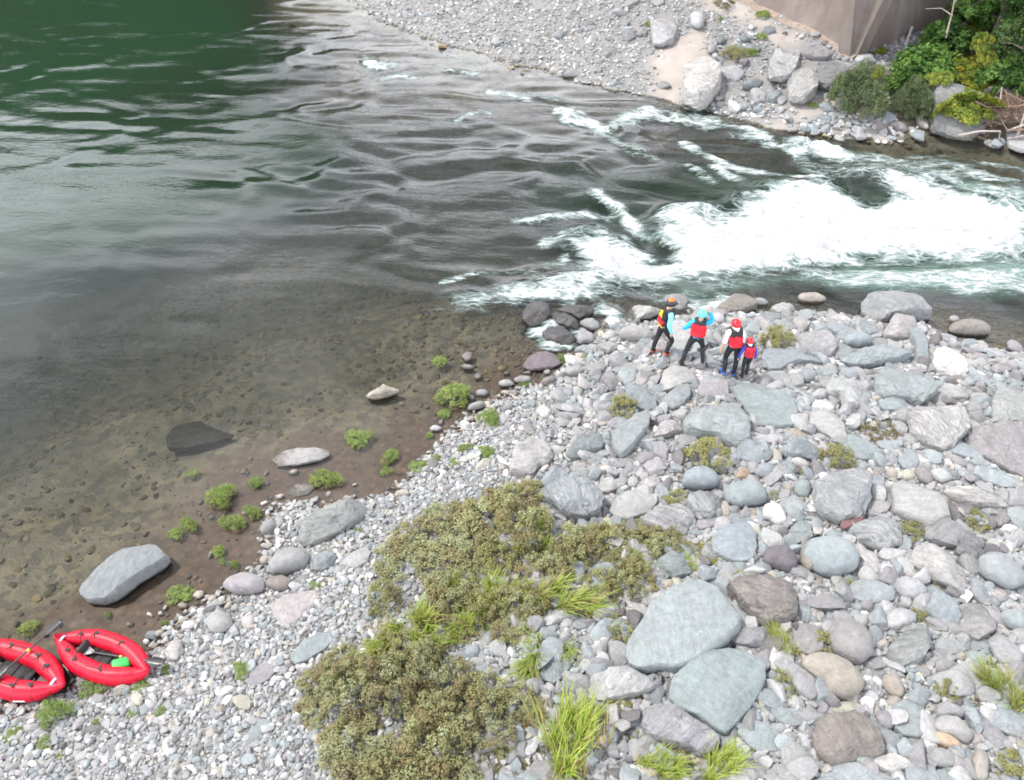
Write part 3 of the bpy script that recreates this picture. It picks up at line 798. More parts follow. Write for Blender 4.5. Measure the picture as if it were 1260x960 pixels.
# --- right hand water edge
rock('g','a','1064,384 1070,370 1080,362 1090,353 1108,352 1122,358 1130,368 1136,382 1133,392 1115,396 1095,396 1080,397 1070,390','largest grey boulder standing at the edge of the rapid','big rapid-edge boulder',k=0.9,lift=0.5)
rock('p','a','1083,414 1092,400 1105,387 1119,380 1127,386 1129,400 1124,414 1112,419 1095,419','pinkish pointed boulder leaning against the biggest water-edge boulder','pink pointed boulder',k=0.85)
rock('p','a','1073,408 1080,398 1088,393 1090,400 1082,410')
rock('l','a','1051,395 1058,392 1066,396 1072,403 1066,407 1056,403')
rock('b','a','1034,445 1045,434 1065,428 1085,422 1105,420 1118,420 1123,430 1118,440 1104,448 1085,452 1060,455 1042,453','long lying blue-grey boulder behind the big pale-topped boulder','long lying boulder')
rock('b','s','1110,450 1120,440 1125,424 1128,405 1138,402 1145,412 1140,425 1132,440 1124,449')
rock('b','a','1079,470 1086,456 1098,449 1115,448 1135,456 1150,470 1148,484 1138,492 1122,500 1112,494 1094,490 1081,484','big pale-topped blue-grey boulder with a shaded slanted side','pale-topped boulder',k=0.8)
rock('w','a','1143,455 1150,440 1160,430 1175,424 1184,430 1190,448 1186,458 1175,463 1155,460','whitish craggy block at the right of the pale-topped boulder','whitish craggy block',k=0.8)
rock('n','r','1165,408 1172,398 1184,393 1198,393 1212,396 1218,406 1214,415 1198,417 1182,415 1170,413','brownish lumpy boulder on the right water edge','lumpy water-edge boulder')
rock('p','r','1165,396 1170,389 1180,389 1182,396 1172,401')
rock('b','s','1146,417 1154,411 1166,411 1178,416 1172,421 1154,422')
rock('l','s','1149,480 1156,473 1172,473 1186,478 1192,486 1184,493 1168,492 1154,488')
rock('l','s','1190,426 1200,419 1213,420 1215,429 1205,433 1194,432')
rock('l','s','1207,434 1215,429 1230,430 1240,437 1236,443 1222,443')
rock('m','r','1238,430 1242,421 1250,418 1257,428 1255,436 1244,437')
rock('m','a','1218,452 1228,444 1243,446 1250,456 1240,462 1224,462')
rock('b','s','1197,462 1206,457 1216,460 1218,472 1208,476')
rock('b','a','1237,470 1246,462 1260,466 1262,478 1246,478')
rock('g','s','1196,453 1204,449 1216,452 1218,458 1206,460')
rock('l','r','1191,450 1198,443 1206,445 1202,453')
rock('d','r','1126,450 1133,438 1142,441 1143,450 1136,456')
rock('t','r','1187,440 1192,435 1199,437 1196,444 1190,446')
rock('t','r','1207,446 1216,441 1228,442 1230,447 1216,450')
rock('b','s','1080,500 1092,491 1110,489 1118,497 1116,504 1100,506 1085,506')
rock('n','s','1162,466 1180,462 1196,463 1188,472 1172,472')
# --- middle of the bar
rock('l','a','628,580 630,562 636,545 650,537 665,537 677,548 680,562 672,572 663,575 655,585 640,585','faceted pale mauve boulder at the top corner of the gravel','faceted mauve boulder')
rock('b','a','695,560 705,548 718,532 732,528 742,532 743,545 738,555 722,560 712,566 702,566','dark blue-topped boulder half sunk in white gravel','dark blue-topped boulder',dark=0.85)
rock('b','s','751,545 755,533 768,522 785,510 798,508 802,514 798,528 785,542 773,555 763,562 754,557','smooth tilted oval slab pointing up to the right in front of the leafy shrub','tilted oval slab',dark=0.95)
rock('l','a','803,540 812,520 825,512 838,520 840,530 828,535 815,540')
rock('m','s','752,575 762,566 778,563 783,569 772,575 760,578')
rock('l','a','734,600 740,590 752,585 759,592 758,604 748,607 738,605')
rock('b','j','662,600 672,588 690,586 712,592 730,600 740,612 742,622 735,635 722,639 706,636 690,630 680,615','blue-grey domed boulder at the top right of the upper shrub patch','domed boulder',k=0.8)
rock('l','s','749,626 760,614 775,605 792,604 810,609 808,620 798,632 785,636 770,641 756,636','pale flat slab right of the blue-grey domed boulder','pale flat slab')
rock('p','a','788,600 798,586 808,583 813,592 808,600 797,604')
rock('l','r','769,596 776,586 784,586 787,596 780,602 773,601')
rock('w','r','759,603 766,594 774,599 771,606 762,607')
rock('w','r','753,522 758,516 766,518 763,527 756,529')
rock('w','r','737,575 745,572 755,577 750,582 740,582')
rock('l','r','790,566 797,559 805,558 804,565 795,570')
rock('w','r','812,561 818,556 828,559 826,566 815,567')
rock('l','r','727,560 733,555 740,557 739,564 731,565')
rock('t','r','614,575 620,571 624,575 621,580 615,580')
rock('g','r','674,578 680,573 687,574 684,582 677,583')
rock('w','r','664,580 668,573 676,571 675,578 668,582')
rock('m','r','742,535 747,526 753,531 752,538 745,540')
rock('b','r','837,598 842,582 855,574 870,573 882,583 886,595 880,601 865,604 848,602','rounded blue-grey boulder under the front edge of the bushy shrub','rounded boulder below the shrub')
rock('b','r','888,607 895,598 910,594 928,590 940,596 943,610 940,620 925,624 908,626 895,620','smooth loaf-shaped blue-grey boulder in the middle of the boulder field','loaf-shaped boulder')
rock('g','j','842,625 848,612 862,605 880,605 887,614 886,632 872,638 858,640 846,636')
rock('g','j','792,640 806,627 822,622 838,622 854,632 850,645 838,658 824,663 808,655','gnarly streaked grey rock at the right end of the upper shrub patch','gnarly streaked rock')
rock('b','a','962,555 968,543 985,540 1005,543 1015,553 1008,562 1000,570 985,566 965,562')
rock('l','s','995,525 1002,508 1018,505 1030,510 1036,525 1034,540 1022,542 1008,532')
rock('l','s','927,540 935,534 950,536 966,532 966,540 950,546 935,545')
rock('t','s','968,532 975,527 988,528 998,535 990,539 976,539')
rock('t','r','948,565 953,553 960,552 962,562 960,570 952,569')
rock('p','r','973,567 980,562 990,567 996,575 992,580 980,575')
rock('b','r','927,580 935,572 948,569 955,577 950,587 940,590 930,587')
rock('b','s','956,577 965,569 975,570 979,578 970,585 960,583')
rock('o','r','902,588 908,580 916,574 923,578 924,586 916,592 905,592','ochre stone right of the bushy shrub, the only golden one among grey','ochre stone',dark=0.9)
rock('p','r','888,594 892,586 899,587 901,593 895,598 889,597')
rock('t','r','886,625 890,617 897,616 899,626 896,636 890,637 886,633')
rock('w','r','937,632 942,622 952,619 962,622 966,636 964,645 955,647 945,640 938,637','pinkish white quartz stone below and right of the loaf-shaped boulder','quartz stone')
rock('b','s','958,622 966,614 978,610 988,615 994,628 985,635 975,640 966,638 962,630')
rock('b','r','976,606 980,594 990,590 999,594 998,605 990,613 980,612')
rock('g','a','1002,620 1004,600 1010,588 1025,584 1045,580 1065,578 1076,583 1072,598 1066,615 1058,628 1045,637 1025,640 1008,634','large square-shouldered grey boulder behind the thin red stone','square-shouldered boulder',k=0.75)
rock('m','s','853,648 860,640 878,637 892,638 894,645 880,648 862,653')
rock('t','a','916,634 922,625 932,623 934,632 928,641 918,640',dark=0.8)
rock('b','s','893,642 900,632 915,632 928,640 927,648 912,646 898,646')
rock('b','s','876,680 877,665 890,652 910,645 928,645 932,660 928,675 920,688 905,692 890,688','large flat blue-grey slab left of the purple round boulder','slab left of the purple boulder')
rock('b','s','905,560 915,545 925,538 933,550 940,562 930,572 915,570')
rock('b','a','893,568 900,556 912,552 916,562 908,573 897,574')
rock('g','s','828,548 836,537 852,534 859,542 855,549 840,551')
rock('w','r','929,570 934,562 942,570 936,574')
rock('t','r','964,602 968,594 975,594 975,604 968,610')
rock('m','r','945,600 952,592 962,592 962,600 952,604')
rock('w','r','962,589 966,582 974,581 976,588 970,592')
rock('b','s','970,655 976,645 990,641 1000,645 996,655 984,660')
# --- right side of the bar
rock('l','j','1117,532 1125,508 1145,500 1170,499 1185,500 1192,515 1188,530 1170,540 1160,552 1145,556 1132,546 1120,540','large pale layered slab with wavy ridges on its top','wavy layered slab')
rock('g','r','1101,515 1106,505 1116,501 1125,506 1124,517 1115,523 1105,522')
rock('b','s','1159,555 1162,545 1172,538 1182,540 1195,552 1202,565 1200,571 1185,565 1172,560')
rock('m','a','1196,545 1205,530 1222,522 1245,520 1275,520 1280,560 1275,592 1245,585 1228,575 1210,560 1200,555','huge mauve-grey boulder cut by the right edge of the picture','huge right-edge boulder',k=0.7)
rock('l','a','1212,510 1228,490 1245,478 1275,480 1275,516 1245,519 1226,518','broad pale crusty boulder behind the huge right-edge boulder',None,k=0.5)
rock('b','s','1200,584 1206,575 1218,575 1235,583 1245,595 1240,601 1225,600 1208,593','smooth long teal-grey stone tucked under the huge right-edge boulder','long teal stone')
rock('b','s','1102,565 1110,555 1122,552 1131,556 1128,570 1118,578 1106,575')
rock('b','s','1078,545 1088,538 1100,538 1113,543 1108,550 1095,554 1082,552')
rock('b','s','1030,560 1035,545 1045,536 1060,536 1078,550 1082,560 1075,566 1058,568 1045,565','broad blue-grey slab right of the round leafy bush','slab right of the round bush')
rock('y','r','1107,588 1110,580 1118,577 1126,581 1126,589 1118,593 1110,593','round pale yellow stone among white pebbles near the pale broad boulder','round yellow stone')
rock('d','r','1126,582 1132,574 1140,574 1146,585 1144,594 1136,597 1129,592',dark=1.4)
rock('l','r','1144,582 1150,577 1162,577 1170,585 1168,593 1156,596 1147,590')
rock('l','s','1095,630 1104,605 1110,594 1125,592 1142,600 1156,610 1162,625 1158,638 1148,642 1130,648 1112,640','large pale broad boulder in front of the round yellow stone','pale broad boulder',k=0.6)
rock('w','j','1162,608 1170,598 1185,594 1205,597 1218,605 1232,612 1235,622 1228,628 1205,626 1190,625 1178,618 1165,610','pinkish white banded rock in front of the long teal stone','pinkish white banded rock',dark=0.8)
rock('m','a','1215,645 1225,632 1240,628 1243,640 1232,648 1222,648',dark=0.85)
rock('b','s','1240,635 1248,627 1266,625 1266,650 1248,652 1242,645')
rock('g','a','1138,662 1142,648 1155,640 1172,641 1186,650 1193,660 1186,670 1172,677 1155,672','grey boulder with dark streaked front, behind the pale pocked boulder','streaked-front boulder')
rock('g','j','1052,655 1056,645 1070,636 1090,637 1106,645 1108,660 1104,670 1088,676 1068,675 1056,665','rough grey boulder right beside the thin red stone','rough boulder by the red stone')
rock('r','s','1032,648 1036,640 1050,636 1065,635 1062,640 1048,647 1036,651','thin dark red stone, the only red one in the boulder field','red stone',lift=1.6)
rock('d','r','1158,607 1163,600 1170,601 1169,610 1162,613')
rock('w','r','1160,600 1166,596 1176,596 1175,602 1168,603')
rock('m','r','1170,567 1175,560 1185,565 1188,575 1180,577 1172,573')
rock('m','r','1188,580 1190,571 1198,571 1200,580 1194,586')
rock('w','r','1161,574 1165,564 1172,569 1171,577 1164,578')
rock('w','r','1129,568 1136,563 1146,568 1143,574 1134,573')
rock('p','s','1191,530 1193,516 1202,516 1210,528 1212,538 1203,538 1195,536')
rock('g','r','1187,508 1192,496 1205,494 1209,504 1202,513 1192,513')
rock('b','s','1072,605 1076,590 1083,583 1092,588 1085,600 1076,612')
rock('t','r','1089,583 1093,575 1102,575 1105,585 1098,590 1091,589')
rock('w','r','1094,600 1099,593 1105,597 1103,603 1097,604')
rock('m','r','1085,568 1092,560 1102,561 1103,570 1096,575 1088,573')
rock('l','s','1062,628 1075,618 1090,617 1098,622 1088,632 1070,634')
rock('g','a','1089,618 1096,611 1103,614 1100,622 1092,622')
rock('u','r','938,690 941,680 950,673 966,671 976,678 980,690 976,700 965,706 950,699 940,697','round purple boulder, darkest stone in the middle of the field','purple round boulder',k=0.85)
rock('t','r','983,690 987,676 998,667 1010,672 1015,682 1010,692 1000,699 988,702','olive-tan rounded stone leaning on the grey dome behind the gnarled brown boulder','olive-tan leaning stone',dark=0.75)
rock('b','r','985,685 995,668 1015,660 1035,660 1050,670 1057,685 1050,700 1040,706 1020,710 1003,705','smooth grey dome with the olive-tan stone leaning on its left side','smooth grey dome')
rock('n','j','900,722 912,715 930,712 955,709 975,715 985,725 982,740 970,758 950,768 935,768 918,755 905,738','gnarled brown boulder with wavy bands right of the upper teal slab','gnarled brown boulder')
rock('m','a','896,790 905,775 920,770 938,772 950,778 945,790 928,798 910,796','pitted mauve boulder between the two teal slabs and the yellow grass','pitted mauve boulder')
rock('g','s','975,790 980,772 995,769 1010,770 1012,785 1008,800 990,806 978,800')
rock('m','r','1020,790 1025,772 1040,763 1058,766 1070,778 1072,792 1068,806 1050,815 1032,812 1022,803','round pitted grey boulder behind the tan boulder','round pitted boulder')
rock('b','s','958,672 965,660 985,652 1002,654 1000,662 985,668 970,673')
rock('g','a','921,698 930,690 940,690 944,700 935,706 925,703')
rock('l','s','880,718 886,704 900,699 905,708 898,720 886,723')
rock('b','s','1014,762 1018,748 1028,738 1040,742 1041,755 1036,764 1022,766')
rock('b','a','980,758 984,745 995,742 999,755 994,768 985,768')
rock('p','a','997,752 1002,744 1012,744 1013,758 1006,765 998,762')
rock('m','r','1058,748 1060,738 1070,735 1075,743 1072,752 1063,752','round reddish-brown cobble in front of the slab by the tiny tuft','reddish-brown cobble')
rock('w','r','870,703 874,697 882,698 884,704 878,708')
rock('w','r','1012,720 1018,716 1024,719 1022,724 1014,724')
rock('l','r','1022,712 1028,705 1037,706 1037,716 1030,723 1023,720')
rock('n','r','1001,716 1006,711 1013,713 1012,720 1004,722')
rock('b','s','1040,735 1050,720 1065,714 1088,719 1100,728 1095,738 1078,742 1060,742','low blue-grey slab right of the tiny yellow-green tuft','slab by the tiny tuft')
rock('b','s','1014,745 1018,737 1027,732 1030,738 1024,745')
rock('b','s','880,700 888,692 905,694 915,700 905,706 890,705')
rock('m','j','1172,680 1180,672 1195,654 1204,658 1208,672 1206,684 1195,690 1182,690',None,dark=0.8)
rock('l','a','1124,692 1130,680 1142,672 1160,672 1172,680 1182,692 1188,706 1182,720 1172,728 1160,720 1148,714 1135,702','large pale pocked boulder in the right of the boulder field','pale pocked boulder')
rock('b','r','1206,700 1212,685 1225,680 1238,682 1248,695 1254,708 1250,720 1235,724 1222,718 1210,710','egg-shaped blue-grey boulder near the right edge, right of the pocked boulder','egg-shaped boulder')
rock('l','r','1102,725 1106,713 1118,709 1132,715 1140,728 1135,735 1122,738 1108,735')
rock('l','r','1108,742 1113,734 1122,735 1122,744 1115,749')
rock('b','s','1137,750 1142,735 1150,725 1162,722 1172,730 1176,745 1174,760 1166,770 1155,770 1145,762','upright blue-grey boulder in front of the pale pocked boulder','upright blue-grey boulder',k=0.7)
rock('l','r','1088,772 1092,758 1105,749 1120,752 1130,757 1125,768 1112,776 1098,778')
rock('g','a','1175,775 1184,758 1195,745 1210,742 1222,750 1226,763 1220,775 1205,783 1190,788 1178,782','grey peaked boulder right of the upright blue-grey boulder','grey peaked boulder',k=0.75)
rock('g','j','1090,800 1105,788 1125,776 1140,770 1150,772 1152,782 1145,795 1125,812 1105,818 1092,816 1088,808','long streaky grey boulder slanting up to the right','slanting streaky boulder')
rock('g','s','1148,798 1155,789 1170,786 1185,789 1190,798 1178,804 1160,806 1150,803')
rock('b','s','1188,796 1200,788 1212,785 1220,790 1218,798 1204,800 1192,802')
rock('b','s','1192,730 1198,715 1208,712 1214,722 1210,735 1200,740')
rock('b','r','1230,760 1238,752 1255,750 1264,755 1264,772 1248,778 1238,772')
rock('g','r','1244,780 1252,774 1264,772 1264,792 1250,790')
rock('l','s','1220,798 1222,786 1235,782 1250,788 1258,796 1256,810 1240,818 1225,815 1221,806')
rock('b','s','1100,680 1106,670 1116,660 1124,662 1122,672 1112,681 1103,683')
rock('u','a','1105,708 1108,698 1118,702 1127,712 1118,714')
rock('m','r','1087,705 1093,698 1105,699 1108,705 1098,710')
rock('l','r','1210,675 1216,664 1226,662 1231,670 1226,678 1216,679')
rock('b','s','1062,686 1068,682 1080,683 1082,688 1074,691')
rock('t','s','1152,784 1158,776 1172,777 1174,783 1162,787')
rock('b','r','1217,742 1221,735 1230,735 1231,743 1224,748')
rock('p','r','1221,732 1226,725 1238,727 1239,736 1230,738')
rock('p','r','1230,778 1236,772 1242,777 1243,785 1236,784')
rock('d','r','1176,732 1182,725 1193,728 1195,736 1184,737',dark=1.4)
rock('l','s','1075,712 1080,706 1092,706 1096,712 1086,716')
rock('l','s','1052,705 1060,694 1075,692 1086,700 1082,708 1068,712')
rock('b','r','1068,785 1072,772 1082,770 1087,780 1084,790 1074,792')
rock('b','s','1118,686 1122,679 1131,678 1132,684 1125,689')
rock('l','s','1086,680 1092,676 1100,678 1098,682 1090,683')
# --- front of the bar
rock('l','a','722,840 730,829 750,824 770,822 785,828 800,832 807,840 800,850 780,856 760,860 740,863 728,858','pale faceted rock left of the lower teal slab','pale faceted rock')
rock('m','j','789,885 790,874 805,869 825,870 845,880 862,888 878,900 882,910 872,922 858,930 845,922 820,915 800,905','streaky mauve boulder below the lower teal slab','streaky mauve boulder')
rock('B','s','768,800 775,785 790,768 806,745 825,730 845,722 870,720 890,730 903,750 911,765 908,775 890,790 868,803 845,816 828,821 805,818 785,820 772,815','upper and larger of the two big pale teal slabs','upper teal slab',k=0.42)
rock('B','s','822,855 830,838 845,825 862,812 885,804 905,803 925,808 945,820 942,838 930,855 915,870 900,882 880,896 865,890 850,880 830,870','lower and smoother of the two big teal slabs','lower teal slab',k=0.42)
rock('b','j','664,825 675,815 695,803 712,802 705,815 697,830 680,840 668,835',None,k=0.35)
rock('p','r','733,812 738,804 748,803 752,810 748,819 741,822')
rock('g','s','770,920 778,910 790,910 795,925 790,935 778,935')
rock('b','a','803,690 815,685 830,682 842,681 850,692 850,705 840,710 828,713 815,700','grey wedge boulder at the right end of the shrub patch behind the upper teal slab','wedge boulder behind the teal slab')
rock('l','s','732,694 745,687 760,684 770,689 768,697 750,699')
rock('g','a','802,714 808,709 815,712 815,722 806,724')
rock('g','s','777,745 785,740 797,740 796,750 785,754')
rock('w','r','777,756 782,751 788,753 789,759 781,761')
rock('b','s','908,902 915,892 935,890 952,895 962,908 964,918 950,924 930,925 918,918','flat blue-grey boulder in front of the lower teal slab','flat boulder by the lower teal slab')
rock('g','s','960,940 965,920 975,914 988,920 1000,932 1008,942 1000,947 985,946 970,948')
rock('n','a','998,918 1000,905 1012,890 1028,880 1050,877 1070,880 1082,890 1085,905 1083,920 1070,930 1050,937 1030,943 1015,940 1004,930','rough brown block with a pitted top near the front of the picture','rough brown block',k=0.75)
rock('b','s','1005,962 1015,950 1040,942 1060,942 1085,952 1100,962 1100,975 1005,975','blue-grey slab cut by the bottom edge below the rough brown block',None)
rock('t','r','988,818 995,808 1010,804 1030,808 1048,818 1056,832 1058,846 1048,854 1030,858 1015,852 1012,840 1000,830','smooth tan boulder with a rounded lobe right of the mauve plank-like stone','smooth tan boulder',dark=0.92)
rock('m','s','953,818 962,811 975,815 990,828 1004,840 1002,852 990,859 978,850 965,832','long mauve plank-like stone slanting down beside the tan boulder','mauve plank stone')
rock('b','s','952,878 962,872 980,875 990,885 985,893 970,893 958,888')
rock('y','s','1020,872 1028,866 1045,864 1058,868 1055,874 1038,877 1024,876')
rock('m','s','996,876 1005,865 1016,862 1020,872 1012,878')
rock('b','r','880,918 888,908 902,906 906,915 900,922 888,922')
rock('u','a','907,945 912,933 922,929 931,935 930,946 920,951',dark=1.3)
rock('y','r','929,932 935,926 943,925 945,931 937,934')
rock('t','r','1008,948 1013,942 1021,940 1025,946 1019,953 1011,953','egg-shaped cream stone at the foot of the rough brown block','cream egg stone',dark=1.2)
rock('g','s','952,962 962,952 980,950 995,958 995,970 955,970')
rock('w','r','962,908 967,898 974,900 975,908 968,915')
rock('n','r','914,888 920,879 927,881 925,889 917,891')
rock('l','r','939,870 945,862 956,862 958,869 948,872')
rock('t','r','1085,840 1090,832 1102,830 1110,840 1110,852 1104,858 1094,855 1088,848',dark=0.82)
rock('t','r','1088,866 1095,857 1106,856 1111,864 1104,870 1094,872',dark=0.82)
rock('w','r','1072,838 1076,831 1085,834 1086,842 1080,847')
rock('w','r','1060,836 1066,828 1073,829 1072,838 1064,840')
rock('w','r','1075,830 1079,826 1087,827 1087,832 1080,833')
rock('w','r','1070,858 1076,849 1086,850 1082,856 1074,862')
rock('w','r','1078,866 1084,860 1091,863 1088,870 1081,871')
rock('w','r','1060,848 1066,843 1075,845 1073,851 1064,852')
rock('m','r','1077,885 1082,876 1092,874 1098,883 1096,894 1088,897 1080,892')
rock('b','s','1097,895 1096,878 1106,870 1125,863 1140,868 1140,885 1136,898 1120,905 1105,903','broad blue-grey boulder between the brown block and the two joined grey ones','broad front boulder')
rock('g','r','1150,878 1156,868 1168,863 1182,868 1188,878 1180,884 1165,884 1154,884')
rock('g','r','1148,895 1155,885 1168,881 1182,884 1190,895 1192,908 1182,915 1168,908 1155,903','rounded grey boulder behind the orange stone','boulder behind the orange stone')
rock('b','a','1185,872 1198,870 1212,875 1216,884 1205,895 1195,902 1192,890')
rock('o','r','1147,907 1152,901 1164,902 1175,910 1181,918 1175,923 1160,920 1150,914','orange oval stone near the front right corner','orange oval stone')
rock('w','j','1123,910 1128,906 1142,910 1152,918 1156,924 1145,925 1132,919')
rock('y','r','1132,900 1137,893 1147,893 1150,901 1143,908 1135,907')
rock('w','a','1072,940 1080,932 1098,926 1112,930 1122,936 1120,943 1105,948 1092,952 1080,947','large pinkish white stone right of the cream egg stone','large white front stone',dark=0.95)
rock('g','r','1141,932 1148,924 1160,921 1172,926 1176,936 1168,944 1154,944 1145,940')
rock('t','r','1193,950 1198,936 1206,926 1218,924 1220,932 1212,948 1204,960 1195,958',dark=0.85)
rock('p','r','1192,912 1198,904 1209,902 1212,908 1204,916 1196,917')
rock('m','s','1206,898 1215,890 1228,896 1236,908 1232,918 1222,920 1212,912')
rock('b','s','1214,886 1225,878 1245,874 1266,876 1266,905 1245,906 1230,900 1220,892')
rock('b','s','1084,912 1086,897 1096,899 1108,906 1104,922 1092,926 1085,922')
rock('l','s','1165,850 1172,826 1190,818 1215,816 1230,828 1222,845 1200,850 1180,848','pale slab behind the low shrub and tall grass at lower right','slab behind the tall grass')
rock('g','a','1148,822 1155,810 1170,808 1180,812 1178,822 1165,826 1152,828')
rock('m','a','1064,822 1070,808 1082,805 1095,812 1098,818 1085,824 1072,826')
rock('b','s','1180,812 1188,802 1205,802 1217,808 1215,815 1195,816')
rock('b','s','1112,962 1118,945 1132,939 1148,945 1155,955 1150,970 1115,970')
rock('b','s','1145,965 1152,952 1168,948 1180,958 1182,970 1148,970')
rock('b','s','1178,935 1182,922 1195,920 1200,930 1194,940 1184,942')
rock('b','s','1103,823 1110,818 1125,819 1126,825 1112,826')
rock('t','s','1124,818 1130,814 1142,819 1142,824 1130,822')
rock('y','s','1113,834 1120,826 1132,823 1132,829 1122,836')
rock('t','r','1111,862 1115,856 1124,857 1126,863 1118,867')
rock('b','s','1222,935 1230,925 1246,925 1248,938 1232,940')
rock('p','a','1208,958 1214,949 1226,949 1232,958 1222,964')
# --- left: in and beside the brown shallows
rock('b','s','111,728 118,712 128,692 140,681 162,675 185,677 202,688 197,697 178,712 160,732 148,739 125,738','big blue-topped boulder standing alone in the brown shallows above the rafts','lone shallows boulder',k=0.62,lift=0.5,dark=0.85)
rock('g','s','336,567 342,559 360,553 385,552 402,555 405,562 395,570 370,575 348,576','long flat grey boulder lying in the brown mud farthest up the shallows','long mud boulder',lift=0.5)
rock('g','a','374,655 376,640 388,626 405,615 425,611 442,612 447,622 438,637 420,654 402,664 385,670 374,668','large slanting grey boulder where mud meets gravel','slanting mud-edge boulder',k=0.75)
rock('p','s','354,607 362,597 375,594 389,599 380,608 365,612','thin flat pinkish stone in the mud in front of the long mud boulder',None,k=0.25)
rock('g','r','332,700 336,685 348,676 366,674 380,682 378,695 365,701 350,708 338,708','rounded grey boulder at the gravel edge below the slanting boulder','gravel-edge grey boulder')
rock('b','a','381,692 390,680 402,678 413,685 410,697 398,702 384,701')
rock('m','r','274,722 280,712 296,704 312,707 327,716 326,728 312,732 290,732','pale mauve domed boulder on the mud edge','mauve domed boulder',dark=1.15)
rock('n','r','326,720 330,710 348,708 362,715 358,726 342,728')
rock('l','r','253,765 258,755 268,751 282,758 288,772 275,780 262,778')
rock('g','r','321,650 325,640 335,638 340,648 333,657 323,657')
rock('t','a','449,484 458,476 470,472 486,474 490,480 478,487 465,492 454,491','angular tan stone alone in the clear shallows','lone tan stone',lift=0.9)
rock('x','s','207,540 212,527 240,520 268,532 288,535 270,545 240,552 215,552','dark sunken boulder just breaking the surface of the clear water','sunken dark boulder',k=0.4,lift=-0.15,dark=1.25)
rock('p','s','332,745 345,735 365,730 385,728 392,738 380,752 362,770 345,762',None,k=0.22,dark=0.9)
rock('m','s','304,838 310,825 322,815 338,813 342,822 332,835 318,844','smooth mauve slab set flat in the gravel beside a small yellow-green tuft','mauve gravel slab',k=0.25)
rock('b','s','360,808 370,792 385,782 405,778 412,785 400,800 382,812 368,815',None,k=0.25)
rock('b','s','298,918 306,900 318,887 330,888 325,900 312,915',None,k=0.2)
rock('w','a','203,802 206,790 218,788 226,800 222,812 210,812',dark=0.85)
rock('l','s','418,695 430,682 448,672 455,680 452,692 440,700',None,k=0.25)
rock('t','r','485,611 490,603 500,602 506,608 500,612 490,613')
for cl, ol in (('g', '583,485 588,479 598,479 602,485 597,491 588,490'), ('g', '612,472 618,467 628,467 634,474 628,478 616,479'), ('g', '630,468 640,462 652,463 655,470 645,474 636,473'),
               ('g', '574,505 582,497 592,493 600,496 592,504 580,507'), ('g', '618,502 622,495 630,494 632,501 626,506 619,506'), ('n', '567,440 572,433 581,434 581,444 574,448'),
               ('n', '566,450 572,448 580,450 585,455 578,458 570,456'), ('g', '583,464 587,458 593,461 592,468 585,469'), ('l', '528,528 533,523 541,524 545,530 538,533 530,532'),
               ('t', '615,482 622,480 630,484 626,488 617,486'), ('t', '608,489 612,485 618,487 616,491 610,491'), ('l', '574,485 578,485 585,491 583,495 577,492'), ('g', '539,520 543,514 546,519 545,524 540,524'),
               ('t', '573,517 580,511 586,514 583,519 576,520'), ('n', '619,460 624,456 628,460 626,463 620,463'), ('t', '237,735 241,727 250,727 252,734 247,738'), ('t', '255,737 260,732 267,734 267,740 259,742'),
               ('t', '217,745 222,741 231,744 231,749 223,750'), ('t', '219,767 224,759 231,759 233,764 226,769'), ('w', '223,770 230,764 240,764 242,771 235,775 226,775'), ('t', '189,783 193,776 200,775 202,780 196,785'),
               ('t', '276,749 281,740 286,740 284,749 279,751'), ('l', '284,750 288,742 294,746 293,752 287,753'), ('t', '320,690 326,683 332,686 331,694 324,695'), ('w', '355,582 360,577 367,578 366,584 360,586'),
               ('w', '340,612 345,607 350,610 347,615 342,615')):
    rock(cl, 'r', ol, lift=0.6)
# --- far bank
rock('w','j','835,112 845,90 852,78 866,66 880,72 886,85 885,98 877,110 864,120 850,124 837,120','huge white-topped boulder at the far waterline','white far-bank boulder',k=0.85,dark=0.85)
rock('l','a','801,46 803,25 808,16 822,15 833,25 832,35 825,44 812,48','tall pale block on the far gravel left of the sand','pale far block',k=0.8)
rock('l','r','848,30 852,18 862,14 868,22 864,32 855,35')
rock('g','s','762,8 775,0 787,-4 785,4 772,9'); rock('g','s','802,5 808,-3 819,-3 816,5 808,8')
rock('b','a','912,107 920,95 930,90 939,92 938,102 930,107 918,109','dark teal angular boulder on the far bank sand','far teal boulder',dark=0.7)
rock('b','r','926,118 930,112 938,112 938,119 932,122',dark=0.8); rock('b','a','942,118 948,110 958,106 964,112 960,120 950,123',dark=0.8)
rock('l','a','887,88 892,76 900,74 908,82 915,90 905,95 894,92'); rock('m','a','908,77 914,68 920,66 921,75 915,80',dark=0.8)
rock('b','a','914,56 922,51 932,52 937,58 930,63 918,60',dark=0.8); rock('b','r','880,50 884,42 892,43 892,51 884,54',dark=0.6)
rock('b','r','909,48 914,43 922,44 923,50 915,52',dark=0.6); rock('g','r','869,62 874,52 881,54 880,62 873,65')
rock('l','j','935,92 940,82 955,68 975,54 990,48 998,55 985,70 970,85 955,92','long pale bedrock rib slanting up towards the concrete wall','pale bedrock rib',k=0.5)
rock('l','j','962,115 970,95 985,80 1000,75 1010,85 1005,100 995,112 975,120','pale grey bedrock hump below the wall corner','bedrock hump',k=0.6)
rock('m','j','1000,100 1008,85 1020,75 1035,72 1044,80 1042,92 1028,100 1010,105','mauve bedrock hump right of the pale one under the wall corner','mauve bedrock hump',k=0.65,dark=0.85)
rock('m','a','990,68 998,55 1012,62 1024,68 1015,72 1000,72'); rock('m','j','1035,98 1050,85 1065,78 1078,78 1078,95 1070,104 1050,105','mauve bedrock between the wall corner and the leafy bush',None,dark=0.9)
rock('l','a','1050,74 1060,66 1074,64 1077,76 1062,79')
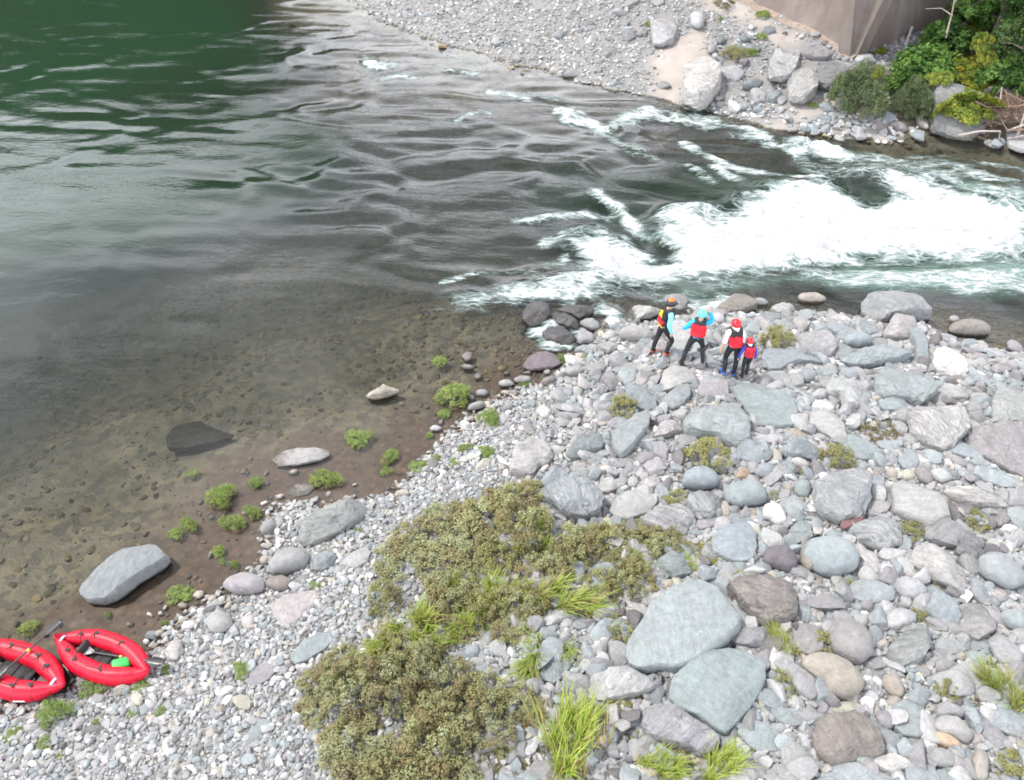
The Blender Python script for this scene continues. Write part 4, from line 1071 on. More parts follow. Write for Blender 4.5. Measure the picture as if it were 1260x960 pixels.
rock('l','a','1142,142 1150,108 1163,84 1180,74 1196,84 1208,112 1204,140 1180,155 1158,153','steep mossy boulder hung with yellow-green creeper at the far waterline','mossy creeper boulder',k=1.1,lift=0.5,dark=0.7)
rock('l','a','1127,150 1132,140 1140,138 1142,147 1135,157'); rock('l','s','1238,176 1248,164 1266,158 1266,182 1246,182')
for cl, ol in (('w', '896,130 900,120 908,122 910,133 903,137'), ('b', '908,125 916,121 926,128 922,134 912,134'), ('b', '926,135 933,128 941,132 938,138'), ('b', '984,158 990,152 1000,154 999,161 988,162'), ('b', '1008,142 1015,138 1022,144 1018,152 1010,150'),
               ('l', '1047,160 1052,152 1062,155 1061,163 1050,164'), ('l', '968,156 974,152 983,155 980,160 970,160'), ('g', '630,73 636,64 642,68 645,72 637,76'), ('g', '678,44 686,36 695,38 690,46 682,47'), ('g', '738,66 745,60 760,59 758,66 745,70'),
               ('g', '692,92 700,83 712,85 718,92 705,94'), ('m', '766,42 775,34 784,37 780,46 770,50'), ('m', '760,30 768,24 776,28 770,34'), ('g', '782,40 790,34 797,36 795,42 786,43'), ('m', '1095,152 1102,144 1112,150 1115,158 1105,160'),
               ('g', '606,55 616,46 624,46 616,54')):
    rock(cl, 'a', ol, lift=0.5, dark=0.9)
for cl, ol in (('x', '596,288 600,280 608,282 607,290 600,291'), ('x', '506,374 511,369 516,372 513,377'),
               ('x', '455,40 462,37 468,41 462,45'), ('x', '490,38 497,34 502,38 496,42'), ('x', '636,402 642,394 648,398 646,408 639,410')):
    rock(cl, 'x', ol, lift=0.1, k=0.4)
# ------------------------------------------------------------------ gravel, far too many to count
def pebble_mat(name, dark=1.0, rough=0.85):
    N = Nodes(name)
    t = N.attr('tint', 'INSTANCER').outputs['Color']
    co = N.new('TexCoord').outputs['Object']
    f = N.noise(co, 3.0, 4, 0.6)
    c = N.mix(1.0, t, N.ramp(f, (0.3, 0.78 * dark), (0.7, 1.2 * dark)), 'MULTIPLY')
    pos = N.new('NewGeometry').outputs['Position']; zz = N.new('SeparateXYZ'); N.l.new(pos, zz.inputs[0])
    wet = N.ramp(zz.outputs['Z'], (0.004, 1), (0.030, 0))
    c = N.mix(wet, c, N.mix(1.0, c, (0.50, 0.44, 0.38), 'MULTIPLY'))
    return N.done(N.pbsdf(c, N.ramp(wet, (0, rough), (1, 0.35)), N.bump(f, 0.3, 0.1), 0.3))

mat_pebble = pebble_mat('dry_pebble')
protos = bpy.data.collections.new('pebble_shapes')
for i in range(20):
    rg = np.random.default_rng(100 + i)
    hard = i >= 12
    V, F = ico(3 if i < 4 or hard else 2)
    P = V.copy()
    P = np.sign(P) * np.abs(P) ** rg.uniform(0.8, 1.0)
    for k in range(14 if hard else rg.integers(4, 10)):
        n = rg.normal(size=3); n /= np.linalg.norm(n)
        P -= np.maximum(0, P @ n - (rg.uniform(0.42, 0.74) if hard else rg.uniform(0.62, 0.9)))[:, None] * n * 0.98
    P *= 1 + 0.16 * fbm(P[:, 0] + i * 7, P[:, 1], P[:, 2], 3)[:, None]
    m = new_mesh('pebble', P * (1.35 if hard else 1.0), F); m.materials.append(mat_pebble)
    m.set_sharp_from_angle(angle=math.radians(28))
    protos.objects.link(bpy.data.objects.new('pebble', m))

def scatter_group():
    g = bpy.data.node_groups.new('stone_scatter', 'GeometryNodeTree')
    g.interface.new_socket('Geometry', in_out='INPUT', socket_type='NodeSocketGeometry')
    g.interface.new_socket('Geometry', in_out='OUTPUT', socket_type='NodeSocketGeometry')
    n, l = g.nodes, g.links
    gi, go = n.new('NodeGroupInput'), n.new('NodeGroupOutput')
    ci = n.new('GeometryNodeCollectionInfo'); ci.inputs['Collection'].default_value = protos
    ci.inputs['Separate Children'].default_value = True; ci.inputs['Reset Children'].default_value = True
    ip = n.new('GeometryNodeInstanceOnPoints'); ip.inputs['Pick Instance'].default_value = True
    def na(name, typ):
        a = n.new('GeometryNodeInputNamedAttribute'); a.data_type = typ; a.inputs['Name'].default_value = name
        return [o for o in a.outputs if o.enabled][0]
    e = n.new('FunctionNodeEulerToRotation')
    l.new(na('rot', 'FLOAT_VECTOR'), e.inputs[0]); l.new(e.outputs[0], ip.inputs['Rotation'])
    l.new(na('scl', 'FLOAT_VECTOR'), ip.inputs['Scale']); l.new(na('pick', 'INT'), ip.inputs['Instance Index'])
    l.new(gi.outputs[0], ip.inputs['Points']); l.new(ci.outputs[0], ip.inputs['Instance'])
    l.new(ip.outputs[0], go.inputs[0])
    return g
SCATTER = scatter_group()

PAL_DRY = np.array([TINT[c] for c in 'lllllllllggggggbbbbbbwwwpmdtyll']) * 0.92
PAL_BED = np.array([(0.10, 0.085, 0.058), (0.085, 0.074, 0.056), (0.07, 0.063, 0.05), (0.13, 0.11, 0.072), (0.09, 0.085, 0.07), (0.16, 0.13, 0.075), (0.11, 0.094, 0.06), (0.062, 0.054, 0.044)])
PAL_FAR = np.array([TINT[c] for c in 'llllggbbbwwmtg']) * 0.92

ROCK_FEET = []
for r_ in ROCKS:
    if r_['size'] > 20:
        c_ = np.array(r_['o'].location[:2])
        zt = max(0.0, r_['o'].location[2])
        w_ = np.array([at(x, y, zt)[:2] for x, y in r_['poly']])
        ROCK_FEET.append((c_, np.max(np.linalg.norm(w_ - c_, axis=1)), c_ + (w_ - c_) * 0.93))

def clear_of_rocks(xy):
    ok = np.ones(len(xy), bool)
    for c_, rad, w_ in ROCK_FEET:
        i = np.nonzero(np.hypot(xy[:, 0] - c_[0], xy[:, 1] - c_[1]) < rad)[0]
        if len(i): ok[i[poly_sd(xy[i], w_) > 0]] = False
    return ok

def scatter(name, xy, size, pal, label_kind='stuff', sink=0.3, flat=(0.45, 0.8), jit=0.12, hard=0.0):
    k_ = clear_of_rocks(xy)
    xy, size = xy[k_], size[k_]
    n = len(xy)
    z = ground(xy[:, 0], xy[:, 1]) + size * 0.5 * (1 - 2 * sink) * 0.6
    m = new_mesh(name, np.stack([xy[:, 0], xy[:, 1], z], 1), [])
    fl = NR.uniform(*flat, n)
    scl = np.stack([size * 0.5 * NR.uniform(0.95, 1.5, n), size * 0.5 * NR.uniform(0.75, 1.05, n), size * 0.5 * fl], 1)
    rot = np.stack([NR.normal(0, 0.28, n), NR.normal(0, 0.28, n), NR.uniform(0, 6.283, n)], 1)
    col = pal[NR.integers(0, len(pal), n)] * NR.normal(1, jit, n).clip(0.6, 1.5)[:, None]
    attr(m, 'rot', 'FLOAT_VECTOR', rot); attr(m, 'scl', 'FLOAT_VECTOR', scl); attr(m, 'pick', 'INT', np.where(NR.random(n) < hard, NR.integers(12, 20, n), NR.integers(0, 12, n)))
    attr(m, 'tint', 'FLOAT_COLOR', np.concatenate([np.clip(col, 0.01, 0.8), np.ones((n, 1))], 1))
    o = link(name, m)
    md = o.modifiers.new('stones', 'NODES'); md.node_group = SCATTER
    return tag(o, kind='stuff')

def frame_box(y0, y1, pad):
    pass

def sample(n, y0, y1, margin=0.24):
    """random ground positions within the widened view between two image rows (photograph pixels)"""
    ya, yb = at(630, y1)[1], at(630, y0)[1]
    out = []
    while sum(map(len, out)) < n:
        y = NR.uniform(ya, yb, n); x = NR.uniform(-1, 1, n)
        half = (CAM_H * SP + y * CP) * 630 / F_PX * (1 + margin) + 0.5
        k = NR.uniform(0, half.max(), n) < half
        out.append(np.stack([x * half, y], 1)[k])
    return np.concatenate(out)[:n]

def land_of(xy):
    w = np.stack([fbm(xy[:, 0] * 0.9, xy[:, 1] * 0.9, o=3), fbm(xy[:, 0] * 0.9 + 50, xy[:, 1] * 0.9, o=3)], 1) * 0.28
    return poly_sd(xy + w, near_poly), poly_sd(xy + w * 1.4, far_poly)

xy = sample(230000, 335, 1210)
sn, sf = land_of(xy)
patchy = fbm(xy[:, 0] * 0.5, xy[:, 1] * 0.5, o=3)
keep = (sn > -0.05 + 0.25 * NR.normal(size=len(xy)).clip(-1, 1) * 0.5)
xy, sn, patchy = xy[keep], sn[keep], patchy[keep]
sz = 0.036 + 0.040 * NR.random(len(xy)) ** 2
scatter('gravel', xy, sz, PAL_DRY)
right = lambda p: smooth(0.3, 2.5, p[:, 0] - 0.25 * (p[:, 1] - 14))
xy = sample(80000, 335, 1210)
sn, sf = land_of(xy); k = sn > -0.25
xy = xy[k]
r_ = right(xy)
sz = 0.065 + 0.085 * NR.random(len(xy)) ** 2.0 + 0.03 * r_
scatter('pebbles', xy, sz, PAL_DRY, sink=0.22, hard=0.3)
xy = sample(13500, 335, 1210)
sn, sf = land_of(xy); r_ = right(xy)
k = (sn > -0.3) & (NR.random(len(xy)) < 0.10 + 0.90 * r_)
xy, r_ = xy[k], r_[k]
sz = 0.13 + 0.15 * NR.random(len(xy)) ** 1.6
scatter('cobbles', xy, sz, np.array([TINT[c] for c in 'lllllggggggbbbbbbwwpmmtdyl']) * 0.9, sink=0.25, hard=0.55)
xy = sample(8600, 345, 1160)
sn, sf = land_of(xy); r_ = right(xy)
k = (sn > 0.1) & (NR.random(len(xy)) < r_ * 0.9)
xy = xy[k]
scatter('loose_rubble', xy, 0.20 + 0.26 * NR.random(len(xy)) ** 1.8, np.array([TINT[c] for c in 'lllgggggbbbbbbpmmmmdl']) * 0.85, sink=0.3, hard=0.8)
# far bank
xy = sample(70000, -60, 190, 0.1)
sn, sf = land_of(xy)
sandy = np.zeros(len(xy))
for s in SAND: sandy = np.maximum(sandy, smooth(-0.5, 0.4, poly_sd(xy, world_pts(s, 1.0))))
for s in SOIL: sandy = np.maximum(sandy, 0.96 * smooth(-0.5, 0.4, poly_sd(xy, world_pts(s, 1.0))))
k = (sf > -0.2) & (NR.random(len(xy)) > sandy * 0.985)
xy, sf = xy[k], sf[k]
near_edge = smooth(3.0, 0.5, sf) * smooth(8, 14, xy[:, 0])
scatter('far_gravel', xy, 0.07 + 0.13 * NR.random(len(xy)) ** 2.4 + 0.14 * near_edge * NR.random(len(xy)), PAL_FAR, sink=0.25, hard=0.5)
xy = sample(3000, -60, 190, 0.1)
sn, sf = land_of(xy)
k = (sf > -0.3) & (NR.random(len(xy)) < 0.10 + 0.75 * smooth(4.5, 0.3, sf) * smooth(6, 12, xy[:, 0]) + 0.35 * smooth(7, 11, xy[:, 0]))
xy = xy[k]
scatter('far_cobbles', xy, 0.25 + 0.35 * NR.random(len(xy)) ** 2, np.array([TINT[c] for c in 'llggbbbbbmwd']) * 0.9, sink=0.3, hard=0.9)
# stones on the bed of the shallows, browned by silt
xy = sample(60000, 300, 900)
dpt = -ground(xy[:, 0], xy[:, 1])
cl = fbm(xy[:, 0] * 0.6, xy[:, 1] * 0.6, o=3)
k = (dpt > 0.03) & (dpt < 1.3) & (NR.random(len(xy)) < 0.12 + 0.45 * cl + 0.35 * smooth(-4, 1, xy[:, 0])) & (NR.random(len(xy)) < 0.12 + smooth(0.06, 0.26, dpt) + smooth(-2, 1.5, xy[:, 0]))
xy = xy[k]
bm_ = pebble_mat
scatter('riverbed_stones', xy, 0.05 + 0.16 * NR.random(len(xy)) ** 2.6, PAL_BED * 2.8, sink=0.42, flat=(0.3, 0.55), jit=0.2)
xy = sample(9000, 20, 190)
dpt = -ground(xy[:, 0], xy[:, 1])
k = (dpt > 0.02) & (dpt < 0.9) & (NR.random(len(xy)) < 0.5)
scatter('far_riverbed_stones', xy[k], 0.12 + 0.35 * NR.random(k.sum()) ** 2.5, PAL_BED * 1.9, sink=0.42, flat=(0.3, 0.55), jit=0.2)

# pale stones strewn over the wet brown edge
xy = sample(16000, 380, 900)
sn, sf = land_of(xy); zg = ground(xy[:, 0], xy[:, 1])
k = (sn < 0.15) & (sn > -1.8) & (zg > -0.16) & (NR.random(len(xy)) < 0.95 * np.exp(-np.maximum(0, -sn) / 0.34) + 0.06) & (xy[:, 0] < 3.0)
scatter('shore_stones', xy[k], 0.05 + 0.09 * NR.random(k.sum()) ** 2, np.array([TINT[c] for c in 'wlltppwlg']) * 0.95, sink=0.12)
# ------------------------------------------------------------------ plants
def leaf_mat(name, cols, rough=0.6, trans=0.25):
    """leaf colour picked leaf by leaf from a per-leaf number stored on the mesh"""
    N = Nodes(name)
    f = N.attr('leaf').outputs['Fac']
    oi = N.new('ObjectInfo')
    stops = [(i / (len(cols) - 1), c) for i, c in enumerate(cols)]
    c = N.ramp(f, *stops)
    c = N.mix(N.math('MULTIPLY', oi.outputs['Random'], 0.35), c, N.mix(1.0, c, (1.25, 1.12, 0.75), 'MULTIPLY'))
    b = N.pbsdf(c, rough, None, 0.3)
    t = N.new('BsdfTranslucent'); N.l.new(c, t.inputs['Color'])
    m = N.new('MixShader'); m.inputs[0].default_value = trans
    N.l.new(b.outputs[0], m.inputs[1]); N.l.new(t.outputs[0], m.inputs[2])
    return N.done(m)

def leaf_quads(pos, nrm, size, aspect, rg):
    """one folded leaf (two triangles' worth of quad) at every position"""
    n = len(pos)
    r = rg.normal(size=(n, 3)); a = np.cross(nrm, r); a /= np.linalg.norm(a, axis=1)[:, None] + 1e-9
    b = np.cross(nrm, a)
    L = (size * rg.uniform(0.7, 1.3, n))[:, None]; W = L * aspect
    v = np.stack([pos - a * L * 0.5, pos + b * W * 0.5 + nrm * L * 0.08, pos + a * L * 0.5, pos - b * W * 0.5 + nrm * L * 0.08], 1).reshape(-1, 3)
    f = np.arange(4 * n).reshape(-1, 4)
    return v, f

def bush_mesh(name, seed, rx, ry, h, heads, per, leaf, aspect=0.5, head_r=0.09, hollow=0.2):
    """leafy heads crowded over an uneven mound, each with its leaves on the outside and gaps between"""
    rg = np.random.default_rng(seed)
    P, Nn, C = [], [], []
    k = 0
    lobes = rg.uniform(0.62, 1.12, 9)
    while k < heads:
        az = rg.uniform(0, 2 * math.pi); rr = math.sqrt(rg.random())
        edge = np.interp(az / (2 * math.pi) * 9, np.arange(10), np.append(lobes, lobes[0]))
        if rr > edge: continue
        if perlin(np.array([rr * math.cos(az) * 2.6 + seed * 1.7]), np.array([rr * math.sin(az) * 2.6]))[0] < -0.22: continue
        x, y = rr * math.cos(az), rr * math.sin(az)
        top = math.sqrt(max(0.0, 1 - (rr / edge) ** 2)) ** 0.7
        top *= 1 + 0.7 * perlin(np.array([x * 2.4 + seed * 3.1]), np.array([y * 2.4]))[0]
        z = top * (hollow + (1 - hollow) * rg.random() ** 0.35)
        r = head_r * rg.uniform(0.6, 1.35)
        c = np.array([x * rx, y * ry, max(r * 0.4, z * h)])
        d = rg.normal(size=(per, 3)); d[:, 2] += 0.35; d /= np.linalg.norm(d, axis=1)[:, None]
        q = c + d * r * rg.uniform(0.55, 1.05, per)[:, None] * np.array([1, 1, 0.85])
        q[:, 2] = np.maximum(q[:, 2], 0.008)
        nn = d * 0.9 + rg.normal(size=(per, 3)) * 0.45 + np.array([0, 0, 0.35]); nn /= np.linalg.norm(nn, axis=1)[:, None]
        P.append(q); Nn.append(nn)
        tone = 0.52 + 0.62 * perlin(np.array([x * 1.5 + seed]), np.array([y * 1.5 + 5]))[0] + rg.normal(0, 0.16)
        C.append(tone + rg.normal(0, 0.07, per))
        k += 1
    P, Nn, C = np.concatenate(P), np.concatenate(Nn), np.concatenate(C)
    v, f = leaf_quads(P, Nn, np.full(len(P), leaf), aspect, rg)
    m = new_mesh(name, v, f, False)
    attr(m, 'leaf', 'FLOAT', np.repeat(np.clip(C, 0, 1), 4))
    return m

def tube_mesh(paths, sides=5):
    V, F = [], []
    for pth, radii in paths:
        pth = np.asarray(pth, float); base = len(V)
        for i, p in enumerate(pth):
            t = pth[min(i + 1, len(pth) - 1)] - pth[max(i - 1, 0)]; t /= np.linalg.norm(t) + 1e-9
            a = np.cross(t, (0.13, 0.3, 1.0) if abs(t[2]) < 0.9 else (1.0, 0.2, 0.1)); a /= np.linalg.norm(a); b = np.cross(t, a)
            for s in range(sides):
                w = 2 * math.pi * s / sides
                V.append(p + radii[i] * (math.cos(w) * a + math.sin(w) * b))
        for i in range(len(pth) - 1):
            for s in range(sides):
                q = base + i * sides
                F.append((q + s, q + (s + 1) % sides, q + sides + (s + 1) % sides, q + sides + s))
        F.append(tuple(base + s for s in range(4))); e = base + (len(pth) - 1) * sides
        F.append(tuple(e + s for s in range(4)))
    return np.array(V), np.array(F)

def stems_mesh(name, seed, rx, ry, h, n, r0):
    rg = np.random.default_rng(seed); paths = []
    for i in range(n):
        az = rg.uniform(0, 6.283); rr = math.sqrt(rg.random()) * 0.85
        e = np.array([rr * math.cos(az) * rx, rr * math.sin(az) * ry, h * rg.uniform(0.45, 0.9) * (1 - 0.5 * rr)])
        s = np.array([e[0] * 0.15, e[1] * 0.15, -0.03]); mid = (s + e) / 2 + np.array([*rg.normal(0, 0.05 * rx, 2), 0.12 * h])
        paths.append(([s, mid, e], [r0, r0 * 0.7, r0 * 0.35]))
    return new_mesh(name, *tube_mesh(paths, 4))

M_SHRUB = leaf_mat('olive_shrub_leaf', [(0.19, 0.135, 0.08), (0.225, 0.192, 0.100), (0.240, 0.238, 0.115), (0.262, 0.282, 0.145), (0.32, 0.35, 0.215)])
M_LUSH = leaf_mat('yellow_green_shrub_leaf', [(0.17, 0.13, 0.07), (0.225, 0.21, 0.095), (0.25, 0.255, 0.105), (0.28, 0.30, 0.125), (0.32, 0.32, 0.16)])
M_RUST = leaf_mat('reddish_shrub_leaf', [(0.13, 0.075, 0.05), (0.17, 0.125, 0.07), (0.155, 0.15, 0.065), (0.19, 0.185, 0.08)])
M_WEED = leaf_mat('fresh_weed_leaf', [(0.13, 0.16, 0.05), (0.19, 0.27, 0.07), (0.25, 0.345, 0.10), (0.32, 0.40, 0.14)])
M_GRASS = leaf_mat('grass_blade', [(0.42, 0.32, 0.18), (0.25, 0.28, 0.06), (0.25, 0.36, 0.055), (0.31, 0.41, 0.07), (0.41, 0.43, 0.12)], 0.5, 0.35)
M_WILLOW = leaf_mat('willow_leaf', [(0.06, 0.08, 0.038), (0.095, 0.13, 0.058), (0.13, 0.17, 0.08), (0.18, 0.21, 0.11)])
M_BROAD = leaf_mat('broad_leaf', [(0.022, 0.055, 0.012), (0.050, 0.115, 0.022), (0.085, 0.175, 0.032), (0.14, 0.23, 0.050)])
M_VINE = leaf_mat('creeper_leaf', [(0.06, 0.10, 0.018), (0.12, 0.175, 0.026), (0.20, 0.23, 0.03), (0.34, 0.31, 0.035)])
M_DARK = leaf_mat('conifer_leaf', [(0.010, 0.024, 0.009), (0.022, 0.050, 0.015), (0.045, 0.085, 0.024), (0.09, 0.13, 0.034)])
M_STEM = simple_mat('plant_stem', (0.095, 0.072, 0.05), 0.8)
M_BARK = simple_mat('bark', (0.10, 0.085, 0.07), 0.9, var=0.3, scale=12, bump=0.6)

BUSH = {}
KINDS = {  # material, variants, radius, height, heads, leaves per head, leaf length, aspect, head radius
    'olive': (M_SHRUB, 5, 0.5, 0.42, 78, 52, 0.038, 0.62, 0.085), 'lush': (M_LUSH, 3, 0.5, 0.36, 70, 44, 0.036, 0.62, 0.075), 'rust': (M_RUST, 2, 0.5, 0.22, 55, 40, 0.034, 0.6, 0.065),
    'weed': (M_WEED, 4, 0.5, 0.40, 120, 15, 0.080, 0.20, 0.085), 'willow': (M_WILLOW, 2, 1.0, 1.35, 330, 42, 0.10, 0.24, 0.15), 'broad': (M_BROAD, 2, 1.0, 1.2, 110, 42, 0.15, 0.62, 0.20),
    'vine': (M_VINE, 2, 1.0, 0.7, 110, 40, 0.13, 0.62, 0.17)}
for ki, (kind, (mt, nv, R_, H_, hd, per, lf, asp, hr)) in enumerate(KINDS.items()):
    for i in range(nv):
        f = bush_mesh('foliage', 17 * ki + 3 * i + 5, R_, R_, H_, hd, per, lf, asp, hr)
        f.materials.append(mt)
        st = stems_mesh('stem', 40 + i + 7 * ki, R_ * 0.9, R_ * 0.9, H_ * 0.9, 11, 0.010 if R_ < 0.9 else 0.022)
        st.materials.append(M_STEM)
        BUSH.setdefault(kind, []).append((f, st))

PLANTS = []
def plant(kind, px, py, rpx, name, cat, label=None, lm=None, sy=1.0, sz=1.0, group=None):
    p = spot(px, py)
    s = rpx / px_per_m(py, p[2])
    base = 0.5 if kind in ('olive', 'lush', 'rust', 'weed') else 1.0
    k = s / base
    f, st = BUSH[kind][rnd.randrange(len(BUSH[kind]))]
    root = bpy.data.objects.new(name, None); COL.objects.link(root)
    root.location = (p[0], p[1], max(p[2], -0.03) - 0.01); root.rotation_euler = (0, 0, rnd.uniform(0, 6.28))
    root.scale = (k, k * sy, (0.45 * k + 0.55 * min(k, 1.3)) * sz)
    root.empty_display_size = 0.1
    link('foliage', f, None, root); link('stem', st, None, root)
    root['category'] = cat
    PLANTS.append(dict(o=root, label=label, lm=lm, c=np.array([px, py], float), size=rpx * 2, kind=kind, cat=cat))
    if group: root['group'] = group
    return root

# grass tufts
def tuft_mesh(seed, n, h, spread, dry):
    rg = np.random.default_rng(seed); V, F, C = [], [], []
    wind = rg.normal(0, 0.22, 2)
    cores = rg.normal(0, 0.20 * spread, (5, 2))
    for i in range(n):
        az = rg.uniform(0, 6.283); c0 = cores[rg.integers(0, 5)] + rg.normal(0, 0.045, 2)
        dirn = np.array([math.cos(az), math.sin(az)]) * rg.uniform(0.1, 0.8) + wind + c0 * 0.8
        L = h * rg.uniform(0.4, 1.1); droop = rg.uniform(0.2, 0.75)
        b = np.array([dirn[0], dirn[1], 0]); ln = np.linalg.norm(b) + 1e-6; side = np.array([-b[1], b[0], 0]) / ln
        w = 0.0065 * rg.uniform(0.6, 1.4); tone = rg.uniform(0.0, 0.2) if rg.random() < dry else rg.uniform(0.3, 1.0)
        base = len(V)
        for k in range(5):
            t = k / 4
            c = np.array([c0[0], c0[1], 0]) + b * L * (0.25 * t + 0.55 * t * t) + np.array([0, 0, L * (t - droop * 0.6 * t * t)])
            ww = w * (1 - t) ** 0.6 + 0.0012
            V += [c - side * ww, c + side * ww]; C += [tone - 0.12 * (t < 0.2)] * 2
        for k in range(4):
            q = base + 2 * k; F.append((q, q + 1, q + 3, q + 2))
    m = new_mesh('blades', np.array(V), np.array(F), False); attr(m, 'leaf', 'FLOAT', np.clip(C, 0, 1)); m.materials.append(M_GRASS)
    return m
TUFTS = [tuft_mesh(5 + i, 560, 0.42, 0.8, (0.12, 0.22, 0.3, 0.4)[i]) for i in range(4)]
THATCH = []
for i in range(2):
    THATCH.append(tuft_mesh(55 + i, 110, 0.26, 1.0, 1.0)); THATCH[-1].name = 'dry_blades'
def tuft(px, py, rpx, label=None, lm=None, sz=1.0, v=None):
    p = spot(px, py); k = rpx / px_per_m(py, p[2]) / 0.36
    root = bpy.data.objects.new('grass_tuft', None); COL.objects.link(root)
    root.location = (p[0], p[1], p[2] - 0.01); root.rotation_euler = (0, 0, rnd.uniform(0, 6.28)); root.scale = (k, k, k * sz)
    link('blades', TUFTS[rnd.randrange(4) if v is None else v], None, root); link('dry_blades', THATCH[rnd.randrange(2)], None, root)
    root['category'] = 'grass tuft'
    PLANTS.append(dict(o=root, label=label, lm=lm, c=np.array([px, py], float), size=rpx * 2, kind='grass', cat='grass tuft'))

# upper, middle and lower shrub patches
UP = [(490, 686, 34), (520, 664, 36), (540, 690, 34), (556, 648, 38), (582, 676, 36), (600, 630, 40), (612, 692, 30), (636, 616, 34), (640, 652, 36), (668, 634, 32), (650, 690, 28), (690, 662, 34), (686, 694, 26), (716, 676, 30), (742, 664, 30), (772, 656, 28), (770, 690, 24), (800, 664, 26), (828, 668, 22), (852, 678, 16), (720, 700, 24)]
MID = [(476, 736, 26), (506, 722, 26), (548, 736, 30), (580, 724, 28), (560, 768, 28), (600, 752, 30), (632, 740, 30), (590, 790, 24), (652, 762, 24), (622, 776, 26), (660, 736, 20), (744, 726, 28), (778, 716, 26), (800, 722, 18), (764, 742, 18)]
LOW = [(384, 872, 26), (398, 838, 30), (422, 818, 32), (452, 806, 34), (486, 806, 34), (440, 852, 38), (478, 846, 38), (516, 830, 34), (550, 846, 34), (438, 900, 40), (482, 892, 42), (524, 878, 40), (562, 886, 38), (596, 862, 32), (632, 864, 28), (656, 872, 22), (440, 946, 42), (486, 936, 42), (532, 926, 42), (572, 928, 36), (606, 904, 30), (520, 968, 42), (566, 964, 34), (470, 975, 40)]
for grp, lst in (('upper', UP), ('middle', MID), ('lower', LOW)):
    for x, y, r in lst:
        if rnd.random() < (0.72 if grp == 'middle' else 0.92): plant('lush' if rnd.random() < (0.45 if grp == 'middle' or (grp == 'upper' and x > 690) else 0.06) else 'olive', x, y + 4, r * 1.1, 'shrub', 'shrub', None, None, rnd.uniform(0.85, 1.15), rnd.uniform(0.45, 1.35), 'low olive shrubs of the %s patch' % grp)
THIN = [(612, 940, 22), (640, 948, 24), (676, 930, 22), (690, 950, 20), (620, 918, 18), (655, 905, 16), (740, 880, 22), (764, 876, 16), (712, 938, 18), (790, 910, 16), (780, 892, 14), (830, 940, 16), (860, 940, 18), (850, 925, 12), (800, 955, 16), (786, 856, 13)]
for x, y, r in THIN:
    plant('lush' if rnd.random() < 0.6 else 'rust', x, y, r * 1.2, 'low_shrub', 'low shrub', None, None, 1.0, 0.6)
for kind, x, y, r, lab, lm, sz in (
    ('lush', 764, 508, 24, 'leafy yellow-green shrub leaning on the tall blue-grey boulder', 'leafy shrub', 1.2),
    ('lush', 866, 568, 34, 'widest yellow-green shrub in the boulder field, in front of the layered grey boulder', 'bushy shrub', 1.0),
    ('lush', 955, 426, 28, 'yellow-green shrub right of the child in the red helmet', 'shrub near the child', 1.1),
    ('lush', 1028, 570, 25, 'round yellow-green bush left of the broad blue-grey slab', 'round leafy bush', 1.2),
    ('rust', 1083, 534, 28, 'low wide reddish-green shrub behind the flat stones, left of the wavy layered slab', 'low reddish shrub', 0.9),
    ('lush', 832, 615, 24, 'low shrub growing between two grey rocks right of the pale flat slab', None, 0.6),
    ('lush', 1122, 654, 19, 'small shrub between the rough boulder by the red stone and the streaked-front boulder', None, 1.0),
    ('lush', 1202, 646, 20, 'small shrub under the pinkish white banded rock at right', None, 1.0),
    ('lush', 760, 784, 28, 'pale green shrub touching the left corner of the upper teal slab', 'shrub at the teal slab', 0.8),
    ('lush', 962, 840, 24, 'bright shrub on the right tip of the lower teal slab', 'shrub by the lower slab', 0.9),
    ('lush', 1166, 856, 22, 'dark green shrub left of the tall grass at lower right', 'shrub left of the tall grass', 1.0),
    ('rust', 1196, 862, 20, 'low reddish shrub touching the tall grass at lower right', None, 0.9),
    ('lush', 1012, 792, 22, 'small shrub growing over the round pitted boulder', None, 0.8),
    ('lush', 1040, 806, 16, None, None, 0.7), ('rust', 908, 742, 20, 'brownish shrub between the upper teal slab and the gnarled brown boulder', None, 0.9),
    ('lush', 912, 714, 14, None, None, 0.7), ('lush', 1132, 764, 16, None, None, 0.8), ('rust', 1094, 794, 16, None, None, 0.8), ('lush', 1168, 714, 12, None, None, 0.5), ('lush', 1150, 722, 12, None, None, 0.5),
    ('lush', 1245, 944, 30, 'shrub at the bottom right corner', None, 0.9), ('lush', 1178, 952, 16, None, None, 0.7), ('lush', 970, 588, 10, None, None, 0.7), ('lush', 992, 584, 12, None, None, 0.8), ('lush', 950, 612, 12, None, None, 0.9),
    ('lush', 1176, 584, 11, None, None, 0.8), ('lush', 938, 582, 9, None, None, 0.7), ('rust', 1002, 790, 10, None, None, 0.8), ('lush', 1216, 815, 10, None, None, 0.7), ('lush', 1248, 820, 14, None, None, 0.6), ('lush', 894, 560, 12, None, None, 0.9)):
    plant(kind, x, y, r, 'shrub', 'shrub', lab, lm, rnd.uniform(0.75, 0.95) if r > 20 else 1.0, sz)
